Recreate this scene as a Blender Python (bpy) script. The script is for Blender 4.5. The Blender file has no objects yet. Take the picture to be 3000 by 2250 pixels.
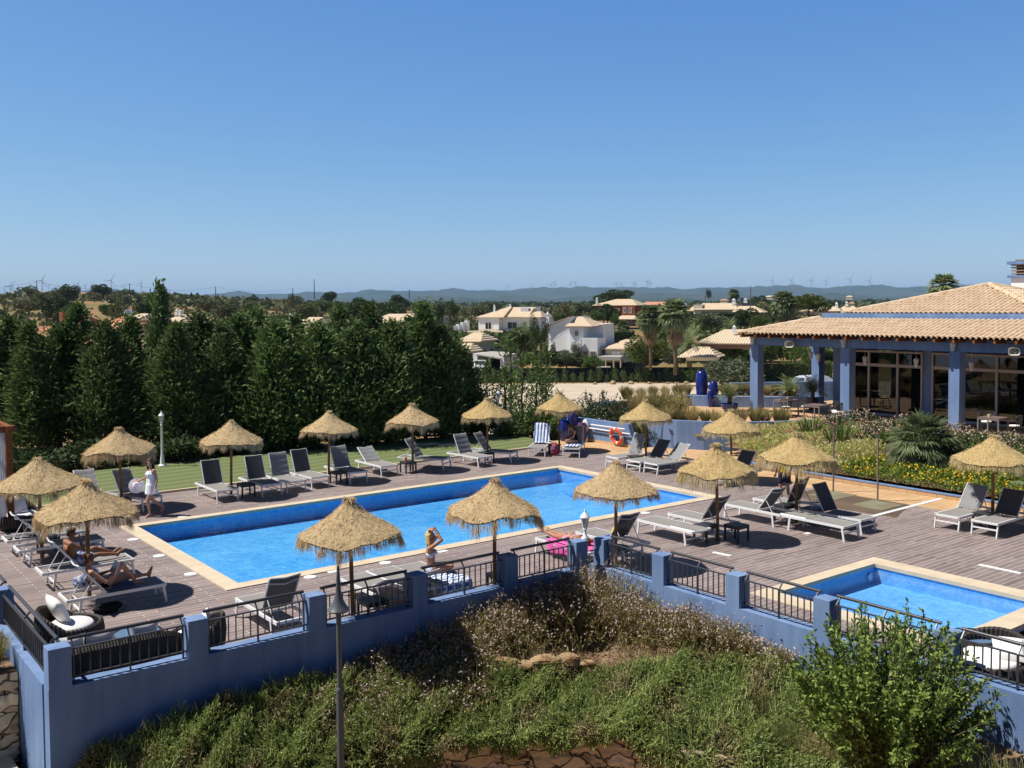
import bpy, math, random
import numpy as np
from mathutils import Vector, Matrix
PI = math.pi
C = bpy.context.scene.collection
SC = bpy.context.scene
rng = np.random.default_rng(7)
random.seed(7)
# ------------------------------------------------------------------ camera
H = 6.0; FPX = 2860.46; PITCH = 0.04196; ROLL = -0.006337; YAW = -0.658015; CY = 1016.1
def _axes():
    cp, sp = math.cos(PITCH), math.sin(PITCH); cr, sr = math.cos(ROLL), math.sin(ROLL)
    r = np.array([1, 0, 0.]); f = np.array([0, cp, -sp]); u = np.array([0, sp, cp])
    r2 = cr*r+sr*u; u2 = -sr*r+cr*u
    c, s = math.cos(YAW), math.sin(YAW); R = np.array([[c, -s, 0], [s, c, 0], [0, 0, 1]])
    return R@r2, R@u2, R@f
RV, UV_, FV = _axes()
def ray(x, y): return FV*FPX+RV*(x-1500)+UV_*(CY-y)
def G(x, y, z=0.0):
    d = ray(x, y); q = d*((z-H)/d[2]); return Vector((q[0], q[1], z))
def W(x, y, d):
    q = ray(x, y)*(d/FPX); return Vector((q[0], q[1], q[2]+H))
cam = bpy.data.cameras.new('camera'); cam.sensor_width = 36; cam.lens = FPX/3000*36
cam.shift_y = (CY-1125)/3000; cam.clip_start = .3; cam.clip_end = 60000
co = bpy.data.objects.new('camera', cam); C.objects.link(co)
co.matrix_world = Matrix(((RV[0], UV_[0], -FV[0], 0), (RV[1], UV_[1], -FV[1], 0), (RV[2], UV_[2], -FV[2], H), (0, 0, 0, 1)))
SC.camera = co
# ------------------------------------------------------------------ sky and sun
SUN_AZ = math.radians(144); SUN_EL = math.radians(57)
wd = bpy.data.worlds.new('World'); SC.world = wd; wd.use_nodes = True
nt = wd.node_tree; bg = nt.nodes['Background']
sk = nt.nodes.new('ShaderNodeTexSky'); sk.sky_type = 'NISHITA'; sk.sun_disc = False
sk.sun_elevation = SUN_EL; sk.sun_rotation = PI/2-SUN_AZ; sk.altitude = 0; sk.air_density = .7; sk.dust_density = .3; sk.ozone_density = 1.0
bg.inputs['Strength'].default_value = 0.12
sx_ = nt.nodes.new('ShaderNodeSeparateColor'); cx_ = nt.nodes.new('ShaderNodeCombineColor'); nt.links.new(sk.outputs[0], sx_.inputs[0])
for i_, (pw_, kk_) in enumerate(((1.11, .66*.12**1.11/.12), (.79, .645*.12**.79/.12), (.37, .69*.12**.37/.12))):   # deepens the blue of the sky colour
    a_ = nt.nodes.new('ShaderNodeMath'); a_.operation = 'POWER'; a_.inputs[1].default_value = pw_; b_ = nt.nodes.new('ShaderNodeMath'); b_.operation = 'MULTIPLY'; b_.inputs[1].default_value = kk_
    nt.links.new(sx_.outputs[i_], a_.inputs[0]); nt.links.new(a_.outputs[0], b_.inputs[0]); nt.links.new(b_.outputs[0], cx_.inputs[i_])
tcw = nt.nodes.new('ShaderNodeTexCoord'); spw = nt.nodes.new('ShaderNodeSeparateXYZ'); mrw = nt.nodes.new('ShaderNodeMapRange'); mrw.interpolation_type = 'SMOOTHSTEP'
mrw.inputs[1].default_value = .29; mrw.inputs[2].default_value = .52; mrw.inputs[3].default_value = 1; mrw.inputs[4].default_value = .22; vmw = nt.nodes.new('ShaderNodeVectorMath'); vmw.operation = 'SCALE'
nt.links.new(tcw.outputs['Generated'], spw.inputs[0]); nt.links.new(spw.outputs[2], mrw.inputs[0]); nt.links.new(cx_.outputs[0], vmw.inputs[0]); nt.links.new(mrw.outputs[0], vmw.inputs[3]); nt.links.new(vmw.outputs[0], bg.inputs[0])   # dims the upper sky to cut its fill light on shaded walls
sl = bpy.data.lights.new('sun', 'SUN'); sl.energy = 5.0; sl.angle = math.radians(.53); sl.color = (1, .955, .88)
so = bpy.data.objects.new('sun', sl); C.objects.link(so)
sdir = Vector((math.cos(SUN_AZ)*math.cos(SUN_EL), math.sin(SUN_AZ)*math.cos(SUN_EL), math.sin(SUN_EL)))
so.rotation_euler = sdir.to_track_quat('Z', 'Y').to_euler()
SC.view_settings.view_transform = 'Standard'; SC.view_settings.look = 'None'
SC.view_settings.exposure = 0.34; SC.view_settings.gamma = 1
SC.render.engine = 'CYCLES'
SC.cycles.max_bounces = 6; SC.cycles.transparent_max_bounces = 12; SC.cycles.volume_bounces = 0
SC.cycles.diffuse_bounces = 3; SC.cycles.glossy_bounces = 3; SC.cycles.transmission_bounces = 4
SC.cycles.caustics_reflective = False; SC.cycles.caustics_refractive = False

# ------------------------------------------------------------------ materials
MATS = {}
def mat(name, col, rough=.7, spec=.3, metal=0, col2=None, nscale=8, bump=0, bscale=40, trans=0, island=0, coord='Object', w=None, detail=4):
    if name in MATS: return MATS[name]
    m = bpy.data.materials.new(name); m.use_nodes = True; MATS[name] = m
    t = m.node_tree; b = t.nodes['Principled BSDF']
    b.inputs['Base Color'].default_value = (*col, 1); b.inputs['Roughness'].default_value = rough
    b.inputs['Specular IOR Level'].default_value = spec; b.inputs['Metallic'].default_value = metal
    tc = t.nodes.new('ShaderNodeTexCoord')
    if col2 is not None:
        mx = t.nodes.new('ShaderNodeMix'); mx.data_type = 'RGBA'
        mx.inputs[6].default_value = (*col, 1); mx.inputs[7].default_value = (*col2, 1)
        if island:
            g = t.nodes.new('ShaderNodeNewGeometry'); src = g.outputs['Random Per Island']
            if island == 2:
                n = t.nodes.new('ShaderNodeTexNoise'); n.inputs['Scale'].default_value = nscale
                t.links.new(tc.outputs[coord], n.inputs[0])
                a = t.nodes.new('ShaderNodeMath'); a.operation = 'MULTIPLY_ADD'; a.inputs[1].default_value = .5
                n2 = t.nodes.new('ShaderNodeMapRange'); n2.inputs[1].default_value = .35; n2.inputs[2].default_value = .65; n2.inputs[4].default_value = .5
                t.links.new(n.outputs[0], n2.inputs[0]); t.links.new(src, a.inputs[0]); t.links.new(n2.outputs[0], a.inputs[2]); src = a.outputs[0]
        else:
            n = t.nodes.new('ShaderNodeTexNoise'); n.inputs['Scale'].default_value = nscale; n.inputs['Detail'].default_value = detail
            t.links.new(tc.outputs[coord], n.inputs[0])
            r = t.nodes.new('ShaderNodeMapRange'); r.inputs[1].default_value = .35; r.inputs[2].default_value = .65
            t.links.new(n.outputs[0], r.inputs[0]); src = r.outputs[0]
        t.links.new(src, mx.inputs[0]); t.links.new(mx.outputs[2], b.inputs['Base Color'])
        colout = mx.outputs[2]
    if bump:
        n = t.nodes.new('ShaderNodeTexNoise'); n.inputs['Scale'].default_value = bscale; n.inputs['Detail'].default_value = 5
        t.links.new(tc.outputs[coord], n.inputs[0])
        bp = t.nodes.new('ShaderNodeBump'); bp.inputs['Strength'].default_value = bump; bp.inputs['Distance'].default_value = .02
        t.links.new(n.outputs[0], bp.inputs['Height']); t.links.new(bp.outputs[0], b.inputs['Normal'])
    if trans:
        tr = t.nodes.new('ShaderNodeBsdfTranslucent'); ms = t.nodes.new('ShaderNodeMixShader'); ms.inputs[0].default_value = trans
        tr.inputs[0].default_value = (*col, 1)
        if col2 is not None: t.links.new(colout, tr.inputs[0])
        t.links.new(b.outputs[0], ms.inputs[1]); t.links.new(tr.outputs[0], ms.inputs[2])
        t.links.new(ms.outputs[0], t.nodes['Material Output'].inputs[0])
    return m
M = dict(
 white=mat('white_metal', (.78, .79, .8), .35, .5), dark=mat('dark_metal', (.035, .037, .045), .4, .5),
 grey=mat('grey_metal', (.09, .1, .11), .4, .5), rail=mat('rail_metal', (.05, .052, .062), .35, .5),
 sling=mat('sling_mesh', (.27, .255, .24), .8, .2, col2=(.31, .295, .28), nscale=30, trans=.12),
 slingd=mat('sling_shaded', (.075, .075, .085), .8, .2, col2=(.09, .09, .1), nscale=30, trans=.08),  # same grey mesh with the shade of raised backs put into its colour
 pad=mat('padded_mesh', (.22, .22, .23), .85, .2, col2=(.26, .26, .27), nscale=20),
 blue=None,
 wood=mat('pole_wood', (.28, .17, .07), .75, .2, col2=(.2, .11, .045), nscale=14, bump=.2),
 redwood=mat('stained_wood', (.24, .09, .03), .7, .2, col2=(.16, .06, .02), nscale=9),
 coping=mat('cream_stone', (.55, .45, .32), .75, .2, col2=(.62, .52, .39), nscale=2.5),
 wall=mat('white_render', (.8, .8, .8), .9, .1, col2=(.75, .74, .72), nscale=.5),
 cream=mat('cream_render', (.62, .55, .42), .9, .1), brick=mat('russet_render', (.26, .09, .04), .9, .1),
 glassd=mat('dark_glass', (.012, .014, .018), .06, .6), wicker=mat('dark_wicker', (.035, .028, .026), .6, .4, bump=.5, bscale=90),
 cush=mat('white_cushion', (.8, .78, .76), .9, .1), black=mat('black_fabric', (.012, .012, .015), .9, .1),
 soil=mat('soil', (.16, .1, .06), .95, .1, col2=(.28, .19, .12), nscale=5, bump=.8, bscale=25, detail=8),
 rock=mat('ochre_rock', (.42, .3, .18), .9, .15, col2=(.26, .15, .07), nscale=3, bump=.7, bscale=10),
 stonew=mat('retaining_stone', (.42, .26, .14), .9, .15, col2=(.26, .15, .07), nscale=2.5, bump=.7, bscale=9),
 trunk=mat('bark', (.1, .07, .045), .95, .1, col2=(.16, .12, .08), nscale=12),
 cobalt=mat('cobalt_glaze', (.012, .025, .22), .18, .6, col2=(.01, .02, .14), nscale=4),
 glass=mat('lamp_glass', (.6, .64, .66), .15, .5), whitep=mat('white_paint', (.8, .8, .8), .4, .5))

def bluepaint():
    m = bpy.data.materials.new('blue_paint'); m.use_nodes = True; t = m.node_tree; b = t.nodes['Principled BSDF']; b.inputs['Roughness'].default_value = .9; b.inputs['Specular IOR Level'].default_value = .12
    tc = t.nodes.new('ShaderNodeTexCoord'); mp = t.nodes.new('ShaderNodeMapping'); mp.inputs['Scale'].default_value = (2.6, 2.6, .28); t.links.new(tc.outputs['Object'], mp.inputs[0])
    n1 = t.nodes.new('ShaderNodeTexNoise'); n1.inputs['Scale'].default_value = 1.6; n1.inputs['Detail'].default_value = 7; t.links.new(mp.outputs[0], n1.inputs[0])
    n2 = t.nodes.new('ShaderNodeTexNoise'); n2.inputs['Scale'].default_value = .8; n2.inputs['Detail'].default_value = 6; t.links.new(tc.outputs['Object'], n2.inputs[0])
    ad = t.nodes.new('ShaderNodeMath'); ad.operation = 'ADD'; t.links.new(n1.outputs[0], ad.inputs[0]); t.links.new(n2.outputs[0], ad.inputs[1])
    r = t.nodes.new('ShaderNodeMapRange'); r.inputs[1].default_value = .7; r.inputs[2].default_value = 1.3; t.links.new(ad.outputs[0], r.inputs[0])
    cr = t.nodes.new('ShaderNodeMix'); cr.data_type = 'RGBA'; cr.inputs[6].default_value = (.115, .19, .36, 1); cr.inputs[7].default_value = (.2, .29, .475, 1); t.links.new(r.outputs[0], cr.inputs[0]); t.links.new(cr.outputs[2], b.inputs['Base Color'])
    n3 = t.nodes.new('ShaderNodeTexNoise'); n3.inputs['Scale'].default_value = 45; n3.inputs['Detail'].default_value = 4; t.links.new(tc.outputs['Object'], n3.inputs[0])
    bp = t.nodes.new('ShaderNodeBump'); bp.inputs['Strength'].default_value = .3; bp.inputs['Distance'].default_value = .02; t.links.new(n3.outputs[0], bp.inputs['Height']); t.links.new(bp.outputs[0], b.inputs['Normal']); return m
M['blue'] = bluepaint()
def stonemat():
    m = bpy.data.materials.new('laid_stone'); m.use_nodes = True; t = m.node_tree; b = t.nodes['Principled BSDF']; b.inputs['Roughness'].default_value = .95; b.inputs['Specular IOR Level'].default_value = .1
    tc = t.nodes.new('ShaderNodeTexCoord'); mp = t.nodes.new('ShaderNodeMapping'); mp.inputs['Scale'].default_value = (.8, .8, 1.5); dn = t.nodes.new('ShaderNodeTexNoise'); dn.inputs['Scale'].default_value = 2.2; dn.inputs['Detail'].default_value = 4; va = t.nodes.new('ShaderNodeVectorMath'); va.operation = 'MULTIPLY_ADD'; va.inputs[1].default_value = (.35, .35, .35); t.links.new(tc.outputs['Object'], dn.inputs[0]); t.links.new(dn.outputs[1], va.inputs[0]); t.links.new(tc.outputs['Object'], va.inputs[2]); t.links.new(va.outputs[0], mp.inputs[0])
    v = t.nodes.new('ShaderNodeTexVoronoi'); v.inputs['Scale'].default_value = 2.6; t.links.new(mp.outputs[0], v.inputs[0]); ve = t.nodes.new('ShaderNodeTexVoronoi'); ve.feature = 'DISTANCE_TO_EDGE'; ve.inputs['Scale'].default_value = 2.6; t.links.new(mp.outputs[0], ve.inputs[0])
    n = t.nodes.new('ShaderNodeTexNoise'); n.inputs['Scale'].default_value = 9; n.inputs['Detail'].default_value = 8; t.links.new(tc.outputs['Object'], n.inputs[0]); sc_ = t.nodes.new('ShaderNodeSeparateColor'); t.links.new(v.outputs['Color'], sc_.inputs[0])
    ad = t.nodes.new('ShaderNodeMath'); ad.operation = 'MULTIPLY_ADD'; ad.inputs[1].default_value = .6; t.links.new(n.outputs[0], ad.inputs[0]); ml = t.nodes.new('ShaderNodeMath'); ml.operation = 'MULTIPLY'; ml.inputs[1].default_value = .7; t.links.new(sc_.outputs[0], ml.inputs[0]); t.links.new(ml.outputs[0], ad.inputs[2])
    c1 = t.nodes.new('ShaderNodeMix'); c1.data_type = 'RGBA'; c1.inputs[6].default_value = (.42, .3, .19, 1); c1.inputs[7].default_value = (.8, .68, .52, 1); t.links.new(ad.outputs[0], c1.inputs[0])
    c2 = t.nodes.new('ShaderNodeMix'); c2.data_type = 'RGBA'; c2.inputs[6].default_value = (.06, .045, .03, 1); mr = t.nodes.new('ShaderNodeMapRange'); mr.inputs[1].default_value = .0; mr.inputs[2].default_value = .045; t.links.new(ve.outputs[0], mr.inputs[0]); t.links.new(mr.outputs[0], c2.inputs[0]); t.links.new(c1.outputs[2], c2.inputs[7]); t.links.new(c2.outputs[2], b.inputs['Base Color'])
    a2 = t.nodes.new('ShaderNodeMath'); a2.operation = 'MULTIPLY_ADD'; a2.inputs[1].default_value = .25; t.links.new(n.outputs[0], a2.inputs[0]); t.links.new(mr.outputs[0], a2.inputs[2]); bp = t.nodes.new('ShaderNodeBump'); bp.inputs['Strength'].default_value = .9; bp.inputs['Distance'].default_value = .05; t.links.new(a2.outputs[0], bp.inputs['Height']); t.links.new(bp.outputs[0], b.inputs['Normal']); return m
M['stonew'] = stonemat()
# ------------------------------------------------------------------ mesh helpers
class MB:
    def __init__(s): s.v = []; s.f = []; s.mi = []; s.n = 0
    def add(s, v, f, mi=0):
        v = [tuple(p) for p in v]; s.v += v; s.f += [tuple(i+s.n for i in q) for q in f]; s.mi += [mi]*len(f); s.n += len(v); return s
    def box(s, c, d, rz=0, mi=0, R=None, taper=1):
        hx, hy, hz = d[0]/2, d[1]/2, d[2]/2
        pts = [Vector((x*hx*(taper if z > 0 else 1), y*hy*(taper if z > 0 else 1), z*hz)) for z in (-1, 1) for x, y in ((-1, -1), (1, -1), (1, 1), (-1, 1))]
        Rm = R if R is not None else Matrix.Rotation(rz, 3, 'Z')
        return s.add([Vector(c)+Rm@p for p in pts], [(3, 2, 1, 0), (4, 5, 6, 7), (0, 1, 5, 4), (1, 2, 6, 5), (2, 3, 7, 6), (3, 0, 4, 7)], mi)
    def bar(s, a, b, w, h=None, up=(0, 0, 1), mi=0):
        a = Vector(a); b = Vector(b); h = h or w; d = b-a; L = d.length
        if L < 1e-6: return s
        z = d/L; x = z.cross(Vector(up))
        if x.length < 1e-3: x = z.cross(Vector((1, 0, 0)))
        x.normalize(); y = x.cross(z)
        R = Matrix((x, y, z)).transposed()
        return s.box((a+b)/2, (w, h, L), R=R, mi=mi)
    def tube(s, pts, r, n=8, cap=True, mi=0):
        pts = [Vector(p) for p in pts]; k = len(pts); rs = r if hasattr(r, '__len__') else [r]*k
        V = []; x = None
        for i, p in enumerate(pts):
            d = (pts[min(i+1, k-1)]-pts[max(i-1, 0)]).normalized()
            if x is None:
                x = d.cross(Vector((0, 0, 1)))
                if x.length < 1e-3: x = Vector((1, 0, 0))
            x = (x-d*x.dot(d)).normalized(); y = d.cross(x)
            for j in range(n):
                a = 2*PI*j/n; V.append(p+(x*math.cos(a)+y*math.sin(a))*rs[i])
        F = [(i*n+j, i*n+(j+1) % n, (i+1)*n+(j+1) % n, (i+1)*n+j) for i in range(k-1) for j in range(n)]
        if cap: F += [tuple(range(n-1, -1, -1)), tuple((k-1)*n+j for j in range(n))]
        return s.add(V, F, mi)
    def lathe(s, prof, n=20, c=(0, 0, 0), mi=0, sx=1, sy=1):
        V = []; 
        for (r, z) in prof:
            for j in range(n):
                a = 2*PI*j/n; V.append((c[0]+r*math.cos(a)*sx, c[1]+r*math.sin(a)*sy, c[2]+z))
        k = len(prof)
        F = [(i*n+j, i*n+(j+1) % n, (i+1)*n+(j+1) % n, (i+1)*n+j) for i in range(k-1) for j in range(n)]
        if prof[0][0] > 1e-4: F.append(tuple(range(n-1, -1, -1)))
        if prof[-1][0] > 1e-4: F.append(tuple((k-1)*n+j for j in range(n)))
        return s.add(V, F, mi)
    def prism(s, poly, z0, z1, mi=0, top=True, bot=True):
        n = len(poly); z0 = z0 if hasattr(z0, '__len__') else [z0]*n; z1 = z1 if hasattr(z1, '__len__') else [z1]*n
        V = [(p[0], p[1], z0[i]) for i, p in enumerate(poly)]+[(p[0], p[1], z1[i]) for i, p in enumerate(poly)]
        F = [(i, (i+1) % n, n+(i+1) % n, n+i) for i in range(n)]
        if top: F.append(tuple(range(n, 2*n)))
        if bot: F.append(tuple(range(n-1, -1, -1)))
        return s.add(V, F, mi)
    def ell(s, c, r, n=14, m=9, R=None, mi=0):
        V = []; R = R or Matrix.Identity(3); c = Vector(c)
        for i in range(m+1):
            t = PI*i/m
            for j in range(n):
                a = 2*PI*j/n; V.append(c+R@Vector((r[0]*math.sin(t)*math.cos(a), r[1]*math.sin(t)*math.sin(a), -r[2]*math.cos(t))))
        F = [(i*n+j, i*n+(j+1) % n, (i+1)*n+(j+1) % n, (i+1)*n+j) for i in range(m) for j in range(n)]
        return s.add(V, F, mi)
    def cap(s, a, ra, b, rb, n=12, mi=0):
        a = Vector(a); b = Vector(b); d = (b-a); L = d.length
        d = d/L if L > 1e-6 else Vector((0, 0, 1))
        pts = []; rs = []
        for t in (-.985, -.8, -.45, 0): pts.append(a+d*ra*t); rs.append(ra*math.sqrt(max(0, 1-t*t)))
        for t in (0, .45, .8, .985): pts.append(b+d*rb*t); rs.append(rb*math.sqrt(max(0, 1-t*t)))
        return s.tube(pts, rs, n, True, mi)
    def mesh(s, name, mats):
        me = bpy.data.meshes.new(name); me.from_pydata(s.v, [], s.f)
        for m in (mats if isinstance(mats, (list, tuple)) else [mats]): me.materials.append(m)
        if any(s.mi): me.polygons.foreach_set('material_index', s.mi)
        me.update(); return me
    def build(s, name, mats, parent=None, smooth=False, bevel=0):
        me = s.mesh(name, mats)
        return link(name, me, parent, smooth, bevel)
def link(name, me, parent=None, smooth=False, bevel=0):
    o = bpy.data.objects.new(name, me); C.objects.link(o)
    if parent: o.parent = parent
    if smooth:
        me.polygons.foreach_set('use_smooth', [True]*len(me.polygons))
        if smooth != 2:
            try: me.set_sharp_from_angle(angle=math.radians(40))
            except Exception: pass
    if bevel:
        b = o.modifiers.new('bevel', 'BEVEL'); b.width = bevel; b.segments = 2; b.limit_method = 'ANGLE'
    return o
def npmesh(name, V, F, mats, parent=None, smooth=False, mi=None):
    V = np.asarray(V, np.float32); F = np.asarray(F, np.int32); me = bpy.data.meshes.new(name); k = F.shape[1]
    me.vertices.add(len(V)); me.vertices.foreach_set('co', V.ravel())
    me.loops.add(F.size); me.loops.foreach_set('vertex_index', F.ravel())
    me.polygons.add(len(F)); me.polygons.foreach_set('loop_start', np.arange(0, F.size, k, dtype=np.int32))
    me.polygons.foreach_set('loop_total', np.full(len(F), k, np.int32))
    for m in (mats if isinstance(mats, (list, tuple)) else [mats]): me.materials.append(m)
    if mi is not None: me.polygons.foreach_set('material_index', np.asarray(mi, np.int32))
    if smooth: me.polygons.foreach_set('use_smooth', np.ones(len(F), bool))
    me.update(calc_edges=True); me.validate()
    if parent == 'mesh': return me
    return link(name, me, parent)
def tag(o, label=None, cat=None, group=None, kind=None):
    if label: o['label'] = label
    if cat: o['category'] = cat
    if group: o['group'] = group
    if kind: o['kind'] = kind
    return o
def empty(name, loc, rz, label, cat, group=None, sc=1):
    o = bpy.data.objects.new(name, None); C.objects.link(o); o.empty_display_size = .2
    o.location = loc; o.rotation_euler = (0, 0, rz); o.scale = (sc, sc, sc) if not hasattr(sc, '__len__') else sc
    return tag(o, label, cat, group)
def struct(o): o['kind'] = 'structure'; return o
def copy_tree(o, parent=None):
    c = o.copy(); C.objects.link(c)
    if parent: c.parent = parent
    for ch in list(o.children): copy_tree(ch, c)
    return c
def place(proto, used, loc, rz, label, group=None, sc=None, rx=0, ry=0):
    o = copy_tree(proto) if used else proto
    o.location = loc; o.rotation_euler = (rx, ry, rz); o['label'] = label
    if group: o['group'] = group
    if sc is not None: o.scale = (sc, sc, sc) if not hasattr(sc, '__len__') else sc
    return o
def blades(P, D, L, Wd, name, mats, parent=None, bend=.3, mi=None, twist=None, seg=2):
    """P base points, D unit directions, L lengths, Wd widths -> kite shaped blades bending down"""
    P = np.asarray(P); D = np.asarray(D); n = len(P); L = np.broadcast_to(L, n)[:, None]; Wd = np.broadcast_to(Wd, n)[:, None]
    up = np.array([0, 0, 1.]); rnd = rng.normal(size=(n, 3))
    S = np.cross(D, rnd); S /= np.linalg.norm(S, axis=1)[:, None]+1e-9
    mid = P+D*L*.5; tip = P+D*L; tip[:, 2] -= (bend*L[:, 0]) if not hasattr(bend, '__len__') else np.asarray(bend)*L[:, 0]
    V = np.stack([P, mid-S*Wd/2, tip, mid+S*Wd/2], 1).reshape(-1, 3)
    F = np.arange(4*n).reshape(-1, 4)
    return npmesh(name, V, F, mats, parent, mi=mi)
def unit(v): return v/(np.linalg.norm(v, axis=-1, keepdims=True)+1e-9)

# ================================================================== GROUND
DV = np.array([.61, .79]); LV = np.array([.79, -.61])
PD = [0, 46, 52, 60, 100, 130, 145, 165, 200, 250, 300, 400, 600, 1200, 3000, 8000, 20000]
PZ = [-1.0, -1.0, -1.3, -1.7, -3.3, -4.4, -3.0, -1.9, -1.0, -.4, -.2, 0, .5, 1, 4, 8, 10]
def T(x, y):
    x = np.asarray(x, float); y = np.asarray(y, float)
    d = x*.61+y*.79; l = x*.79-y*.61; k = l/np.maximum(d, 1)
    base = np.interp(d, PD, PZ)
    left = np.clip((-k-.02)/.35, 0, 1)
    ridge = np.interp(d, [0, 140, 250, 400, 560, 700, 900, 1500, 4000], [0, 0, 2.5, 6.5, 10.5, 9, 2, 0, 0])
    base = base+ridge*left
    base = base+np.where(d > 300, 1.2*np.sin(x*.013+1)*np.sin(y*.017), 0)
    near = np.where(y > 33.5, -.25, np.where(x > 28.6, -.4, np.where(x < 3.2, np.where(y > 13, -1.4, -2.4), -2.5)))
    t = np.clip((d-44)/12, 0, 1)
    return near*(1-t)+base*t
def Tz(p): return float(T(p[0], p[1]))
ks = np.linspace(-1.25, 1.25, 190); ds = np.concatenate([np.linspace(2, 60, 60), np.geomspace(61, 16000, 170)])
K, D_ = np.meshgrid(ks, ds); X = D_*DV[0]+K*D_*LV[0]; Y = D_*DV[1]+K*D_*LV[1]; Z = T(X, Y)
V = np.stack([X, Y, Z], -1).reshape(-1, 3); nc = len(ks)
ii, jj = np.meshgrid(np.arange(len(ds)-1), np.arange(nc-1), indexing='ij'); a = (ii*nc+jj).ravel()
F = np.stack([a, a+1, a+nc+1, a+nc], 1)
mg = mat('dry_ground', (.3, .17, .09), .95, .1, col2=(.17, .15, .06), nscale=.03, detail=8, coord='Object', bump=.3, bscale=.8)
struct(npmesh('ground', V, F, mg, smooth=True))
def sheet(name, poly, m, dz=.03, step=2.0, fz=None):
    """a draped sheet over the terrain inside a convex polygon"""
    poly = np.array(poly, float); x0, y0 = poly.min(0); x1, y1 = poly.max(0)
    nx = int((x1-x0)/step)+2; ny = int((y1-y0)/step)+2
    gx = np.linspace(x0, x1, nx); gy = np.linspace(y0, y1, ny); XX, YY = np.meshgrid(gx, gy, indexing='ij')
    ins = np.ones(XX.shape, bool)
    for i in range(len(poly)):
        a, b = poly[i], poly[(i+1) % len(poly)]
        ins &= ((b[0]-a[0])*(YY-a[1])-(b[1]-a[1])*(XX-a[0])) >= -step*.4
    ZZ = (T(XX, YY) if fz is None else fz(XX, YY))+dz
    V = np.stack([XX, YY, ZZ], -1).reshape(-1, 3)
    F = [(i*ny+j, (i+1)*ny+j, (i+1)*ny+j+1, i*ny+j+1) for i in range(nx-1) for j in range(ny-1) if ins[i, j] and ins[i+1, j] and ins[i+1, j+1] and ins[i, j+1]]
    return npmesh(name, V, F, m, smooth=True)
def dl(d, l): return (d*.61+l*.79, d*.79-l*.61)
mgrav = mat('pale_gravel', (.46, .37, .28), .95, .1, col2=(.56, .47, .37), nscale=.25, bump=.3, bscale=12, detail=8)
struct(sheet('car_park', [dl(50, -9), dl(50, 50), dl(129, 75), dl(129, -36)], mgrav, .12, 2.0))
struct(sheet('lower_path', [(-12, 13.2), (3.1, 13.2), (3.1, 24), (-12, 24)], mat('pale_cobbles', (.5, .42, .3), .9, .1, col2=(.62, .54, .42), nscale=9, bump=.8, bscale=14), .03, 1))
# deck
def deckmat():
    m = bpy.data.materials.new('deck_planks'); m.use_nodes = True; t = m.node_tree; b = t.nodes['Principled BSDF']
    tc = t.nodes.new('ShaderNodeTexCoord')
    br = t.nodes.new('ShaderNodeTexBrick'); br.offset = .25; br.offset_frequency = 2; br.squash = 1
    br.inputs['Color1'].default_value = (.185, .145, .14, 1); br.inputs['Color2'].default_value = (.27, .22, .21, 1); br.inputs['Mortar'].default_value = (.46, .37, .325, 1)
    br.inputs['Scale'].default_value = 1; br.inputs['Mortar Size'].default_value = .011; br.inputs['Mortar Smooth'].default_value = .3; br.inputs['Bias'].default_value = -.1
    br.inputs['Brick Width'].default_value = 1.22; br.inputs['Row Height'].default_value = .155
    t.links.new(tc.outputs['Object'], br.inputs[0])
    mp = t.nodes.new('ShaderNodeMapping'); mp.inputs['Scale'].default_value = (1.2, 22, 1); t.links.new(tc.outputs['Object'], mp.inputs[0])
    n = t.nodes.new('ShaderNodeTexNoise'); n.inputs['Scale'].default_value = 2.5; n.inputs['Detail'].default_value = 6; t.links.new(mp.outputs[0], n.inputs[0])
    n2 = t.nodes.new('ShaderNodeTexNoise'); n2.inputs['Scale'].default_value = .35; n2.inputs['Detail'].default_value = 5; t.links.new(tc.outputs['Object'], n2.inputs[0])
    r = t.nodes.new('ShaderNodeMapRange'); r.inputs[1].default_value = .3; r.inputs[2].default_value = .7; r.inputs[3].default_value = .75; r.inputs[4].default_value = 1.3
    r2 = t.nodes.new('ShaderNodeMapRange'); r2.inputs[1].default_value = .3; r2.inputs[2].default_value = .7; r2.inputs[3].default_value = .86; r2.inputs[4].default_value = 1.14
    t.links.new(n.outputs[0], r.inputs[0]); t.links.new(n2.outputs[0], r2.inputs[0])
    mu = t.nodes.new('ShaderNodeMath'); mu.operation = 'MULTIPLY'; t.links.new(r.outputs[0], mu.inputs[0]); t.links.new(r2.outputs[0], mu.inputs[1])
    vm = t.nodes.new('ShaderNodeVectorMath'); vm.operation = 'SCALE'; t.links.new(br.outputs[0], vm.inputs[0]); t.links.new(mu.outputs[0], vm.inputs[3])
    t.links.new(vm.outputs[0], b.inputs['Base Color']); b.inputs['Roughness'].default_value = .6; b.inputs['Specular IOR Level'].default_value = .3
    return m
DECK = deckmat()
def rects(name, L, z, m, sub=0):
    mb = MB()
    for x0, y0, x1, y1 in L: mb.add([(x0, y0, z), (x1, y0, z), (x1, y1, z), (x0, y1, z)], [(0, 1, 2, 3)])
    return mb.build(name, m)
P1 = (7.7, 19.9, 23.66, 27.67); P2 = (16.12, 8.4, 20.68, 12.85)
struct(rects('pool_deck', [(3.5, 15.8, P1[0]+.02, 31.78), (P1[0]+.02, 15.8, 27, P1[1]+.02), (P1[2]-.02, P1[1]+.02, 27, 31.78), (P1[0]+.02, P1[3]-.02, P1[2]-.02, 31.78),
    (14.6, 12.83, 27, 15.8), (14.6, 3, P2[0]+.02, 12.83), (P2[2]-.02, 3, 27, 12.83), (P2[0]+.02, 3, P2[2]-.02, P2[1]+.0-4.43)], 0, DECK))
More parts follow.
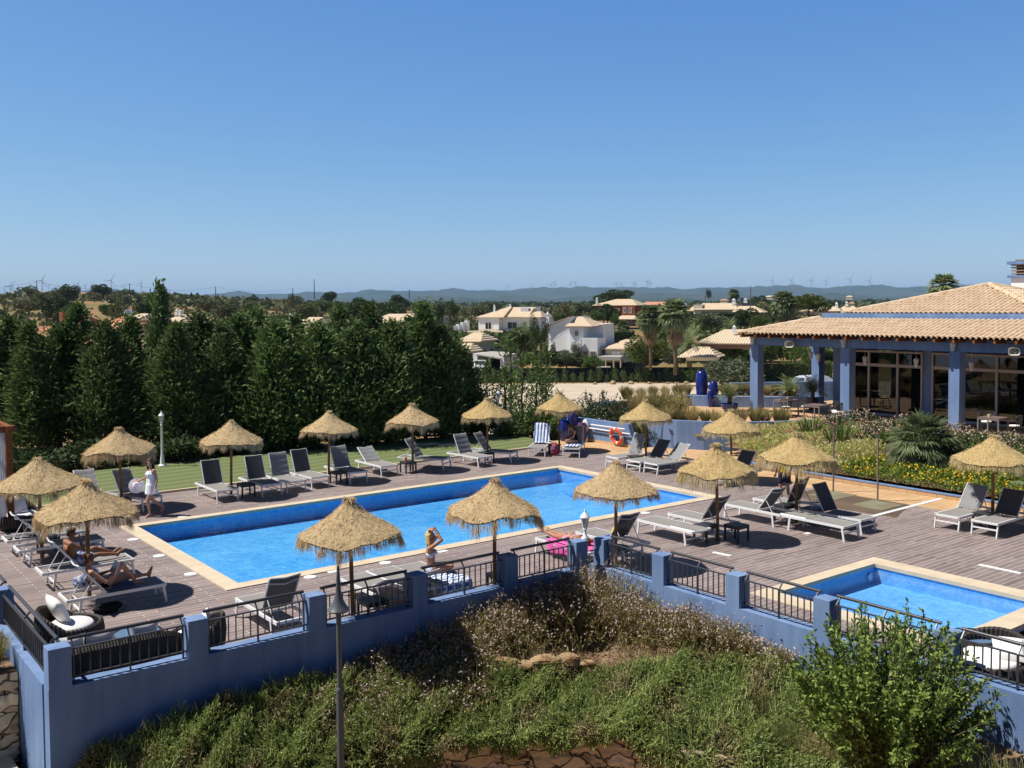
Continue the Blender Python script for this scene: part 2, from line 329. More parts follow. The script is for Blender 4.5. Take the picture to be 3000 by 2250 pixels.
def tilemat(name, c1, c2, mort, w, h, rough=.7, ms=.012, offset=0, rz=0):
    m = bpy.data.materials.new(name); m.use_nodes = True; t = m.node_tree; b = t.nodes['Principled BSDF']
    tc = t.nodes.new('ShaderNodeTexCoord'); mp = t.nodes.new('ShaderNodeMapping'); mp.inputs['Rotation'].default_value = (0, 0, rz)
    br = t.nodes.new('ShaderNodeTexBrick'); br.offset = offset
    br.inputs['Color1'].default_value = (*c1, 1); br.inputs['Color2'].default_value = (*c2, 1); br.inputs['Mortar'].default_value = (*mort, 1)
    br.inputs['Scale'].default_value = 1; br.inputs['Mortar Size'].default_value = ms; br.inputs['Brick Width'].default_value = w; br.inputs['Row Height'].default_value = h
    t.links.new(tc.outputs['Object'], mp.inputs[0]); t.links.new(mp.outputs[0], br.inputs[0])
    n2 = t.nodes.new('ShaderNodeTexNoise'); n2.inputs['Scale'].default_value = .9; n2.inputs['Detail'].default_value = 6; t.links.new(tc.outputs['Object'], n2.inputs[0])
    r2 = t.nodes.new('ShaderNodeMapRange'); r2.inputs[1].default_value = .3; r2.inputs[2].default_value = .7; r2.inputs[3].default_value = .88; r2.inputs[4].default_value = 1.1
    t.links.new(n2.outputs[0], r2.inputs[0])
    vm = t.nodes.new('ShaderNodeVectorMath'); vm.operation = 'SCALE'; t.links.new(br.outputs[0], vm.inputs[0]); t.links.new(r2.outputs[0], vm.inputs[3])
    t.links.new(vm.outputs[0], b.inputs['Base Color']); b.inputs['Roughness'].default_value = rough; b.inputs['Specular IOR Level'].default_value = .2
    return m
PAVE = tilemat('terracotta_tiles', (.52, .33, .17), (.58, .38, .21), (.36, .22, .13), .33, .33)
struct(rects('paving', [(27, 3, 28.62, 22.5), (27, 22.5, 31.5, 26.0), (27, 26.0, 30.9, 28.9), (27, 28.9, 29.0, 33.0)], 0, PAVE))
# lawn
mlawn = bpy.data.materials.new('mown_grass'); mlawn.use_nodes = True; t = mlawn.node_tree; b = t.nodes['Principled BSDF']
tc = t.nodes.new('ShaderNodeTexCoord'); mp = t.nodes.new('ShaderNodeMapping'); mp.inputs['Rotation'].default_value = (0, 0, math.radians(-4))
wv = t.nodes.new('ShaderNodeTexWave'); wv.bands_direction = 'Y'; wv.inputs['Scale'].default_value = .42; wv.inputs['Distortion'].default_value = .6; wv.inputs['Detail'].default_value = 1
n = t.nodes.new('ShaderNodeTexNoise'); n.inputs['Scale'].default_value = 9; n.inputs['Detail'].default_value = 8
t.links.new(tc.outputs['Object'], mp.inputs[0]); t.links.new(mp.outputs[0], wv.inputs[0]); t.links.new(tc.outputs['Object'], n.inputs[0])
ad = t.nodes.new('ShaderNodeMath'); ad.operation = 'ADD'; t.links.new(wv.outputs[1], ad.inputs[0]); t.links.new(n.outputs[0], ad.inputs[1])
rr = t.nodes.new('ShaderNodeMapRange'); rr.inputs[1].default_value = .3; rr.inputs[2].default_value = 1.7; t.links.new(ad.outputs[0], rr.inputs[0])
mx = t.nodes.new('ShaderNodeMix'); mx.data_type = 'RGBA'; mx.inputs[6].default_value = (.09, .12, .035, 1); mx.inputs[7].default_value = (.165, .19, .07, 1)
t.links.new(rr.outputs[0], mx.inputs[0]); t.links.new(mx.outputs[2], b.inputs['Base Color']); b.inputs['Roughness'].default_value = .9
bp = t.nodes.new('ShaderNodeBump'); bp.inputs['Strength'].default_value = .6; n3 = t.nodes.new('ShaderNodeTexNoise'); n3.inputs['Scale'].default_value = 60; t.links.new(tc.outputs['Object'], n3.inputs[0]); t.links.new(n3.outputs[0], bp.inputs['Height']); t.links.new(bp.outputs[0], b.inputs['Normal'])
mb = MB(); mb.prism([(3.0, 31.9), (27.0, 31.9), (27.3, 32.9), (27.6, 35.2), (26.5, 36.9), (20, 37.9), (3.0, 37.6)], -.6, .03)
struct(mb.build('lawn', mlawn))
mb = MB(); mb.box((15.1, 31.84, .02), (24.2, .12, .1)); struct(mb.build('lawn_kerb', M['coping']))
mb = MB(); mb.box((22.6, 35.6, .05), (1.3, .5, .05), rz=-.35); mb.box((23.6, 34.7, .05), (1.4, .5, .05), rz=-.35); struct(mb.build('stepping_stones', M['coping']))

# ================================================================== POOLS
def poolmat(name, c1, c2):
    m = bpy.data.materials.new(name); m.use_nodes = True; t = m.node_tree; b = t.nodes['Principled BSDF']
    tc = t.nodes.new('ShaderNodeTexCoord')
    n = t.nodes.new('ShaderNodeTexNoise'); n.inputs['Scale'].default_value = 1.6; n.inputs['Detail'].default_value = 6; n.inputs['Distortion'].default_value = 1.5
    v = t.nodes.new('ShaderNodeTexVoronoi'); v.inputs['Scale'].default_value = 7; v.feature = 'DISTANCE_TO_EDGE'
    t.links.new(tc.outputs['Object'], n.inputs[0])
    dn = t.nodes.new('ShaderNodeTexNoise'); dn.inputs['Scale'].default_value = 5; t.links.new(tc.outputs['Object'], dn.inputs[0])
    va = t.nodes.new('ShaderNodeVectorMath'); va.operation = 'MULTIPLY_ADD'; va.inputs[1].default_value = (.35, .35, .35); t.links.new(dn.outputs[1], va.inputs[0]); t.links.new(tc.outputs['Object'], va.inputs[2]); t.links.new(va.outputs[0], v.inputs[0])
    mr = t.nodes.new('ShaderNodeMapRange'); mr.inputs[1].default_value = 0; mr.inputs[2].default_value = .12; mr.inputs[3].default_value = .45; mr.inputs[4].default_value = 0; t.links.new(v.outputs[0], mr.inputs[0])  # bright cell edges paint caustic light into the basin colour
    ad0 = t.nodes.new('ShaderNodeMath'); ad0.operation = 'ADD'; t.links.new(n.outputs[0], ad0.inputs[0]); t.links.new(mr.outputs[0], ad0.inputs[1]); nb = t.nodes.new('ShaderNodeTexNoise'); nb.inputs['Scale'].default_value = .3; nb.inputs['Detail'].default_value = 3; t.links.new(tc.outputs['Object'], nb.inputs[0]); ad = t.nodes.new('ShaderNodeMath'); ad.operation = 'MULTIPLY_ADD'; ad.inputs[1].default_value = .9; t.links.new(nb.outputs[0], ad.inputs[0]); t.links.new(ad0.outputs[0], ad.inputs[2])
    mx = t.nodes.new('ShaderNodeMix'); mx.data_type = 'RGBA'; mx.inputs[6].default_value = (*c1, 1); mx.inputs[7].default_value = (*c2, 1)
    r2 = t.nodes.new('ShaderNodeMapRange'); r2.inputs[1].default_value = .65; r2.inputs[2].default_value = 1.55; t.links.new(ad.outputs[0], r2.inputs[0])
    t.links.new(r2.outputs[0], mx.inputs[0]); t.links.new(mx.outputs[2], b.inputs['Base Color']); b.inputs['Roughness'].default_value = .5
    return m
PF = poolmat('pool_mosaic_caustics', (.03, .31, .8), (.2, .58, .95)); PF2 = poolmat('pool_mosaic_pale_caustics', (.1, .36, .76), (.27, .58, .95))
mw = bpy.data.materials.new('pool_water'); mw.use_nodes = True; t = mw.node_tree; t.nodes.remove(t.nodes['Principled BSDF'])
gl = t.nodes.new('ShaderNodeBsdfGlossy'); gl.inputs['Roughness'].default_value = .03; tr = t.nodes.new('ShaderNodeBsdfTransparent'); tr.inputs[0].default_value = (.86, .96, 1, 1)
fr = t.nodes.new('ShaderNodeFresnel'); fr.inputs[0].default_value = 1.33; ms = t.nodes.new('ShaderNodeMixShader')
n = t.nodes.new('ShaderNodeTexNoise'); n.inputs['Scale'].default_value = 4.5; n.inputs['Detail'].default_value = 4; n.inputs['Distortion'].default_value = .6; tc = t.nodes.new('ShaderNodeTexCoord'); t.links.new(tc.outputs['Object'], n.inputs[0])
bp = t.nodes.new('ShaderNodeBump'); bp.inputs['Strength'].default_value = .35; bp.inputs['Distance'].default_value = .06; t.links.new(n.outputs[0], bp.inputs['Height'])
t.links.new(bp.outputs[0], gl.inputs['Normal']); t.links.new(bp.outputs[0], fr.inputs['Normal'])
t.links.new(fr.outputs[0], ms.inputs[0]); t.links.new(tr.outputs[0], ms.inputs[1]); t.links.new(gl.outputs[0], ms.inputs[2]); t.links.new(ms.outputs[0], t.nodes['Material Output'].inputs[0])
def pool(R, cw, depth, label, pf, cws=None):
    x0, y0, x1, y1 = R; root = empty('swimming_pool', ((x0+x1)/2, (y0+y1)/2, 0), 0, label, 'swimming pool'); ox, oy = (x0+x1)/2, (y0+y1)/2
    cs = cws or [cw]*4  # left, bottom, right, top
    ix0, iy0, ix1, iy1 = x0+cs[0], y0+cs[1], x1-cs[2], y1-cs[3]
    mb = MB(); zt = .022
    for a, b_, c, d in ((x0, y0, x1, iy0), (x0, iy1, x1, y1), (x0, iy0, ix0, iy1), (ix1, iy0, x1, iy1)):
        mb.prism([(a-ox, b_-oy), (c-ox, b_-oy), (c-ox, d-oy), (a-ox, d-oy)], -.06, zt)
    mb.build('coping', M['coping'], root)
    mb = MB(); e = .03; a, b_, c, d = ix0-e-ox, iy0-e-oy, ix1+e-ox, iy1+e-oy
    v = [(a, b_), (c, b_), (c, d), (a, d)]
    V = [(p[0], p[1], -.06) for p in v]+[(p[0], p[1], -depth) for p in v]
    mb.add(V, [(0, 4, 5, 1), (1, 5, 6, 2), (2, 6, 7, 3), (3, 7, 4, 0), (4, 7, 6, 5)])
    mb.build('basin', pf, root)
    mb = MB(); mb.add([(a+ox, b_+oy, -.11), (c+ox, b_+oy, -.11), (c+ox, d+oy, -.11), (a+ox, d+oy, -.11)], [(0, 1, 2, 3)])
    o = mb.build('water', mw); struct(o)
    return root, (a, b_, c, d)
r1, q = pool(P1, .34, .52, 'large rectangular swimming pool with cream stone edge and bright blue water', PF, [.40, .36, .40, .33])
for k in range(3):
    mb = MB(); R0 = 1.6-.38*k
    pts = [(q[2], q[3]-2.6-R0), (q[2], q[3]-2.6+R0)]
    arc = [(q[2]-R0*math.cos(t_)*.95, q[3]-2.6-R0*math.sin(t_)) for t_ in np.linspace(-PI/2, PI/2, 14)]
    mb.prism([(p[0], p[1]) for p in arc][::-1], -.5, -.38+.09*k); mb.build('step', PF, r1)
for px in (-5.5, -1, 3.5, 7):
    mb = MB(); mb.lathe([(.1, 0), (.1, .02), (.001, .025)], 14); o = mb.build('pool_light', M['whitep'], r1); o.location = (px, q[1]+.02, -.33); o.rotation_euler = (-PI/2, 0, 0)
r2, q = pool(P2, .5, .42, 'small shallow square pool behind the railing at lower right', PF2, [.5, .46, .5, .34])
for px in (-1.4, 1.6):
    mb = MB(); mb.lathe([(.09, 0), (.09, .02), (.001, .025)], 14); o = mb.build('pool_light', M['whitep'], r2); o.location = (px, q[3]-.02, -.26); o.rotation_euler = (PI/2, 0, 0)
def disc(px, py, sq=0, lab=''):
    g = G(px, py); mb = MB()
    if sq == 0: mb.lathe([(.14, 0), (.14, .012), (.125, .016), (.001, .016)], 24)
    else: mb.box((0, 0, .007), (sq[0], sq[1], .014))
    o = mb.build('skimmer_lid' if sq == 0 else 'deck_drain', M['whitep']); o.location = (g[0], g[1], 0)
    if sq and len(sq) > 2: o.rotation_euler = (0, 0, sq[2])
    tag(o, lab, 'skimmer lid' if sq == 0 else 'drain cover', 'white lids set in the deck'); return o
disc(390, 1581, lab='white round lid in the deck nearest the left corner of the large pool')
disc(466, 1629, lab='white round lid midway along the left edge of the large pool')
disc(558, 1682.5, lab='white round lid on the left edge nearest the near pool corner')
disc(908.5, 1691, lab='white round lid left of the near parasol pole by the pool')
disc(1129, 1649.5, lab='white round lid between the blonde woman and the lamp post top')
disc(535, 1514, lab='white round lid in the shadow of the walking woman')
disc(1890.7, 1503, lab='white round lid beside the near right part of the pool edge')
disc(977.7, 1675.7, (.25, .16), 'small white square lid behind the grey lamp post')
disc(1297.5, 1616, (.25, .16), 'small white square lid right of the blonde woman')
disc(2115, 1624, (.5, .12, PI/2+.1), 'white strip drain on the deck left of the big parasol shadow')
disc(2367, 1563, (.2, .14), 'small white square lid beneath the flat lounger')
disc(2929, 1667.5, (.12, .95), 'long white strip drain behind the small pool')
mb = MB(); a = G(2556, 1513); b_ = G(2757, 1461); mb.bar((a[0], a[1], .006), (b_[0], b_[1], .006), .14, .012, up=(0, 0, 1))
tag(mb.build('drain_channel', M['whitep']), 'long white drain channel crossing from the deck into the tiles', 'drain')

# ================================================================== BLUE PARAPET WALLS
def railing(parent, a, b_, inward, zb):
    """panel between two piers; a,b plan points (parent space)"""
    a = Vector((*a, 0)); b_ = Vector((*b_, 0)); d = (b_-a).normalized(); n = Vector((*inward, 0)); L = (b_-a).length
    root = MB(); root.tube([a+n*.11+Vector((0, 0, .95)), b_+n*.11+Vector((0, 0, .95))], .028, 10)
    root = root.build('railing', M['rail'], parent, smooth=True)
    mb = MB()
    for z in (zb+.1, .82): mb.bar(a+Vector((0, 0, z)), b_+Vector((0, 0, z)), .045, .018)
    mb.build('crossbar', M['rail'], root)
    for t_ in (.03, .5, .97):
        p = a.lerp(b_, t_); mb = MB(); mb.bar(p+Vector((0, 0, zb)), p+Vector((0, 0, .82)), .02, .045, up=n); mb.bar(p+Vector((0, 0, .82)), p+n*.11+Vector((0, 0, .94)), .018, .03, up=n)
        mb.build('post', M['rail'], root)
    N = max(6, int(L/.137)); N += N % 2
    for i in range(1, N):
        if i == N//2: continue
        p = a.lerp(b_, i/N); mb = MB(); mb.bar(p+Vector((0, 0, zb+.1)), p+Vector((0, 0, .82)), .014, .024, up=n); mb.build('baluster', M['rail'], root)
def parapet(a, b_, piers, inward, label, zbot, thick=.3, zp=.29, pw=.33, ext=(0, 0)):
    a = Vector(a); b_ = Vector(b_); d = (b_-a).normalized(); n = Vector(inward); L = (b_-a).length
    root = empty('blue_wall', (a[0], a[1], 0), 0, label, 'parapet wall'); rz = math.atan2(d[1], d[0])
    def loc(s, o): q_ = d*s+n*o; return (q_[0], q_[1])
    mb = MB(); p = [loc(-ext[0], 0), loc(L+ext[1], 0), loc(L+ext[1], thick), loc(-ext[0], thick)]
    if (p[1][0]-p[0][0])*(p[2][1]-p[1][1])-(p[1][1]-p[0][1])*(p[2][0]-p[1][0]) < 0: p = p[::-1]
    mb.prism(p, zbot, zp); mb.build('plinth', M['blue'], root)
    for s in piers:
        mb = MB(); c = loc(s, thick/2); mb.box((c[0], c[1], (.9+zp-.4)/2), (pw, thick+.008, .9-zp+.4), rz=rz); mb.build('pier', M['blue'], root, bevel=.008)
    for s0, s1 in zip(piers[:-1], piers[1:]): railing(root, loc(s0+pw/2, .12), loc(s1-pw/2, .12), n, zp)
    return root
YW = 15.63; XW = 14.42
parapet((3.28, YW), (14.1, YW), [.17, 2.28, 4.42, 6.56, 8.76, 10.68], (0, 1), 'long blue rendered parapet wall with dark railings facing the camera', -2.6)
parapet((XW, 15.9), (XW, 1.9), [.3, 2.07, 4.0, 5.95, 8.15, 10.3, 12.4], (1, 0), 'blue parapet wall with railings beside the small pool on the right', -1.6)
parapet((3.26, 15.96), (3.26, 23.7), [3.75], (1, 0), 'short blue parapet wall running back from the left corner pier', -2.6)
wr = [o for o in C.objects if o.name.startswith('blue_wall')][-1]
railing(wr, (.12, 0), (.12, 3.6), Vector((1, 0)), .29); railing(wr, (.12, 3.93), (.12, 7.6), Vector((1, 0)), .29)

# ================================================================== TERRACE AND BEDS ON THE RIGHT
ZT = 1.0
cw = [(29.95, 29.3), (29.98, 28.8), (30.2, 27.9), (30.75, 26.9), (31.5, 26.0), (32.4, 25.3), (33.5, 24.75), (34.8, 24.3)]
ter = cw+[(34.8, 3), (62, 3), (62, 29.5), (39.6, 29.5), (36.9, 32.6), (33, 33)]
mb = MB(); mb.prism([(34.95, 3), (62, 3), (62, 29.8), (41.2, 29.8), (37.4, 33.1), (33.5, 33.4), (31.4, 31.5), (30.5, 29.6)]+[(x+.25, y+.12) for x, y in cw[2:]], -.5, ZT); struct(mb.build('terrace', PAVE))
def ribbon(pts, w, z0, z1, name, m, parent=None, mb=None):
    own = mb is None; mb = mb or MB()
    P = [Vector(p) for p in pts]; O = []
    for i, p in enumerate(P):
        d = (P[min(i+1, len(P)-1)]-P[max(i-1, 0)]).normalized(); n = Vector((-d[1], d[0])); O.append((p, p+n*w))
    V = []
    for a, b_ in O: V += [(a[0], a[1], z0), (a[0], a[1], z1), (b_[0], b_[1], z1), (b_[0], b_[1], z0)]
    F = []
    for i in range(len(P)-1):
        for k in range(4): F.append((i*4+k, i*4+(k+1) % 4, (i+1)*4+(k+1) % 4, (i+1)*4+k))
    e = (len(P)-1)*4; F += [(3, 2, 1, 0), (e, e+1, e+2, e+3)]
    mb.add(V, F)
    return mb.build(name, m, parent) if own else mb
o = ribbon(cw, .22, -.3, 1.18, 'curved_wall', M['blue']); tag(o, 'curved blue retaining wall under the clumps of ornamental grass', 'retaining wall')
for px, py in ((2049, 1284), (2287, 1253)):
    pass
def inset(pt, az, name='wall_light'):
    mb = MB(); mb.box((0, 0, 0), (.26, .03, .11)); o = mb.build(name, mat('brass_grille', (.35, .28, .12), .5, .4)); o.location = pt; o.rotation_euler = (0, 0, az); return o
tag(inset((30.62, 27.06, .62), math.atan2(-1, .55)), 'brass inset wall light on the sunny side of the curved blue wall', 'wall light')
tag(inset((33.0, 24.93, .95), math.atan2(-.5, 1.0)), 'brass inset wall light on the shaded side of the curved blue wall', 'wall light')
o = ribbon([(40.9, 28.3), (39.2, 29.5), (37.6, 31.2), (36.6, 33.0), (34.5, 33.6), (32.6, 32.6)][::-1], -.35, .9, 1.52, 'planter_wall', M['blue'])
tag(o, 'low blue planter wall at the back of the terrace behind the tall pots', 'planter')
mb = MB(); mb.prism([(41.2, 29.8), (37.6, 33.6), (34, 34.6), (32, 33.2), (36.2, 33.0), (39.4, 30.0)], .3, 1.46); tag(mb.build('planter_soil', M['soil']), kind='structure')
# ramp wall beyond
mb = MB(); mb.box((52, 37.6, 0.0), (9, .3, 2.2), rz=-.55); tag(mb.build('ramp_wall', M['blue']), 'low blue wall beyond the terrace in front of the white car', 'wall')
# back wall by the pool (lifebuoy)
root = empty('back_wall', (28.9, 31.4, 0), 0, 'low blue wall at the end of the deck carrying the pool nets', 'wall')
mb = MB(); V = [(0, 2.0, .98), (0, -1.95, .98), (0, -2.4, 0), (0, 2.0, 0)]
mb.add([(v[0], v[1], v[2]) for v in V]+[(v[0]+.25, v[1], v[2]) for v in V], [(0, 3, 2, 1), (4, 5, 6, 7), (0, 1, 5, 4), (1, 2, 6, 5), (2, 3, 7, 6), (3, 0, 4, 7)]); mb.build('wall', M['blue'], root)
mb = MB(); mb.box((-.012, -.2, .06), (.02, 4.3, .12)); mb.build('skirting', PAVE, root)
# flower bed kerb and slope
kp = [(28.9, 23.1), (28.72, 21), (28.66, 18.6), (28.62, 15.6), (28.62, 12), (28.62, 6)]
root = empty('flower_bed_kerb', (28.7, 15, 0), 0, 'low tiled kerb with a blue top along the yellow flower bed', 'kerb')
a = ribbon([(x-28.7, y-15) for x, y in kp], .14, -.02, .13, 'kerb_tiles', PAVE, root); b_ = ribbon([(x-28.7-.015, y-15) for x, y in kp], .17, .131, .165, 'blue_cap', M['blue'], root)
def bedz(x, y): return np.clip((np.asarray(x)-28.7)/6.1, 0, 1)**.9*.85+.1
mb_ = sheet('flower_bed_soil', [(28.75, 3), (34.9, 3), (34.9, 24.2), (31.6, 25.8), (30.6, 26.2), (28.95, 23.1)], M['soil'], 0, .4, fz=lambda x, y: bedz(x, y)); struct(mb_)

# ================================================================== PAVILION
ROOF = mat('pale_roof_tiles', (.56, .41, .27), .85, .1, col2=(.68, .53, .38), nscale=2.6, bump=.3, bscale=30, detail=6)
def tile_face(A, B, Cc, D, name, m, parent, per=.22, row=.42, amp=.085, res=10):
    """tiled slope: A-B eave (left to right seen from outside), D-Cc top edge; trapezoid/triangle clipped to the polygon; corrugation runs up the slope"""
    A, B, Cc, D = [Vector(p) for p in (A, B, Cc, D)]
    e = (B-A).normalized(); nn = (B-A).cross(D-A).normalized()
    if nn.z < 0: nn = -nn
    s = nn.cross(e).normalized()
    if s.z < 0: s = -s
    def uv(p): return ((p-A).dot(e), (p-A).dot(s))
    (ub, _), (uc, vc), (ud, vd) = uv(B), uv(Cc), uv(D); Hs = max(vc, vd); V = []; F = []
    us = np.arange(min(0, ud), max(ub, uc)+per/res, per/res); rows = max(1, int(round(Hs/row))); vs = []
    for r_ in range(rows): vs += [(r_*Hs/rows, 0.0), ((r_+1)*Hs/rows-.004, 1.0)]
    def lim(v):  # u range at height v
        t = v/Hs; return ud*t, ub+(uc-ub)*t
    idx = {}
    for i, u in enumerate(us):
        ph = (u/per) % 1; h = amp*math.sqrt(max(0, 1-((ph-.5)/.36)**2))
        for j, (v, w) in enumerate(vs):
            l0, l1 = lim(v); uu = min(max(u, l0), l1); z = h+.03*(1-w)
            V.append(A+e*uu+s*v+nn*z)
    nv = len(vs)
    for i in range(len(us)-1):
        for j in range(nv-1):
            v = vs[j][0]; l0, l1 = lim(v)
            if us[i+1] < l0 or us[i] > l1: continue
            F.append((i*nv+j, (i+1)*nv+j, (i+1)*nv+j+1, i*nv+j+1))
    mb = MB(); mb.add(V, F); return mb.build(name, m, parent, smooth=1)
def ridge(mb, a, b_, r=.11, seg=.42):
    a = Vector(a); b_ = Vector(b_); L = (b_-a).length; n = max(1, int(L/seg))
    for i in range(n): mb.tube([a.lerp(b_, i/n), a.lerp(b_, (i+1.08)/n)], [r*1.08, r*.92], 8)
pav = empty('pavilion', (41, 20, ZT), 0, 'blue pavilion with square columns, wide windows and pale tiled hip roofs on the terrace', 'pavilion')
ox, oy, oz = 41, 20, ZT
def L_(x, y, z): return (x-ox, y-oy, z-oz)
ex0, ey0, ez = 36.0, 29.45, 4.62; ty0 = 26.75; tx0 = 38.6; tz = 5.30
tile_face(L_(ex0, ey0, ez), L_(ex0, 4, ez), L_(tx0, 4, tz), L_(tx0, ey0-2.6, tz), 'lower_roof', ROOF, pav)
tile_face(L_(52, ey0, ez), L_(ex0, ey0, ez), L_(ex0+2.6, ey0-2.6, tz), L_(52, ey0-2.6, tz), 'lower_roof', ROOF, pav)
mb = MB(); ridge(mb, L_(ex0, ey0, ez+.05), L_(tx0, ey0-2.6, tz+.06)); mb.build('hip_tiles', ROOF, pav, smooth=1)
mb = MB(); mb.box(L_(46.3, 15.5, 5.36), (15.3, 22.5, .42)); mb.build('roof_band', M['blue'], pav)
ap = L_(43.4, 21.4, 6.76); q = [L_(38.9, 25.9, 5.52), L_(38.9, 16.9, 5.52), L_(47.9, 16.9, 5.52), L_(47.9, 25.9, 5.52)]
tile_face(q[0], q[1], ap, ap, 'upper_roof', ROOF, pav); tile_face(q[1], q[2], ap, ap, 'upper_roof', ROOF, pav)
tile_face(q[3], q[0], ap, ap, 'upper_roof', ROOF, pav); tile_face(q[2], q[3], ap, ap, 'upper_roof', ROOF, pav)
mb = MB()
for p in q: ridge(mb, Vector(p)+Vector((0, 0, .05)), Vector(ap)+Vector((0, 0, .06)))
mb.build('hip_tiles', ROOF, pav, smooth=1)
# eave soffit, rafters, beams
mb = MB(); mb.add([L_(ex0+.03, ey0-.03, ez-.02), L_(ex0+.03, 4, ez-.02), L_(39.7, 4, 4.95), L_(39.7, ey0-3.6, 4.95)], [(0, 1, 2, 3)]); mb.add([L_(ex0+.03, ey0-.03, ez-.02), L_(39.7, ey0-3.6, 4.95), L_(52, ey0-3.6, 4.95), L_(52, ey0-.03, ez-.02)], [(0, 1, 2, 3)])
mb.build('soffit', M['redwood'], pav)
for y in np.arange(4.3, 29.3, .78): mb = MB(); mb.box(L_(36.45, y, 4.55), (.85, .09, .13)); mb.build('rafter', M['redwood'], pav)
for x in np.arange(37, 50, .78): mb = MB(); mb.box(L_(x, 29.05, 4.55), (.09, .75, .13)); mb.build('rafter', M['redwood'], pav)
mb = MB(); mb.box(L_(36.86, 16.6, 4.31), (.4, 25.2, .38)); mb.box(L_(44.6, 29.0, 4.31), (15.1, .4, .38)); mb.build('beam', M['blue'], pav)
for i, (x, y) in enumerate([(36.86, 29.0), (36.86, 24.2), (36.86, 19.4), (36.86, 14.6), (36.86, 9.8), (41.6, 29.0), (46.4, 29.0)]):
    mb = MB(); mb.box(L_(x, y, 2.62), (.46, .44, 3.0)); c_ = mb.build('column', M['blue'], pav, bevel=.01)
    mb = MB(); mb.box(L_(x, y, 1.06), (.6, .6, .12)); mb.build('base', tilemat('brown_brick', (.3, .17, .12), (.36, .22, .16), (.4, .32, .26), .2, .07), c_)
# building box
mb = MB()
def wallbox(x0, y0, x1, y1, z0=1.0, z1=4.9): mb.box(L_((x0+x1)/2, (y0+y1)/2, (z0+z1)/2), (x1-x0, y1-y0, z1-z0))
wallbox(39.7, 26.05, 40.1, 26.85); wallbox(39.7, 21.95, 40.0, 22.4); wallbox(39.7, 17.4, 40.0, 17.9); wallbox(39.7, 8, 40.0, 13.3)
mb.box(L_(39.9, 17.5, 4.4), (.24, 17.5, .98)); mb.box(L_(41.6, 26.75, 2.9), (3.0, .2, 3.8)); mb.box(L_(47.5, 26.75, 2.9), (5.8, .2, 3.8)); mb.box(L_(44, 26.75, 4.4), (2.5, .2, .9))
mb.build('wall', M['blue'], pav)
mb = MB(); mb.box(L_(52, 17, 2.9), (.2, 20, 3.8)); mb.box(L_(46, 8, 2.9), (12, .2, 3.8)); mb.box(L_(44.5, 18.5, 3.0), (.3, 5, 3.9)); mb.build('back_wall', mat('interior_wall', (.12, .16, .3), .9, .1), pav)
mb = MB(); mb.box(L_(46, 17, 1.02), (12.2, 19, .03)); mb.build('floor', mat('interior_floor', (.16, .1, .06), .5, .3), pav)
mb = MB(); mb.box(L_(46, 17, 4.9), (12.2, 19, .05)); mb.build('ceiling', mat('interior_ceiling', (.25, .25, .28), .9, .1), pav)
mglass = bpy.data.materials.new('window_glass'); mglass.use_nodes = True; t = mglass.node_tree; t.nodes.remove(t.nodes['Principled BSDF'])
gl = t.nodes.new('ShaderNodeBsdfGlossy'); gl.inputs['Roughness'].default_value = .01; tr = t.nodes.new('ShaderNodeBsdfTransparent'); tr.inputs[0].default_value = (.25, .27, .27, 1)
fr = t.nodes.new('ShaderNodeFresnel'); fr.inputs[0].default_value = 1.7; ms = t.nodes.new('ShaderNodeMixShader')
t.links.new(fr.outputs[0], ms.inputs[0]); t.links.new(tr.outputs[0], ms.inputs[1]); t.links.new(gl.outputs[0], ms.inputs[2]); t.links.new(ms.outputs[0], t.nodes['Material Output'].inputs[0])
FRM = mat('beige_frame', (.42, .38, .38), .6, .3)
def window(ys, z0=1.05, z1=3.88, zt_=3.25):
    y0, y1 = ys[0], ys[-1]; fmb = MB()
    for z, h in ((z1-.03, .08), (zt_, .13), (z0, .1)): fmb.box(L_(39.66, (y0+y1)/2, z), (.1, abs(y1-y0), h))
    for k, y in enumerate(ys): fmb.box(L_(39.655, y, (z0+z1)/2), (.115, .09 if 0 < k < len(ys)-1 else .07, z1-z0))
    f = fmb.build('window_frame', FRM, pav)
    for a, b_ in zip(ys[:-1], ys[1:]):
        mb = MB(); mb.box(L_(39.69, (a+b_)/2, (z0+z1)/2), (.012, abs(b_-a)-.06, z1-z0-.05)); mb.build('pane', mglass, f)
window([26.0, 24.95, 23.55, 22.42]); window([21.93, 20.7, 19.2, 17.95]); window([17.35, 16.0, 14.6, 13.35])
# interior furniture hint
for (x, y) in ((41.5, 24.3), (42.5, 21.5), (41.3, 18.8), (43.0, 23.0)):
    mb = MB(); mb.box(L_(x, y, 1.72), (.9, .9, .05)); 
    for sx in (-.38, .38):
        for sy in (-.38, .38): mb.box(L_(x+sx, y+sy, 1.38), (.05, .05, .66))
    mb.build('indoor_table', mat('indoor_wood', (.2, .2, .22), .5, .3), pav)
# chimney
root = empty('chimney', (47.3, 21.2, 6), 0, 'blue louvred chimney behind the apex of the pavilion roof', 'chimney')
mb = MB(); mb.box((0, 0, .35), (1.3, 1.6, 1.7)); mb.build('stack', M['wall'], root)
mb = MB(); mb.box((0, 0, 1.22), (1.55, 1.85, .12)); mb.box((0, 0, 1.86), (1.6, 1.9, .14)); mb.build('blue_slab', M['blue'], root)
mb = MB()
for z in (1.36, 1.5, 1.64, 1.76, 1.98): mb.box((0, 0, z), (1.35-.25*(z > 1.9), 1.6-.25*(z > 1.9), .06))
mb.build('louvres', mat('clay_slats', (.3, .2, .14), .9, .1), root)
mb = MB(); mb.box((0, 0, 1.55), (1.0, 1.25, .6)); mb.build('flue', M['black'], root)
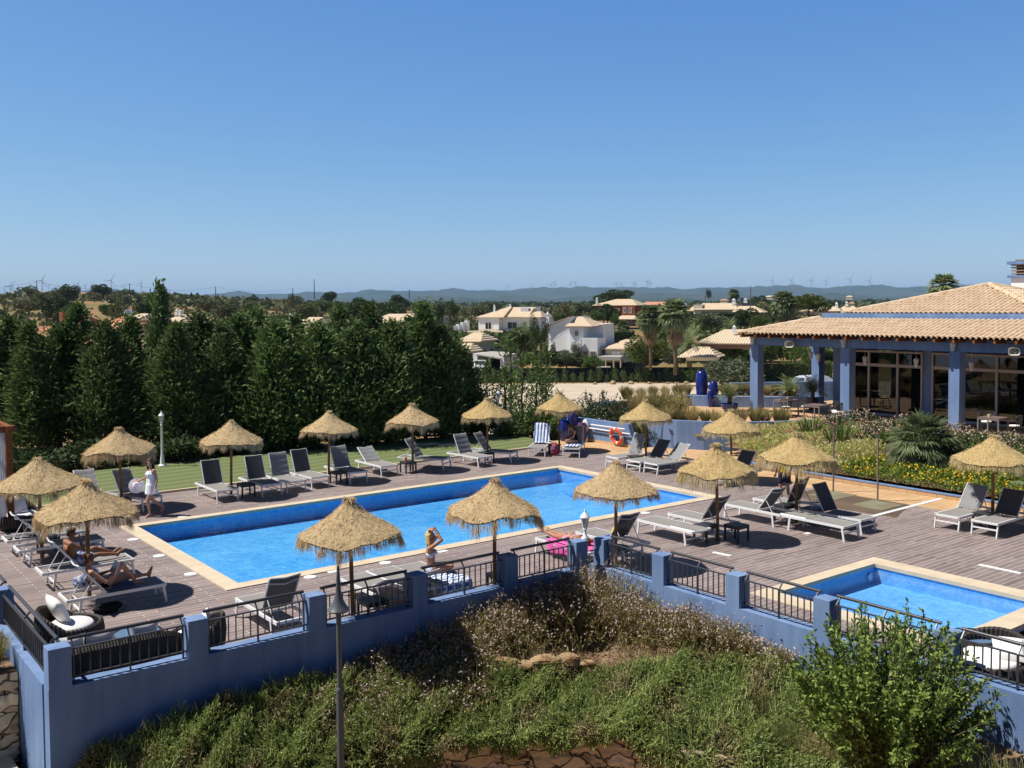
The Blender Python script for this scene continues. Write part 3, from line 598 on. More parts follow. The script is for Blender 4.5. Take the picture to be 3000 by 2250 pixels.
# lanterns and speakers
def lantern(name='wall_lantern', hang=0):
    r = empty(name, (0, 0, 0), 0, '', 'lantern')
    mb = MB(); mb.lathe([(.105, 0), (.115, .015), (.03, .09), (.012, .12)], 6); 
    if hang: mb.tube([(0, 0, .1), (0, 0, hang)], .006, 5); m2 = MB(); m2.lathe([(.05, -.25), (.012, -.32), (.004, -.36)], 6); m2.build('finial', M['whitep'], r)
    else: m2 = MB(); m2.lathe([(.07, -.25), (.06, -.27), (.001, -.28)], 6); m2.build('finial', M['whitep'], r); m2 = MB(); m2.box((.08, 0, -.1), (.14, .03, .03)); m2.build('bracket', M['whitep'], r)
    mb.build('cap', M['whitep'], r)
    mb = MB()
    for k in range(6):
        a = k*PI/3; mb.bar((.062*math.cos(a), .062*math.sin(a), -.25), (.1*math.cos(a), .1*math.sin(a), 0), .012)
    mb.build('cage', M['whitep'], r)
    mb = MB(); mb.lathe([(.05, -.24), (.088, -.005)], 6); mb.build('glass_shade', M['glass'], r); return r
wl = lantern(); used = 0
for y, s in ((29.0, 'above the first pavilion column'), (24.2, 'above the second pavilion column'), (19.4, 'above the third pavilion column')):
    place(wl, used, (36.5, y, 4.42), 0, 'small white wall lantern '+s, 'wall lanterns on the pavilion beam'); used = 1
hl = lantern('hanging_lantern', .62); used = 0
for (px, py), s in (((2397, 1046), 'in front of the far blue column'), ((2376, 1040), 'leftmost, hanging in front of the hedge'), ((2534, 1054), 'left of the first big window bay'), ((2684, 1060), 'before the wide first window'), ((2846, 1070), 'to the right of the third column')):
    d = ray(px, py); X_ = 38.2 if px != 2376 else 40; q_ = d*(X_/d[0]); place(hl, used, (q_[0], q_[1], q_[2]+H+.08), 0, 'white hanging lantern '+s, 'hanging lanterns under the pavilion eaves'); used = 1
def speaker():
    r = empty('loudspeaker', (0, 0, 0), 0, '', 'loudspeaker')
    mb = MB(); n = 16
    def rr(w, h, x, e=.5): return [(x, w*np.sign(math.cos(a))*abs(math.cos(a))**e, h*np.sign(math.sin(a))*abs(math.sin(a))**e) for a in (2*PI*(k+.5)/n for k in range(n))]
    V = rr(.2, .15, -.2)+rr(.185, .135, -.2)+rr(.09, .07, 0); 
    V2 = rr(.2, .15, -.2)+rr(.06, .06, .18)
    mb.add(V, [(i*n+j, (i)*n+(j+1) % n, (i+1)*n+(j+1) % n, (i+1)*n+j) for i in range(2) for j in range(n)])
    mb.add(V2, [(j, n+j, n+(j+1) % n, (j+1) % n) for j in range(n)]+[tuple(n+j for j in range(n))]); mb.build('horn', mat('beige_plastic', (.55, .53, .45), .5, .3), r)
    mb = MB(); mb.lathe([(.075, 0), (.07, .03), (.03, .05), (.001, .05)], 16); o = mb.build('cone', mat('grey_plastic', (.35, .35, .33), .5, .3), r); o.rotation_euler = (0, -PI/2, 0); o.location = (-.05, 0, 0)
    mb = MB(); mb.lathe([(.02, 0), (.001, .01)], 12); o = mb.build('driver', M['black'], r); o.rotation_euler = (0, -PI/2, 0); o.location = (-.105, 0, 0)
    mb = MB(); mb.box((.2, 0, .03), (.05, .07, .22)); mb.build('bracket', M['dark'], r); return r
sp = speaker(); place(sp, 0, (36.35, 26.75, 4.22), .25, 'beige horn loudspeaker on the beam between the first two columns'); place(sp, 1, (36.35, 16.95, 4.22), .25, 'beige horn loudspeaker on the beam at the right edge')
# ------------------------------------------------------------------ terrace furniture
def table(w, d, h, tm=None, name='side_table', cat='side table', fm=None, lt=.045):
    r = empty(name, (0, 0, 0), 0, '', cat); fm = fm or M['grey']; tm = tm or fm
    mb = MB(); mb.box((0, 0, h-.02), (w, d, .035)); mb.build('tabletop', tm, r)
    mb = MB()
    for s in (-1, 1): mb.box((0, s*(d/2-lt/2), h-.065), (w-2*lt, lt*.8, .05)); mb.box((s*(w/2-lt/2), 0, h-.065), (lt*.8, d-2*lt, .05))
    mb.build('apron', fm, r)
    for sx in (-1, 1):
        for sy in (-1, 1): mb = MB(); mb.box((sx*(w/2-lt/2), sy*(d/2-lt/2), h/2-.02), (lt, lt, h-.04)); mb.build('leg', fm, r)
    return r
GT = mat('grey_table', (.2, .18, .17), .5, .3)
bt = table(.8, .8, .74, mat('brown_tabletop', (.17, .12, .11), .5, .3), 'bistro_table', 'table', GT)
TB = [(36.3, 26.95, 'grey square bistro table left of the second pavilion column, farther one'), (34.95+.5, 24.75, 'grey square bistro table in front of the second pavilion column'), (36.4, 17.75, 'grey square bistro table in front of the right hand windows')]
for i, (x, y, s) in enumerate(TB): place(bt, i, (x, y, ZT), 0, s, 'bistro tables on the terrace')
def bistro_chair():
    r = empty('bistro_chair', (0, 0, 0), 0, '', 'chair')
    mb = MB(); mb.lathe([(.2, .42), (.22, .44), (.2, .46), (.001, .46)], 16); mb.build('seat', M['wicker'], r)
    mb = MB(); mb.lathe([(.19, .462), (.19, .49), (.17, .5), (.001, .5)], 16); mb.build('cushion', M['cush'], r)
    mb = MB(); A = np.linspace(PI*.62, PI*1.38, 9)
    for z in (.56, .63, .70, .77, .83): mb.tube([(.25*math.cos(a), .27*math.sin(a), z) for a in A], .012, 5)
    for a in A: mb.tube([(.22*math.cos(a), .23*math.sin(a), .45), (.26*math.cos(a), .28*math.sin(a), .84)], .009, 5)
    mb.tube([(.2, .26, .63), (0, .29, .66)]+[(.25*math.cos(a), .28*math.sin(a), .84) for a in A]+[(0, -.29, .66), (.2, -.26, .63)], .018, 6)
    mb.build('backrest', M['wicker'], r, smooth=2)
    for sx in (-1, 1):
        for sy in (-1, 1): mb = MB(); mb.tube([(sx*.13, sy*.13, .43), (sx*.23, sy*.22, 0)], .011, 6); mb.build('leg', M['dark'], r)
    return r
bc = bistro_chair(); 
for i, (x, y, a, s) in enumerate([(35.75, 26.55, 1.1, 'dark woven chair at the left of the far bistro table, white cushion'), (36.55, 26.1, 1.6, 'dark woven chair right of the far bistro table beside the cycad'), (35.95, 24.3, 2.4, 'dark woven chair tucked behind the near bistro table'), (35.6, 23.9, 2.0, 'dark woven chair half hidden by the second column'), (37.0, 18.3, 3.4, 'dark woven chair behind the right hand bistro table'), (36.5, 17.0, 1.9, 'dark woven chair at the right edge by the bistro table')]):
    place(bc, i, (x, y, ZT), a, s, 'woven chairs on the terrace')
def pot(prof, name, m, c, label, cat, sc=1):
    mb = MB(); mb.lathe(prof, 22); o = mb.build(name, m, smooth=1); o.location = c; o.scale = (sc, sc, sc); return tag(o, label, cat)
tallv = [(.2, 0), (.23, .1), (.3, .9), (.31, 1.35), (.24, 1.62), (.2, 1.66), (.22, 1.72), (.16, 1.7), (.001, 1.4)]
vl = [((37.3, 32.75), 1.0, 'tallest of the three glossy cobalt blue pots on the terrace'), ((37.25, 31.95), .72, 'middle sized cobalt blue pot right of the tallest one'), ((36.75, 31.7), .5, 'smallest cobalt blue pot at the front of the group')]
for (x, y), s, l in vl: pot(tallv, 'tall_pot', M['cobalt'], (x, y, ZT), l, 'pot', s)
g = G(1707, 1298); pot([(.16, 0), (.2, .1), (.27, .9), (.27, 1.2), (.2, 1.4), (.22, 1.44), (.16, 1.43), (.001, 1.2)], 'tall_pot', M['cobalt'], (28.55, 32.6, 0), 'tall cobalt blue pot standing against the left part of the back wall', 'pot', 1.05)
pot([(.12, 0), (.25, .3), (.3, .6), (.2, .85), (.16, .9), (.2, .94), (.14, .93), (.001, .8)], 'round_pot', M['cobalt'], (28.15, 32.7, 0), 'shorter blue pot in front of the tall pot by the back wall', 'pot', 1.0)
pot([(.14, 0), (.22, .5), (.24, .8), (.18, .95), (.14, .93), (.001, .8)], 'round_pot', mat('plum_glaze', (.12, .05, .12), .3, .5), (28.55, 31.95, 0), 'plum coloured pot at the foot of the back wall beside the seated woman', 'pot', .9)
pot([(.2, 0), (.36, .12), (.42, .34), (.4, .36), (.36, .3), (.001, .26)], 'bowl_pot', M['cobalt'], (36.0, 29.9, ZT), 'wide low blue pot holding the cycad left of the first column', 'pot')
pot([(.16, 0), (.27, .5), (.29, .55), (.2, .5), (.001, .45)], 'dark_pot', M['dark'], (39.2, 27.6, ZT), 'dark pot under the cycad on the far side of the first table', 'pot')
for i, (x, y, z) in enumerate([(36.35, 26.9, ZT+.74), (36.4, 17.9, ZT+.74)]):
    mb = MB(); mb.lathe([(.05, 0), (.055, .09), (.04, .09), (.001, .02)], 10); o = mb.build('candle_jar', mat('candle_wax', (.65, .6, .3), .5, .3)); o.location = (x, y, z); tag(o, ('small cream candle jar on the far left bistro table', 'small cream candle jar on the right hand bistro table')[i], 'candle jar')

# ================================================================== PARASOLS
STRAW = [mat('straw', (.76, .59, .36), .9, .1, col2=(.55, .41, .23), island=2, nscale=3, trans=.1), mat('straw_olive', (.72, .58, .33), .9, .1, col2=(.52, .41, .22), island=2, nscale=3, trans=.1)]
STB = [mat('straw_mat', (.66, .5, .3), .95, .1, col2=(.5, .38, .21), nscale=60, bump=1, bscale=160), mat('straw_mat_olive', (.64, .47, .22), .95, .1, col2=(.5, .36, .16), nscale=60, bump=1, bscale=160)]
def parasol(kind, tuft, fr_len, seed, R=.93, wav=.03):
    g = np.random.default_rng(seed); r = empty('straw_parasol', (0, 0, 0), 0, '', 'parasol')
    mb = MB(); mb.tube([(0, 0, 0), (0, 0, 2.2)], [.042, .036], 10); mb.build('pole', M['wood'], r, smooth=1)
    prof = [(0.0, 2.40), (.045, 2.385), (.09, 2.335), (.16, 2.26), (.3, 2.14), (.46, 2.03), (.62, 1.935), (.76, 1.86), (.86, 1.80), (R, 1.745)]
    n = 48; ph = g.uniform(0, 6, 4); V = []
    def zoff(a, rr): return wav*(rr/R)**2*(math.sin(3*a+ph[0])+.7*math.sin(7*a+ph[1])*.6)+.012*math.sin(11*a+ph[2]+rr*9)
    for rr, z in prof:
        for j in range(n):
            a = 2*PI*j/n; V.append((rr*math.cos(a), rr*math.sin(a), z+zoff(a, rr)))
    k = len(prof); F = [(i*n+j, i*n+(j+1) % n, (i+1)*n+(j+1) % n, (i+1)*n+j) for i in range(k-1) for j in range(n)]
    mb = MB(); mb.add(V, F); V2 = [(x*.97, y*.97, z-.035) for x, y, z in V]; mb.add(V2, [q[::-1] for q in F])
    can = mb.build('canopy', STB[kind], r, smooth=2)
    pr_, pz = np.array([p[0] for p in prof]), np.array([p[1] for p in prof])
    # hairs over the canopy
    N = 5200; rr = R*np.sqrt(g.uniform(.004, 1, N)); a = g.uniform(0, 2*PI, N); z = np.interp(rr, pr_, pz)+np.array([zoff(x, y) for x, y in zip(a, rr)])+.004
    P = np.stack([rr*np.cos(a), rr*np.sin(a), z], 1); da = a+g.normal(0, .9, N)
    D = unit(np.stack([np.cos(da), np.sin(da), -.55+g.normal(0, .22, N)+.3], 1)); D[:, 2] = -.5+g.normal(0, .2, N)+.12; D = unit(D)
    blades(P, D, g.uniform(.05, .12, N), .007, 'thatch', STRAW[kind], can, bend=.0)
    N = 3000; a = g.uniform(0, 2*PI, N); a = a+.05*np.sin(a*17+ph[3]); rr = R*g.uniform(.93, 1.01, N); z = np.interp(rr, pr_, pz)+np.array([zoff(x, R) for x in a])-.01
    P = np.stack([rr*np.cos(a), rr*np.sin(a), z], 1); oa = a+g.normal(0, .25, N)
    cl = .75+.35*np.sin(a*5+ph[0])*np.sin(a*9+ph[1]); D = unit(np.stack([np.cos(oa)*.28, np.sin(oa)*.28, -1+0*a], 1)+g.normal(0, .12, (N, 3)))
    blades(P, D, fr_len*cl*g.uniform(.4, 1.15, N), .007, 'fringe', STRAW[kind], can, bend=.02)
    N = int(420*tuft)+60; a = g.uniform(0, 2*PI, N); P = np.stack([.05*np.cos(a), .05*np.sin(a), 2.34+g.uniform(0, .05, N)], 1)
    D = unit(np.stack([np.cos(a)*.8, np.sin(a)*.8, g.uniform(.1, 1.6, N)], 1)); blades(P, D, g.uniform(.06, .15, N)*(.55+.6*tuft), .01, 'tuft', STRAW[kind], can, bend=.45)
    mb = MB()
    for q in range(8):
        b = q*PI/4; mb.bar((.03*math.cos(b), .03*math.sin(b), 2.2), (.88*math.cos(b), .88*math.sin(b), 1.72), .022)
    mb.build('ribs', M['wood'], r); return r
UP = [parasol(0, .1, .3, 1), parasol(0, .7, .33, 2, wav=.045), parasol(1, 1.0, .46, 3, wav=.05), parasol(1, .45, .3, 4), parasol(0, .3, .26, 5, wav=.02), parasol(0, .5, .38, 6, wav=.06)]
US = [(5.26, 25.35, 0, 'straw parasol at the far left edge beside the wooden pergola post', 1.12), (5.3, 21.3, 1, 'straw parasol over the two sunbathers on the left', 1.05),
 (8.48, 30.13, 5, 'straw parasol behind the walking woman in white', 1.06), (11.75, 29.84, 0, 'straw parasol right of the first tall white lamp post', 1), (15.34, 30.17, 4, 'straw parasol in front of the second white lamp post', 1.0),
 (18.8, 30.3, 1, 'straw parasol over the side table with the red bottle', 1), (22.22, 30.34, 3, 'straw parasol just left of the third white lamp post', 1), (26.0, 30.5, 3, 'straw parasol shading the woman beside the striped towels', 1),
 (8.63, 16.06, 1, 'straw parasol with a bushy tip, nearest to the grey lamp post', 1.0), (11.85, 15.98, 5, 'straw parasol between the blonde woman and the pink towel', 1), (15.38, 16.07, 4, 'straw parasol rising above the white pier lantern', 1),
 (19.19, 16.3, 2, 'shaggy straw parasol with long loose fringe and tall tuft by the pool corner', 1.02), (22.45, 16.3, 2, 'broad straw parasol over the person in the yellow shirt', 1.08), (26.09, 12.7, 3, 'straw parasol at the right edge by the yellow flower bed', 1.1),
 (26.21, 25.73, 3, 'straw parasol behind the orange lifebuoy, before the gap in the blue walls', 1.0), (25.96, 21.48, 3, 'straw parasol in front of the curved blue wall', 1.0)]
seen = set()
for (x, y, k, s, w) in US:
    u = place(UP[k], k in seen, (x, y, 0), random.uniform(0, 6.28), s, 'straw parasols around the pool', sc=(w, w, 1.02), rx=random.uniform(-.025, .025), ry=random.uniform(-.025, .025)); seen.add(k)

# ================================================================== SUN LOUNGERS
def lounger(ang, sling, seatm, padded=False):
    """origin: mid of the foot legs on the ground; +x points to the foot end"""
    r = empty('sun_lounger', (0, 0, 0), 0, '', 'sun lounger'); Z = .36; w = .33; xf = .03; xh = -1.88; xp = -1.12
    mb = MB()
    for s in (-1, 1): mb.box(((xf+xh)/2, s*w, Z), (xf-xh, .032, .06))
    mb.box((xf-.02, 0, Z), (.04, 2*w, .055)); mb.box((xh+.02, 0, Z), (.04, 2*w, .055)); mb.box((xp+.02, 0, Z-.01), (.03, 2*w, .03))
    mb.box((0.0, 0, .2), (.03, 2*w-.02, .035)); mb.box((-1.62, 0, .13), (.03, 2*w, .035)); mb.build('frame', M['white'], r)
    for xs, dx in ((-.03, .06), (-1.6, -.05)):
        for s in (-1, 1): mb = MB(); mb.bar((xs, s*w, Z), (xs+dx, s*w*.98, 0), .05, .03, up=(0, 1, 0)); mb.build('leg', M['white'], r)
    mb = MB(); n = 8
    V = []
    for i in range(n+1):
        x = xf-.03-(xf-.03-xp)*i/n
        for j in range(7): y = -1+2*j/6; V.append((x, y*(w-.018), Z+.032-.025*(1-y*y)*(1-(2*i/n-1)**4)))
    F = [(i*7+j, (i+1)*7+j, (i+1)*7+j+1, i*7+j+1) for i in range(n) for j in range(6)]
    mb.add(V, F); mb.build('seat', seatm, r, smooth=2)
    a = math.radians(ang); Lb = .80
    def bp(t, y, o=0): return (xp-t*math.cos(a)-o*math.sin(a)*-1*0+o*math.sin(a)*1.0, y, Z+.035+t*math.sin(a)+o*math.cos(a))
    mb = MB()
    for s in (-1, 1): mb.tube([bp(0, s*(w-.03)), bp(Lb, s*(w-.03))], .016, 8)
    mb.tube([bp(Lb, -(w-.03)), bp(Lb-.01, 0, -.03), bp(Lb, w-.03)], .014, 8); mb.tube([bp(Lb*.85, -(w-.03)), bp(Lb*.83, 0, -.06), bp(Lb*.85, w-.03)], .012, 8)
    if ang > 8:
        q = bp(Lb*.55, 0)
        for s in (-1, 1): mb.tube([bp(Lb*.5, s*(w-.04)), (xp-.5, s*(w-.06), Z-.06)], .011, 6)
        mb.tube([(xp-.5, -(w-.06), Z-.06), (xp-.5, w-.06, Z-.06)], .011, 6)
    mb.build('back_frame', M['white'], r, smooth=1)
    mb = MB(); n = 12; V = []
    for i in range(n+1):
        t = .02+(Lb-.03)*i/n
        for j in range(7):
            y = -1+2*j/6; o = -.02*(1-y*y)
            if padded: o += .016*abs(math.sin(PI*i/3))
            V.append(bp(t, y*(w-.035), o+.012))
    F = [(i*7+j, (i+1)*7+j, (i+1)*7+j+1, i*7+j+1) for i in range(n) for j in range(6)]
    mb.add(V, F); mb.build('backrest', sling, r, smooth=(1 if padded else 2)); return r
LT = {}
def put_lounger(x, y, hd, ang, kind, label):
    key = (ang, kind); used = key in LT
    if not used: LT[key] = lounger(ang, {'g': M['sling'], 'd': M['slingd'], 'p': M['pad']}[kind], M['sling'] if kind != 'D' else M['slingd'], kind == 'p')
    return place(LT[key], used, (x, y, 0), math.radians(hd), label, 'white framed sun loungers around the pool')
LN = [(7.95, 30.6, -90, 45, 'p', 'sun lounger on the lawn edge partly hidden behind the front left parasol'), (9.15, 29.4, -72, 58, 'p', 'sun lounger behind the walking woman in white'),
 (11.34, 29.1, -90, 68, 'd', 'dark backed sun lounger standing alone left of the third far parasol pole'), (12.8, 29.11, -90, 66, 'd', 'dark blue shaded sun lounger just right of the third far parasol pole'),
 (13.66, 29.16, -90, 68, 'p', 'sun lounger with a quilted grey back between two dark backed ones'), (14.64, 29.4, -86, 68, 'd', 'dark backed sun lounger left of the pole before the second lamp post'),
 (16.06, 29.39, -90, 62, 'p', 'quilted sun lounger right of the pole before the second lamp post, seat in shade'), (17.55, 29.85, -90, 35, 'p', 'sun lounger with a low reclined pale back on the lawn side'),
 (20.05, 29.95, -59, 55, 'p', 'sun lounger turned to the right beside the table with the red bottle'), (21.33, 29.3, -86, 62, 'p', 'upright quilted sun lounger before the stepping stones in the lawn'),
 (22.94, 29.6, -62, 55, 'p', 'sun lounger whose shaded seat lies behind a side table, left of the striped towel'), (24.38, 29.97, -139, 62, 'g', 'sun lounger with a blue and white striped towel over its back'),
 (25.23, 28.87, -139, 60, 'g', 'sun lounger the shaded woman is sitting on'), (24.93, 26.2, 180, 66, 'p', 'pale upright sun lounger left of the parasol pole by the lifebuoy'),
 (24.92, 25.09, 180, 50, 'd', 'middle of the three sun loungers before the blue wall, back in shade'), (24.98, 24.28, 180, 42, 'p', 'sun lounger before the blue wall with its back half in the sun'),
 (24.98, 21.24, 180, 52, 'd', 'sun lounger half hidden by the shaggy parasol fringe'), (21.8, 17.98, 90, 52, 'd', 'sun lounger with raised dark back, front left of the right hand cluster'),
 (23.05, 17.98, 90, 66, 'd', 'sun lounger next to the yellow shirted person with a steep dark back'), (22.85, 14.38, -90, 62, 'd', 'sun lounger facing away from the pool with a raised dark back, shaded seat'),
 (21.83, 14.22, -90, 0, 'g', 'flat sun lounger in the full sun nearest the small pool'), (18.46, 18.09, 90, 0, 'g', 'flat sun lounger left of the two dark side tables'),
 (19.62, 18.1, 90, 54, 'd', 'sun lounger with a dark back directly behind the shaggy parasol pole'), (16.27, 18.05, 90, 56, 'd', 'sun lounger with a dark raised back right of the white pier lantern'),
 (15.1, 18.2, 90, 0, 'g', 'flat sun lounger under the pink towel'), (9.73, 18.1, 90, 24, 'd', 'slightly reclined sun lounger nearest to the grey lamp post'),
 (10.42, 18.15, 90, 24, 'd', 'slightly reclined sun lounger next to the blonde woman'), (11.07, 18.1, 90, 0, 'g', 'sun lounger under the striped towel where the blonde woman sits'),
 (7.5, 18.05, 90, 60, 'd', 'single sun lounger with a dark back beside the front railing near the pool corner'), (6.42, 20.27, 0, 50, 'd', 'sun lounger with the reading woman'),
 (6.5, 22.67, 0, 50, 'd', 'sun lounger with the man in blue shorts'), (6.52, 25.1, 0, 48, 'd', 'empty sun lounger in the shade beyond the sitting man'), (6.5, 26.35, 0, 46, 'g', 'empty sunlit sun lounger farthest along the left row'),
 (24.8, 13.27, 180, 50, 'p', 'sun lounger at the right edge with a pale back touched by fringe shadow'), (24.82, 12.28, 180, 52, 'd', 'sun lounger with a dark back cut by the right edge')]
for q in LN: put_lounger(*q)
DT = mat('dark_table', (.04, .042, .048), .5, .4)
st = table(.45, .45, .42, DT, 'side_table', 'side table', DT)
ST = [(8.35, 29.7, 'dark side table beside the pole behind the walking woman'), (12.15, 29.6, 'dark side table between the two dark loungers at the third far parasol'), (15.5, 29.75, 'dark side table right of the fourth far parasol pole base'),
 (18.45, 30.05, 'side table carrying the red bottle'), (21.95, 30.05, 'dark side table in front of the shaded seat under the fifth far parasol'), (25.35, 30.35, 'side table with a sun hat between the striped towels'),
 (25.65, 25.75, 'dark side table beside the pole before the lifebuoy wall'), (9.15, 16.25, 'dark side table behind the railing right of the grey lamp post'), (12.15, 16.15, 'grey side table behind the railing in front of the pool parasol pole'),
 (18.95, 16.5, 'dark side table left of the shaggy parasol pole'), (19.55, 16.0, 'dark side table right of the shaggy parasol pole casting a long shadow'), (22.55, 16.75, 'dark side table left of the pole under the broad parasol'),
 (22.75, 16.0, 'dark side table between four loungers right of the broad parasol pole'), (25.75, 12.75, 'grey side table between the two loungers at the right edge'), (15.6, 16.35, 'dark side table below the white pier lantern lounger'), (5.5, 25.8, 'small side table between the empty loungers on the left')]
for i, (x, y, s) in enumerate(ST): place(st, i, (x, y, 0), random.uniform(-.05, .05), s, 'low side tables beside the parasols')
def thing(mb, name, m, loc, label, cat, rz=0, smooth=1, group=None):
    o = mb.build(name, m, smooth=smooth); o.location = loc; o.rotation_euler = (0, 0, rz); return tag(o, label, cat, group)
r = empty('bottle', (18.33, 30.0, .42), 0, 'small red bottle on the side table by the lawn', 'bottle')
mb = MB(); mb.lathe([(.035, 0), (.037, .02), (.037, .13), (.02, .17), (.001, .17)], 12); mb.build('body', mat('red_drink', (.5, .04, .02), .2, .5), r)
mb = MB(); mb.tube([(0, 0, .15), (.015, 0, .27)], .008, 6); mb.build('straw', mat('red_straw', (.5, .03, .03)), r)
mb = MB(); mb.lathe([(.15, 0), (.15, .01), (.07, .03), (.065, .1), (.001, .12)], 18); thing(mb, 'sun_hat', mat('straw_hat', (.6, .52, .45), .9), (25.35, 30.35, .42), 'pale sun hat lying on the side table between the striped towels', 'hat')

# ================================================================== LAMPS
def lamp_head(r, z, s=1):
    mb = MB(); mb.lathe([(.05*s, z), (.07*s, z+.02*s), (.03*s, z+.05*s), (.02*s, z+.07*s)], 6)
    for k in range(6): a = k*PI/3; mb.bar((.06*s*math.cos(a), .06*s*math.sin(a), z+.05*s), (.115*s*math.cos(a), .115*s*math.sin(a), z+.32*s), .014*s)
    mb.build('cage', M['whitep'], r)
    mb = MB(); mb.lathe([(.05*s, z+.05*s), (.1*s, z+.315*s)], 6); mb.build('glass_shade', M['glass'], r)
    mb = MB(); mb.lathe([(.135*s, z+.32*s), (.14*s, z+.34*s), (.09*s, z+.42*s), (.045*s, z+.46*s), (.02*s, z+.5*s), (.03*s, z+.52*s), (.004*s, z+.58*s)], 12); mb.build('cap', M['whitep'], r, smooth=1)
def lamp_post():
    r = empty('lamp_post', (0, 0, 0), 0, '', 'lamp post')
    mb = MB(); mb.lathe([(.15, 0), (.15, .06), (.09, .1), (.075, .3), (.045, .5), (.04, 1.55), (.055, 1.58), (.03, 1.64), (.03, 1.68)], 14); mb.build('post', M['whitep'], r, smooth=1)
    lamp_head(r, 1.66, .82); return r
lp = lamp_post()
for i, (px, py, s) in enumerate([(476, 1367, 'white lamp post left of the tall green hedge trees, nearest the walking woman'), (970, 1308, 'white lamp post half hidden behind the fourth far parasol'), (1460, 1273, 'white lamp post among the young trees near the car park')]):
    g = G(px, py); place(lp, i, (g[0], g[1], 0), 0, s, 'white lamp posts along the lawn')
r = empty('pier_lantern', (14.2, 15.8, .9), 0, 'white lantern standing on the corner pier of the blue walls', 'lantern')
mb = MB(); mb.lathe([(.085, 0), (.08, .03), (.045, .06), (.03, .14), (.035, .2), (.025, .24)], 10); mb.build('base', M['whitep'], r, smooth=1); lamp_head(r, .2, .8)
g = W(992, 1785, 13.6)
r = empty('street_lamp', (g[0], g[1], -2.6), 0, 'dark grey lamp post with a flared shade in front of the blue wall', 'lamp post'); zz = g[2]+2.6
mb = MB(); mb.tube([(0, 0, 0), (0, 0, zz-1.15)], .05, 12); mb.tube([(0, 0, zz-1.15), (0, 0, zz+.0)], .036, 12); mb.lathe([(.05, zz-1.18), (.056, zz-1.15), (.05, zz-1.12), (.036, zz-1.1)], 12); mb.build('post', M['grey'], r, smooth=1)
mb = MB(); mb.lathe([(.13, zz-.03), (.155, zz-.012), (.155, zz+.0), (.12, zz+.04), (.075, zz+.12), (.045, zz+.22), (.032, zz+.32), (.03, zz+.42), (.022, zz+.5), (.018, zz+.61), (.001, zz+.615)], 24); mb.build('shade', M['grey'], r, smooth=1)
mb = MB(); mb.lathe([(.001, zz-.05), (.07, zz-.045), (.075, zz-.03)], 16); mb.build('diffuser', M['glass'], r)
def shower(px, py, s, i):
    g = G(px, py); r = empty('shower_pole', (g[0], g[1], 0), 0, s, 'shower', 'shower poles beside the deck')
    mb = MB(); mb.tube([(0, 0, 0), (0, 0, 2.1)], .027, 10); mb.lathe([(.06, 0), (.06, .01), (.03, .02)], 12); mb.build('pole', mat('weathered_pole', (.22, .17, .14), .5, .4), r, smooth=1)
    mb = MB(); mb.tube([(0, 0, 2.1), (-.04, .03, 2.17), (-.12, .09, 2.2)], .013, 8); mb.lathe([(.001, 2.2), (.03, 2.19), (.035, 2.17), (.001, 2.165)], 14, c=(-.12, .09, 0)); mb.build('shower_head', M['grey'], r, smooth=1)
    for z in (.95, 1.2): mb = MB(); mb.tube([(0, 0, z), (-.06, -.03, z)], .016, 8); mb.build('tap', mat('chrome', (.7, .7, .72), .15, .5, 1), r, smooth=1)
shower(2441, 1441, 'thin shower pole left of the flower bed palm', 0); shower(2571, 1467, 'thin shower pole in front of the fan palm', 1)
SG = mat('green_mat', (.22, .24, .16), .7, .3, col2=(.2, .16, .1), nscale=1.5)
for i, (px, py) in enumerate([(2441, 1447), (2571, 1476)]):
    g = G(px, py); mb = MB(); mb.box((0, 0, .006), (1.15, 1.0, .012)); thing(mb, 'shower_tray', SG, (g[0]-.2, g[1]-.1, 0), ('greenish shower tray under the left shower pole', 'greenish shower tray under the right shower pole')[i], 'shower tray', smooth=0)
mb = MB(); mb.prism([(25.1, 14.9), (27, 15.6), (27, 18.9), (25.6, 18.8), (24.9, 16.8)], .002, .005); struct(mb.build('wet_deck_patch', mat('wet_deck', (.11, .08, .055), .5, .3, col2=(.17, .12, .08), nscale=1.2)))

# ================================================================== LIFEBUOY, NETS, TOWELS, BAGS
r = empty('lifebuoy', (28.72, 29.95, .45), 0, 'orange lifebuoy with white bands leaning on the low blue wall', 'lifebuoy')
r.rotation_euler = (0, math.radians(-12), math.radians(0))
OR = mat('orange_ring', (.75, .1, .03), .5, .4); RR = .315; rt = .075
def arc(a0, a1, rad, m, name):
    mb = MB(); A = np.linspace(a0, a1, 12); mb.tube([(0, RR*math.cos(a), RR*math.sin(a)) for a in A], rad, 12); mb.build(name, m, r, smooth=2)
for k in range(4): arc(PI/2*k+.13+PI/4*0, PI/2*(k+1)-.13, rt, OR, 'ring_quarter'); arc(PI/2*k-.13, PI/2*k+.13, rt*1.02, M['cush'], 'white_band')
mb = MB()
for k in range(4):
    A = np.linspace(PI/2*k+.1, PI/2*(k+1)-.1, 8); mb.tube([(-.02, (RR+.08+.04*math.sin((a-PI/2*k)*2))*math.cos(a), (RR+.08+.04*math.sin((a-PI/2*k)*2))*math.sin(a)) for a in A], .008, 5)
mb.build('grab_rope', M['whitep'], r)
mb = MB(); mb.tube([(28.78, 31.6, .78), (28.78, 29.5, .78)], .03, 10); tag(mb.build('net_pole', M['whitep'], smooth=1), 'upper of the two white poles on the low blue wall, shorter', 'pole')
r = empty('pool_net', (28.78, 31.75, .62), 0, 'longer white pole with its pool net against the low blue wall', 'pool net')
mb = MB(); mb.tube([(0, 0, 0), (0, -2.55, -.02)], .03, 10); mb.build('pole', M['whitep'], r, smooth=1)
mb = MB(); mb.ell((-.05, .18, .08), (.06, .2, .3), 14, 8); mb.build('net', mat('net_mesh', (.65, .65, .65), .9), r, smooth=2)
g = G(1936, 1318)
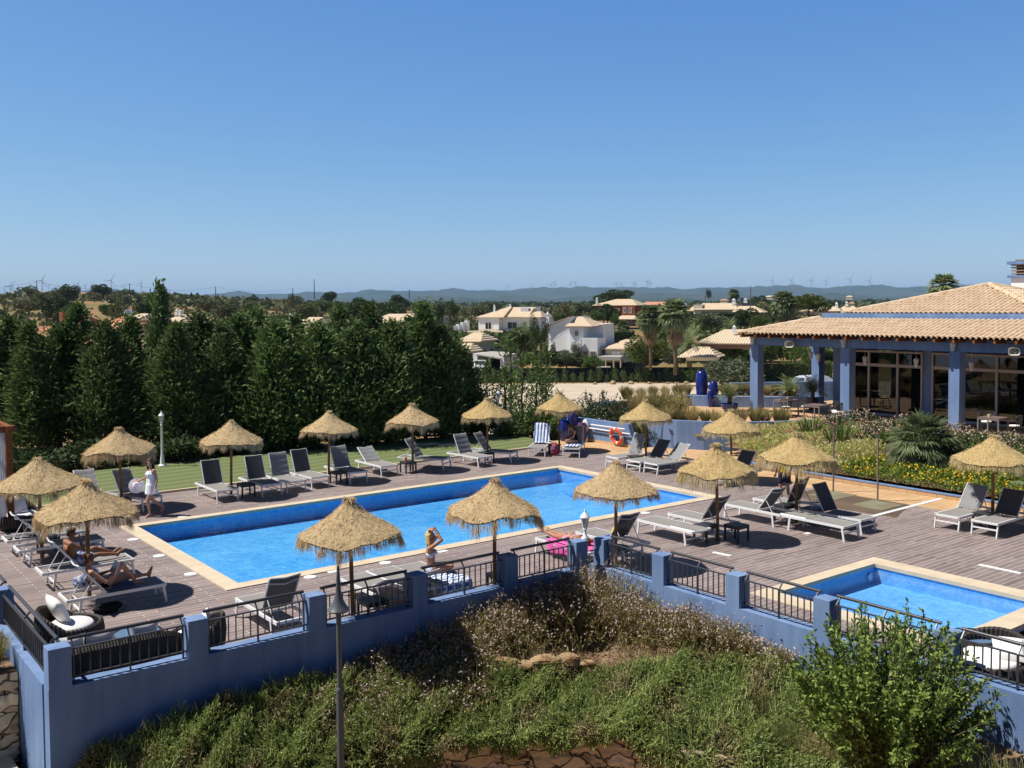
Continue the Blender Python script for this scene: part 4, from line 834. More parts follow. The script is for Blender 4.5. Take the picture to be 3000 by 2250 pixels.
r = empty('broom', (29.86, 28.3, 0), 0, 'dark handled net leaning on the left end of the curved blue wall', 'broom')
mb = MB(); mb.tube([(-.15, 0, 0), (0, 0, 1.2)], .014, 6); mb.tube([(-.15, .05, 0), (0, .06, 1.2)], .012, 6); mb.build('handle', M['dark'], r); mb = MB(); mb.box((0, .03, 1.22), (.05, .14, .1)); mb.build('head', M['wood'], r)
def stripes(n, a=(.72, .74, .76), b_=(.06, .13, .36), scale=8, axis=1):
    m = bpy.data.materials.new(n); m.use_nodes = True; t = m.node_tree; b = t.nodes['Principled BSDF']; b.inputs['Roughness'].default_value = .95
    tc = t.nodes.new('ShaderNodeTexCoord'); sp = t.nodes.new('ShaderNodeSeparateXYZ'); t.links.new(tc.outputs['Object'], sp.inputs[0])
    mu = t.nodes.new('ShaderNodeMath'); mu.operation = 'MULTIPLY'; mu.inputs[1].default_value = scale; fr_ = t.nodes.new('ShaderNodeMath'); fr_.operation = 'FRACT'; gt = t.nodes.new('ShaderNodeMath'); gt.operation = 'GREATER_THAN'; gt.inputs[1].default_value = .5
    t.links.new(sp.outputs[axis], mu.inputs[0]); t.links.new(mu.outputs[0], fr_.inputs[0]); t.links.new(fr_.outputs[0], gt.inputs[0])
    mx = t.nodes.new('ShaderNodeMix'); mx.data_type = 'RGBA'; mx.inputs[6].default_value = (*a, 1); mx.inputs[7].default_value = (*b_, 1); t.links.new(gt.outputs[0], mx.inputs[0]); t.links.new(mx.outputs[2], b.inputs['Base Color']); return m
def drape(path, w, name, m, loc, rz, label, nw=14, wav=.02, seed=0, skew=0, th=.012):
    """cloth strip: path of (x,z) swept over width w"""
    g = np.random.default_rng(seed); ph = g.uniform(0, 6, 6); P = [Vector((p[0], 0, p[1])) for p in path]
    pts = []
    for a, b_ in zip(P[:-1], P[1:]):
        k = max(1, int((b_-a).length/.05)); pts += [a.lerp(b_, i/k) for i in range(k)]
    pts.append(P[-1]); V = []; n = len(pts)
    for i, p in enumerate(pts):
        for j in range(nw+1):
            y = -w/2+w*j/nw; e = math.sin(j*1.7+ph[0]+i*.3)*math.sin(i*.6+ph[1])*wav; V.append((p.x+e*.8+skew*y, y+.03*math.sin(i*.5+ph[2])*(abs(y)/w), p.z+abs(e)+.004))
    F = [(i*(nw+1)+j, (i+1)*(nw+1)+j, (i+1)*(nw+1)+j+1, i*(nw+1)+j+1) for i in range(n-1) for j in range(nw)]
    mb = MB(); mb.add(V, F); o = mb.build(name, m, smooth=2); o.location = loc; o.rotation_euler = (0, 0, rz)
    s = o.modifiers.new('thickness', 'SOLIDIFY'); s.thickness = th; return tag(o, label, 'towel')
TS = stripes('blue_stripes', scale=7.5, axis=1)
def on_back(ang, t, o=.03): a = math.radians(ang); return (-1.12-t*math.cos(a)+o*math.sin(a), .395+t*math.sin(a)+o*math.cos(a))
pp = [(-.9, .41)]+[on_back(62, t) for t in (.0, .4, .78)]+[on_back(62, .86, 0), on_back(62, .8, -.05), on_back(62, .45, -.07)]
drape(pp, .66, 'striped_towel', TS, (24.38, 29.97, 0), math.radians(-139), 'blue and white striped towel hung over the back of a far lounger', wav=.03)
drape([(-.15, .41), (-1.1, .41), (-1.3, .5)], .6, 'striped_towel', TS, (25.23, 28.87, 0), math.radians(-139), 'blue and white striped towel under the shaded woman', wav=.02, seed=2)
TS2 = stripes('navy_stripes', (.75, .77, .8), (.07, .16, .42), 11, 0)
drape([(-1.05, .41), (-1.86, .41), (-1.93, .36), (-1.97, .1)], .74, 'striped_towel', TS2, (11.07, 18.1, 0), PI/2, 'blue and white striped towel hanging over the lounger end beside the blonde woman', wav=.035, seed=3)
drape([(-.35, .40), (-1.85, .41)], .62, 'pink_towel', mat('pink_cloth', (.8, .13, .42), .95), (15.1, 18.2, 0), PI/2, 'bright pink towel under the lying woman', wav=.012, seed=4)
# hanging side of the pink towel
def side_drape(x0, x1, y, z0, z1, m, loc, rz, name, label, seed=1):
    g = np.random.default_rng(seed); ph = g.uniform(0, 6, 3); V = []; nx = 22; nz = 8
    for i in range(nx+1):
        x = x0+(x1-x0)*i/nx
        for j in range(nz+1):
            t = j/nz; zl = z1+.05*math.sin(i*.5+ph[0])+(.16*abs(i/nx-.55)); V.append((x, y-.03*t+.03*t*math.sin(i*1.1+ph[1]), z0+(zl-z0)*t))
    mb = MB(); mb.add(V, [(i*(nz+1)+j, (i+1)*(nz+1)+j, (i+1)*(nz+1)+j+1, i*(nz+1)+j+1) for i in range(nx) for j in range(nz)])
    o = mb.build(name, m, smooth=2); s = o.modifiers.new('thickness', 'SOLIDIFY'); s.thickness = .012; return o
pt = [o for o in C.objects if o.name.startswith('pink_towel')][0]
o = side_drape(-.4, -1.8, .345, .41, .1, mat('pink_cloth', (.8, .13, .42)), None, 0, 'hanging_side', ''); o.parent = pt
drape([(-.95, .42), (-1.15, .42), (-1.22, .6)], .5, 'beach_towel', mat('blue_cloth', (.03, .06, .4), .95), (16.27, 18.05, 0), PI/2, 'dark blue towel bundled on the lounger right of the pier lantern', wav=.05, seed=6)
drape([(-1.05, .47), (-1.2, .56), (-1.3, .7)], .4, 'yellow_towel', mat('yellow_cloth', (.6, .55, .03), .95), (16.2, 18.05, 0), PI/2, 'yellow cloth on top of the blue towel right of the pier lantern', wav=.05, seed=7)
def lump(name, m, loc, size, label, cat, seed=0, rz=0):
    g = np.random.default_rng(seed); mb = MB(); mb.ell((0, 0, size[2]), size, 26, 16); ph = g.uniform(0, 6, 9)
    V = []
    for x, y, z in mb.v:
        u = (x/size[0], y/size[1], (z-size[2])/size[2]); k = 1+.1*math.sin(5*u[0]+ph[0]+3*u[2])+.1*math.sin(6*u[1]+ph[1]-4*u[2])+.07*math.sin(9*u[2]+ph[2]+5*u[0]); V.append((x*k, y*k, max(0, size[2]+(z-size[2])*k)))
    mb.v = V; return thing(mb, name, m, loc, label, cat, rz, smooth=2)
FL = mat('floral_cloth', (.05, .09, .35), .95, .1, col2=(.55, .58, .62), nscale=14, detail=1)
g = G(213, 1712); lump('beach_bag', FL, (5.35, 21.95, 0), (.2, .17, .16), 'blue and white floral bundle on the deck below the sitting man', 'bag', 1)
o = lump('black_bag', M['black'], (5.3, 19.95, 0), (.26, .13, .1), 'flat black bag on the deck under the reading woman', 'bag', 2)
mb = MB(); mb.tube([(.2, .05, .08), (.32, .1, .1), (.36, .02, .03), (.22, -.08, .03)], .008, 5); mb.build('strap', M['black'], o)
o = lump('backpack', mat('red_bag', (.45, .03, .04), .8, col2=(.04, .06, .16), nscale=6, detail=1), (25.15, 29.75, 0), (.17, .15, .24), 'red and blue backpack on the deck between the striped loungers', 'backpack', 3)
mb = MB(); mb.tube([(0, 0, .44), (.03, .03, .52), (.07, 0, .44)], .01, 5); mb.build('handle', M['black'], o)

# ================================================================== PEOPLE
def skin(n, c): return mat(n, c, .55, .35, col2=tuple(x*.9 for x in c), nscale=6)
def remesh(mb, name, m, parent, vox=.009, smooth_it=2):
    o = mb.build(name, m, parent, smooth=2); r = o.modifiers.new('remesh', 'REMESH'); r.mode = 'VOXEL'; r.voxel_size = vox; r.use_smooth_shade = True
    s = o.modifiers.new('smooth', 'SMOOTH'); s.factor = .5; s.iterations = smooth_it; return o
def basis(fwd, up=(0, 0, 1)):
    x = Vector(fwd).normalized(); z = Vector(up); z = (z-x*z.dot(x)).normalized(); y = z.cross(x); return Matrix((x, y, z)).transposed()
def hand(mb, wrist, d, palm_n, curl=.5, s=1, side=1):
    """d: direction of the hand, palm_n: palm normal; fingers curl toward palm normal"""
    w = Vector(wrist); d = Vector(d).normalized(); n = Vector(palm_n); n = (n-d*n.dot(d)).normalized(); x = d.cross(n)*side
    mb.cap(w, .022*s, w+d*.07*s, .026*s); 
    for k in range(4): mb.cap(w+d*.03*s+x*(.024-.016*k)*s, .013*s, w+d*.082*s+x*(.03-.02*k)*s, .0105*s, 8)
    for k, L in enumerate((.07, .08, .075, .06)):
        p = w+d*.082*s+x*(.03-.02*k)*s; a = curl*.5; q = p+(d*math.cos(a)+n*math.sin(a))*L*.45*s; a = curl*1.5; e = q+(d*math.cos(a)+n*math.sin(a))*L*.3*s; a = curl*2.2; f = e+(d*math.cos(a)+n*math.sin(a))*L*.25*s
        mb.cap(p, .0095*s, q, .009*s, 8); mb.cap(q, .009*s, e, .0085*s, 8); mb.cap(e, .0085*s, f, .008*s, 8)
    p = w+d*.025*s+x*.022*s; q = p+(x*.7+d*.6+n*.3).normalized()*.045*s; e = q+(d*.8+n*.4+x*.2).normalized()*.03*s
    mb.cap(p, .013*s, q, .0105*s, 8); mb.cap(q, .0105*s, e, .009*s, 8)
def figure(root, J, sk, hair, female=True, look=(1, 0, 0), headup=(0, 0, 1), curl=.5, hands=None, footdir=None):
    J = {k: Vector(v) for k, v in J.items()}; mb = MB()
    hl, hr, ch, pe = J['hipL'], J['hipR'], J['chest'], J['pelvis']
    wa = pe.lerp(ch, .5); f = 1 if female else 1.12
    mb.cap(hl, .088, hr, .088); mb.cap(pe, .105, wa, .088*f); mb.cap(wa, .088*f, ch, .11*f)
    sL, sR = J['shL'], J['shR']; side = (sL-sR).normalized(); tor = (ch-pe).normalized(); frontd = side.cross(tor).normalized()
    mb.cap(wa+side*.045, .08*f, ch+side*.055, .098*f); mb.cap(wa-side*.045, .08*f, ch-side*.055, .098*f)
    mb.cap(hl-tor*.02-frontd*.03, .088, hl-tor*.05-frontd*.03, .085); mb.cap(hr-tor*.02-frontd*.03, .088, hr-tor*.05-frontd*.03, .085)
    mid = (sL+sR)/2; mb.cap(sL-side*.02, .05*f, sR+side*.02, .05*f); mb.cap(mid-tor*.06, .08, mid, .06); mb.cap(sL, .05*f, ch+side*.07, .08); mb.cap(sR, .05*f, ch-side*.07, .08)
    if female:
        for s_ in (1, -1): mb.ell(ch+side*.058*s_+frontd*.085+tor*.02, (.052, .052, .052), 12, 8)
    mb.cap(mid, .05, J['head']-Vector(headup)*.06, .044)
    R = basis(look, headup); h = J['head']
    mb.ell(h+R@Vector((-.012, 0, .025)), (.088, .074, .092), 18, 12, R=R); mb.ell(h+R@Vector((.022, 0, -.05)), (.058, .054, .062), 16, 10, R=R)
    mb.cap(h+R@Vector((.078, 0, .01)), .009, h+R@Vector((.1, 0, -.028)), .014, 8); mb.ell(h+R@Vector((.078, 0, -.06)), (.012, .024, .009), 10, 6, R=R); mb.ell(h+R@Vector((.066, 0, -.098)), (.02, .02, .015), 10, 6, R=R)
    for s_ in (1, -1):
        mb.ell(h+R@Vector((-.01, .074*s_, -.01)), (.018, .009, .03), 8, 6, R=R)
        mb.cap(h+R@Vector((.07, .018*s_, .03)), .013, h+R@Vector((.062, .042*s_, .028)), .011, 8)
    for S in 'LR':
        mb.cap(J['sh'+S], .048*f, J['el'+S], .036*f); a, b_ = J['el'+S], J['wr'+S]; mb.cap(a, .036*f, a.lerp(b_, .3), .037*f); mb.cap(a.lerp(b_, .3), .037*f, b_, .023*f)
        d = (hands or {}).get(S, ((b_-a).normalized(), frontd, curl)); hand(mb, b_, d[0], d[1], d[2], 1, 1 if S == 'R' else -1)
        a, b_ = J['hip'+S], J['kn'+S]; mb.cap(a, .088, a.lerp(b_, .35), .079); mb.cap(a.lerp(b_, .35), .079, b_, .052); c = J['an'+S]
        mb.cap(b_, .052, b_.lerp(c, .3), .051); mb.cap(b_.lerp(c, .3), .053, b_.lerp(c, .75), .036); mb.cap(b_.lerp(c, .75), .036, c, .032)
        fd = Vector((footdir or {}).get(S, (1, 0, 0))).normalized(); sh = (c-b_).normalized(); heel = c-fd*.045+sh*.035
        mb.cap(c, .034, heel, .03); mb.cap(heel, .03, c+fd*.12+sh*.045, .024); mb.cap(c, .034, c+fd*.12+sh*.04, .026)
        sd = fd.cross(sh).normalized()
        for k in range(5): mb.cap(c+fd*.11+sh*.05+sd*(.028-.014*k), .013, c+fd*(.165-.012*abs(k-(0 if S == 'L' else 4))*.6)+sh*.052+sd*(.028-.014*k), .0095, 7)
    body = remesh(mb, 'body', sk, root)
    eyes = MB()
    for s_ in (1, -1): eyes.ell(h+R@Vector((.0755, .03*s_, .012)), (.006, .012, .006), 8, 5, R=R)
    eyes.build('eyes', mat('eye_dark', (.03, .02, .015), .3), root, smooth=2)
    return R, frontd, side, tor
def hairdo(root, h, R, m, kind):
    mb = MB(); h = Vector(h)
    mb.ell(h+R@Vector((-.022, 0, .034)), (.094, .086, .1), 18, 12, R=R)
    if kind == 'short': mb.ell(h+R@Vector((-.05, 0, -.01)), (.062, .082, .08), 14, 10, R=R); mb.ell(h+R@Vector((.03, 0, .085)), (.05, .07, .04), 12, 8, R=R)
    if kind == 'bun': mb.ell(h+R@Vector((-.05, 0, -.01)), (.06, .08, .075), 14, 10, R=R); mb.ell(h+R@Vector((-.135, 0, .05)), (.045, .048, .045), 12, 8, R=R)
    if kind in ('long', 'mid'):
        L = .34 if kind == 'long' else .2
        for k in range(26):
            a = PI*.5+PI*(k/25.)*1.0; x, y = -.02+.075*math.cos(a)*1.0, .078*math.sin(a); g = random.uniform(-.02, .02)
            p = h+R@Vector((x, y, .04)); q = p+R@Vector((-.01, y*.25+g*.4, -.12)); e = p+Vector((g, g, 0))+R@Vector((-.01, y*.4+g, -L*random.uniform(.8, 1.1)))
            mb.cap(p, .028, q, .026, 8); mb.cap(q, .026, e, .012, 8)
    return remesh(mb, 'hair', m, root, .01, 1)
HB = mat('brown_hair', (.05, .025, .015), .6, .4, col2=(.09, .045, .025), nscale=30); HR = mat('auburn_hair', (.16, .055, .02), .6, .4, col2=(.1, .035, .015), nscale=30); HY = mat('blonde_hair', (.62, .45, .2), .6, .4, col2=(.5, .33, .13), nscale=30)
S1 = skin('skin_light', (.5, .27, .18)); S2 = skin('skin_tan', (.32, .15, .085)); S3 = skin('skin_warm', (.42, .2, .12))
def person(loc, rz, label): return empty('person', loc, rz, label, 'person')
# 1 walking woman
g = G(446, 1512)
p = person((g[0], g[1], 0), math.radians(190), 'woman in a short white dress walking and holding a white hat'); J = dict(pelvis=(0, 0, .92), hipL=(0, .085, .9), hipR=(0, -.085, .9), chest=(.01, 0, 1.2), shL=(0, .17, 1.34), shR=(0, -.17, 1.34), head=(.04, 0, 1.55),
 elL=(-.05, .22, 1.08), wrL=(.02, .25, .84), elR=(.02, -.26, 1.1), wrR=(.2, -.32, 1.02), knL=(.16, .07, .5), anL=(.1, .06, .08), knR=(-.02, -.07, .48), anR=(-.36, -.06, .2))
R, fd, sd, to = figure(p, J, S1, HB, look=(.75, .6, -.12), footdir={'L': (1, .1, -.05), 'R': (.6, 0, -.8)})
hairdo(p, J['head'], R, HB, 'long')
mb = MB(); mb.cap((0, .06, .93), .118, (0, -.06, .93), .118); mb.cap((0, .05, 1.05), .1, (0, -.05, 1.05), .1); mb.cap((.015, .05, 1.2), .125, (.015, -.05, 1.2), .125); mb.cap((0, .055, .93), .12, (.0, .05, 1.2), .11); mb.cap((0, -.055, .93), .12, (0, -.05, 1.2), .11)
mb.lathe([(.09, .98), (.155, .93), (.185, .66), (.17, .655), (.001, .68)], 22, sy=1.12); mb.ell((.1, .058, 1.22), (.06, .058, .06), 12, 8); mb.ell((.1, -.058, 1.22), (.06, .058, .06), 12, 8)
remesh(mb, 'dress', mat('white_dress', (.78, .8, .86), .9), p, .01)
mb = MB()
for s_ in (1, -1): mb.tube([(.12, .06*s_, 1.27), (.05, .1*s_, 1.37), (-.08, .06*s_, 1.3)], .008, 6)
mb.build('dress_straps', mat('white_dress', (.78, .8, .86)), p)
mb = MB(); mb.lathe([(.215, 0), (.22, .004), (.1, .02), (.095, .09), (.07, .12), (.001, .125), (.09, .02), (.001, .11)], 26); o = mb.build('white_hat', mat('hat_white', (.8, .76, .8), .9), smooth=1)
w = Matrix.Rotation(math.radians(190), 4, 'Z')@Vector((.27, -.36, .88)); o.location = (g[0]+w[0], g[1]+w[1], w[2]); o.rotation_euler = (math.radians(72), 0, math.radians(-18)); tag(o, 'round white hat in the hand of the walking woman', 'hat')
mb = MB(); mb.cap((.13, .06, .02), .022, (-.02, .06, .02), .02); mb.cap((-.3, -.06, .09), .02, (-.37, -.06, .2), .018); mb.build('sandals', mat('tan_sandal', (.5, .38, .25), .8), p, smooth=2)
# 2 man on the lounger
p = person((5.38, 22.67, 0), 0, 'bare chested man in blue patterned shorts sitting on a lounger, hand at his face'); J = dict(pelvis=(-.02, 0, .5), hipL=(.0, .09, .5), hipR=(.0, -.09, .5), chest=(-.13, 0, .76), shL=(-.16, .19, .89), shR=(-.14, -.19, .89), head=(-.08, -.02, 1.1),
 elL=(.1, .27, .72), wrL=(.27, .12, .6), elR=(.13, -.2, .72), wrR=(.07, -.08, .95), knL=(.42, .12, .66), anL=(.82, .1, .5), knR=(.44, -.12, .56), anR=(.85, -.08, .5))
R, fd, sd, to = figure(p, J, S2, HB, female=False, look=(.8, -.35, -.2), footdir={'L': (.6, .1, .8), 'R': (.6, -.2, .8)}, hands={'R': ((.05, .1, .9), (-1, 0, 0), .8), 'L': ((.8, -.4, -.1), (0, 0, -1), .4)})
hairdo(p, J['head'], R, HB, 'short')
mb = MB(); mb.cap((0, .09, .5), .115, (0, -.09, .5), .115); mb.cap((0, .09, .5), .115, (.25, .105, .59), .105); mb.cap((0, -.09, .5), .115, (.27, -.105, .535), .105); remesh(mb, 'shorts', FL, p, .01)
# 3 reading woman
p = person((5.32, 20.27, 0), 0, 'woman in a white bikini top reading on a lounger with one knee raised'); J = dict(pelvis=(.02, 0, .49), hipL=(.02, .085, .49), hipR=(.02, -.085, .49), chest=(-.2, 0, .7), shL=(-.26, .16, .81), shR=(-.26, -.16, .81), head=(-.26, 0, 1.03),
 elL=(-.02, .25, .64), wrL=(.14, .1, .72), elR=(-.03, -.26, .6), wrR=(.14, -.1, .68), knR=(.33, -.09, .86), anR=(.6, -.09, .47), knL=(.46, .1, .53), anL=(.9, .1, .52))
R, fd, sd, to = figure(p, J, S1, HR, look=(.85, 0, -.45), footdir={'L': (.25, 0, .95), 'R': (1, 0, -.1)}, hands={'R': ((.6, .5, .2), (0, .6, .5), .7), 'L': ((.6, -.5, .2), (0, -.6, .5), .7)})
hairdo(p, J['head'], R, HR, 'bun')
mb = MB()
for s_ in (1, -1): mb.ell(Vector((-.2, 0, .7))+sd*.058*s_+fd*.094+to*.02, (.056, .056, .054), 12, 8); mb.tube([Vector((-.2, 0, .7))+sd*.05*s_+fd*.13+to*.06, Vector((-.24, .05*s_, .89))], .008, 6)
mb.cap(Vector((-.2, .1, .7))-to*.0, .075, Vector((-.2, -.1, .7)), .075); remesh(mb, 'bikini_top', mat('white_dress', (.78, .8, .86)), p, .009)
mb = MB(); mb.cap((.02, .085, .49), .094, (.02, -.085, .49), .094); remesh(mb, 'bikini_bottom', M['black'], p, .009)
mb = MB(); mb.box((0, 0.07, 0), (.02, .16, .23), rz=.12); mb.box((0, -.09, 0), (.02, .16, .23), rz=-.12); o = mb.build('book', M['cush']); o.location = (5.55, 20.27, .8); o.rotation_euler = (0, math.radians(25), 0); tag(o, 'open white book held by the reading woman', 'book')
TG = mat('grey_blue_towel', (.1, .12, .2), .95); drape([(-.55, .41), (-1.15, .41)], .6, 'grey_towel', TG, (6.42, 20.27, 0), 0, 'dark grey blue towel under the reading woman', wav=.015, seed=9)
# 4 blonde woman
p = person((11.05, 17.12, 0), math.radians(-32), 'blonde woman in a pale bikini sitting upright with her hand raised to her hair'); J = dict(pelvis=(0, 0, .51), hipL=(.02, .09, .51), hipR=(.02, -.09, .51), chest=(-.02, 0, .82), shL=(-.03, .165, .96), shR=(-.03, -.165, .96), head=(.0, 0, 1.18),
 elL=(.16, .2, 1.16), wrL=(.08, .08, 1.33), elR=(.22, -.2, 1.14), wrR=(.08, -.07, 1.33), knL=(.42, .14, .56), anL=(.3, .3, .43), knR=(.42, -.12, .56), anR=(.36, .1, .43))
R, fd, sd, to = figure(p, J, S3, HY, look=(.95, -.1, .15), footdir={'L': (.2, .9, 0), 'R': (.2, .9, 0)}, hands={'R': ((-.9, .3, 0), (0, 0, -1), .5), 'L': ((-.9, -.3, 0), (0, 0, -1), .5)})
hairdo(p, J['head'], R, HY, 'mid')
BK = mat('pale_blue_bikini', (.5, .55, .78), .9, col2=(.75, .75, .8), nscale=30, detail=1)
mb = MB()
for s_ in (1, -1): mb.ell(Vector(J['chest'])+sd*.058*s_+fd*.094+to*.02, (.056, .056, .054), 12, 8)
mb.cap((-.02, .085, .82), .088, (-.02, -.085, .82), .088); remesh(mb, 'bikini_top', BK, p, .009)
mb = MB(); mb.cap((.0, .09, .5), .096, (.0, -.09, .5), .096); remesh(mb, 'bikini_bottom', BK, p, .009)
# 5 prone woman (feet towards the pool): local +x = towards head
p = person((15.1, 17.35, 0), math.radians(-90), 'woman lying face down on the pink towel by the railing'); z = .5
J = dict(pelvis=(0, 0, z), hipL=(-.02, .085, z), hipR=(-.02, -.085, z), chest=(.28, 0, z), shL=(.42, .16, z-.01), shR=(.42, -.16, z-.01), head=(.6, .03, z+.0),
 elL=(.5, .38, z-.04), wrL=(.7, .26, z-.06), elR=(.55, -.36, z-.05), wrR=(.74, -.2, z-.06), knL=(-.42, .1, z-.03), anL=(-.8, .12, z-.03), knR=(-.42, -.1, z-.03), anR=(-.78, -.16, z+.05))
R, fd, sd, to = figure(p, J, S3, HB, look=(.3, .75, -.5), headup=(.95, -.2, 0), footdir={'L': (-.7, 0, .5), 'R': (-.5, 0, .8)}, hands={'R': ((.8, .5, 0), (0, 0, -1), .3), 'L': ((.8, -.5, 0), (0, 0, -1), .3)})
hairdo(p, J['head'], R, HR, 'bun')
FB = mat('floral_bikini', (.8, .78, .8), .9, col2=(.7, .2, .35), nscale=22, detail=1)
mb = MB(); mb.cap((-.02, .085, z+.002), .098, (-.02, -.085, z+.002), .098); remesh(mb, 'bikini_bottom', FB, p, .009)
mb = MB(); mb.cap((.27, .1, z), .102, (.27, -.1, z), .102); mb.v = [(.27+(x-.27)*.2, y*1.04, z+(zz-z)*1.08) for x, y, zz in mb.v]; mb.build('bikini_strap', FB, p, smooth=2)
# 6 woman in the shade
p = person((26.1, 29.62, 0), math.radians(150), 'woman in a dark top sitting in the parasol shade with her head bent'); J = dict(pelvis=(0, 0, .51), hipL=(.02, .09, .51), hipR=(.02, -.09, .51), chest=(.05, 0, .8), shL=(.06, .17, .93), shR=(.06, -.17, .93), head=(.2, 0, 1.08),
 elL=(.12, .24, .7), wrL=(.34, .1, .6), elR=(.14, -.24, .7), wrR=(.36, -.08, .6), knL=(.4, .24, .56), anL=(.3, -.05, .45), knR=(.4, -.24, .56), anR=(.26, .1, .45))
R, fd, sd, to = figure(p, J, S1, HR, look=(.6, .1, -.8), headup=(.6, 0, .75), footdir={'L': (.3, -.9, 0), 'R': (.3, .9, 0)})
hairdo(p, J['head'], R, HR, 'long')
mb = MB(); mb.cap((0, .05, .5), .118, (0, -.05, .5), .118); mb.cap((0, .045, .5), .115, (.05, .05, .8), .115); mb.cap((0, -.045, .5), .115, (.05, -.05, .8), .115); remesh(mb, 'dark_top', M['black'], p, .01)
# 7 yellow shirt
g = G(2298, 1474)
p = person((g[0], g[1], 0), math.radians(70), 'person in a yellow shirt and dark shorts standing under the broad parasol'); J = dict(pelvis=(0, 0, .94), hipL=(0, .09, .92), hipR=(0, -.09, .92), chest=(0, 0, 1.24), shL=(0, .19, 1.39), shR=(0, -.19, 1.39), head=(.02, 0, 1.61),
 elL=(.02, .25, 1.12), wrL=(.1, .24, .9), elR=(.0, -.25, 1.12), wrR=(.1, -.24, .9), knL=(.06, .1, .5), anL=(-.02, .1, .08), knR=(-.02, -.1, .5), anR=(-.1, -.1, .08))
R, fd, sd, to = figure(p, J, S3, HR, female=False, look=(1, .2, 0)); hairdo(p, J['head'], R, HR, 'long')
mb = MB(); mb.cap((0, .06, .98), .125, (0, -.06, .98), .125); mb.cap((0, .055, .98), .122, (0, .06, 1.25), .13); mb.cap((0, -.055, .98), .122, (0, -.06, 1.25), .13); mb.cap((0, .17, 1.38), .066, (0, -.17, 1.38), .066)
for s_ in (1, -1): mb.cap((0, .19*s_, 1.37), .062, (.01, .225*s_, 1.23), .058)
remesh(mb, 'shirt', mat('yellow_shirt', (.6, .38, .02), .9), p, .011)
mb = MB(); mb.cap((0, .09, .91), .112, (0, -.09, .91), .112); mb.cap((0, .09, .9), .112, (.035, .1, .68), .1); mb.cap((0, -.09, .9), .112, (-.01, -.1, .68), .1); remesh(mb, 'shorts', mat('navy_cloth', (.02, .02, .06), .9), p, .011)

# ================================================================== RATTAN FURNITURE
def shell(name, m, parent, prof, a0, a1, hf, n=60, rib=0, sx=1, sy=1):
    """wicker shell: profile (radius, height fraction) swept over angles with height hf(angle)"""
    V = []; A = np.linspace(a0, a1, n); k = len(prof)
    for i, a in enumerate(A):
        h = hf((a-a0)/(a1-a0)); rr = 1+(rib*abs(math.sin(i*PI/2)) if rib else 0)
        for r_, z in prof: V.append((r_*rr*math.cos(a)*sx, r_*rr*math.sin(a)*sy, z*h))
    F = [(i*k+j, (i+1)*k+j, (i+1)*k+j+1, i*k+j+1) for i in range(n-1) for j in range(k-1)]
    mb = MB(); mb.add(V, F); return mb.build(name, m, parent, smooth=False)
WK = M['wicker']
def tub(loc, rz, label, R=.55, hb=.72, ha=.42, sx=1, sy=1, cat='armchair', name='rattan_armchair', seat=True, pillow=True):
    r = empty(name, loc, rz, label, cat)
    prof = [(R*.8, 0), (R*.97, .25), (R*1.02, .6), (R*.98, .95), (R*.93, 1.0), (R*.86, .95), (R*.84, .55), (R*.8, .5)]
    def hf(t): c = math.cos((t-.5)*2*PI); return ha+(hb-ha)*max(0, c)**.8 if c > 0 else ha
    shell('shell', WK, r, prof, -PI+PI, PI+PI, lambda t: hf(t), 100, .035, sx, sy)
    mb = MB(); mb.lathe([(R*.86, ha*.55), (.001, ha*.6)], 30, sx=sx, sy=sy); mb.build('base', WK, r)
    if seat: mb = MB(); mb.lathe([(R*.6, ha*.62), (R*.74, ha*.68), (R*.76, ha*.85), (R*.68, ha*.98), (.001, ha*1.02)], 28, sx=sx, sy=sy); mb.build('seat_cushion', M['cush'], r, smooth=2)
    return r
def pillow(parent, c, s, R, name='pillow'):
    n = 12; V = []; 
    for sgn in (1, -1):
        for i in range(n+1):
            for j in range(n+1):
                u, v = 2*i/n-1, 2*j/n-1; f = ((1-abs(u)**2.5)*(1-abs(v)**2.5))**.5; k = 1-.06*(1-abs(u)**2)*(abs(v)**4)-.0; V.append(Vector(c)+R@Vector((sgn*f*.09*s/.45, u*s/2*(1-.08*(1-v*v)*abs(u)), v*s/2*(1-.08*(1-u*u)*abs(v)))))
    m_ = (n+1)**2; F = [(i*(n+1)+j, (i+1)*(n+1)+j, (i+1)*(n+1)+j+1, i*(n+1)+j+1) for i in range(n) for j in range(n)]; F2 = [tuple(q_+m_ for q_ in f[::-1]) for f in F]
    mb = MB(); mb.add(V, F+F2); return mb.build(name, M['cush'], parent, smooth=2)
def eu(x, y, z): return Matrix.Rotation(math.radians(z), 3, 'Z')@Matrix.Rotation(math.radians(y), 3, 'Y')@Matrix.Rotation(math.radians(x), 3, 'X')
t_ = tub((4.25, 18.45, 0), math.radians(-20), 'round dark rattan armchair with a big white pillow by the left railing'); pillow(t_, (-.2, .12, .62), .55, eu(10, -28, 25))
r = empty('rattan_sofa', (4.45, 16.45, 0), 0, 'long dark rattan sofa with white pillows behind the left corner railing', 'sofa')
n = 90; V = []; PRF = [(-.36, 0), (-.42, .3), (-.42, .62), (-.36, .7), (-.28, .66), (-.25, .4), (.38, .38), (.42, .3), (.4, 0)]
for i in range(n):
    u = i/(n-1)*2-1; x = u*1.05; cv = .10*u*u; hh = 1-.25*u**4+.012*(i % 2)
    for y, z in PRF: V.append((x, (y+cv-.0)*(1-.25*abs(u)**4)*(1+.03*(i % 2)), z*hh))
k = len(PRF); mb = MB(); mb.add(V, [(i*k+j, (i+1)*k+j, (i+1)*k+j+1, i*k+j+1) for i in range(n-1) for j in range(k-1)]+[tuple(range(k)), tuple((n-1)*k+j for j in range(k))[::-1]]); mb.build('shell', WK, r)
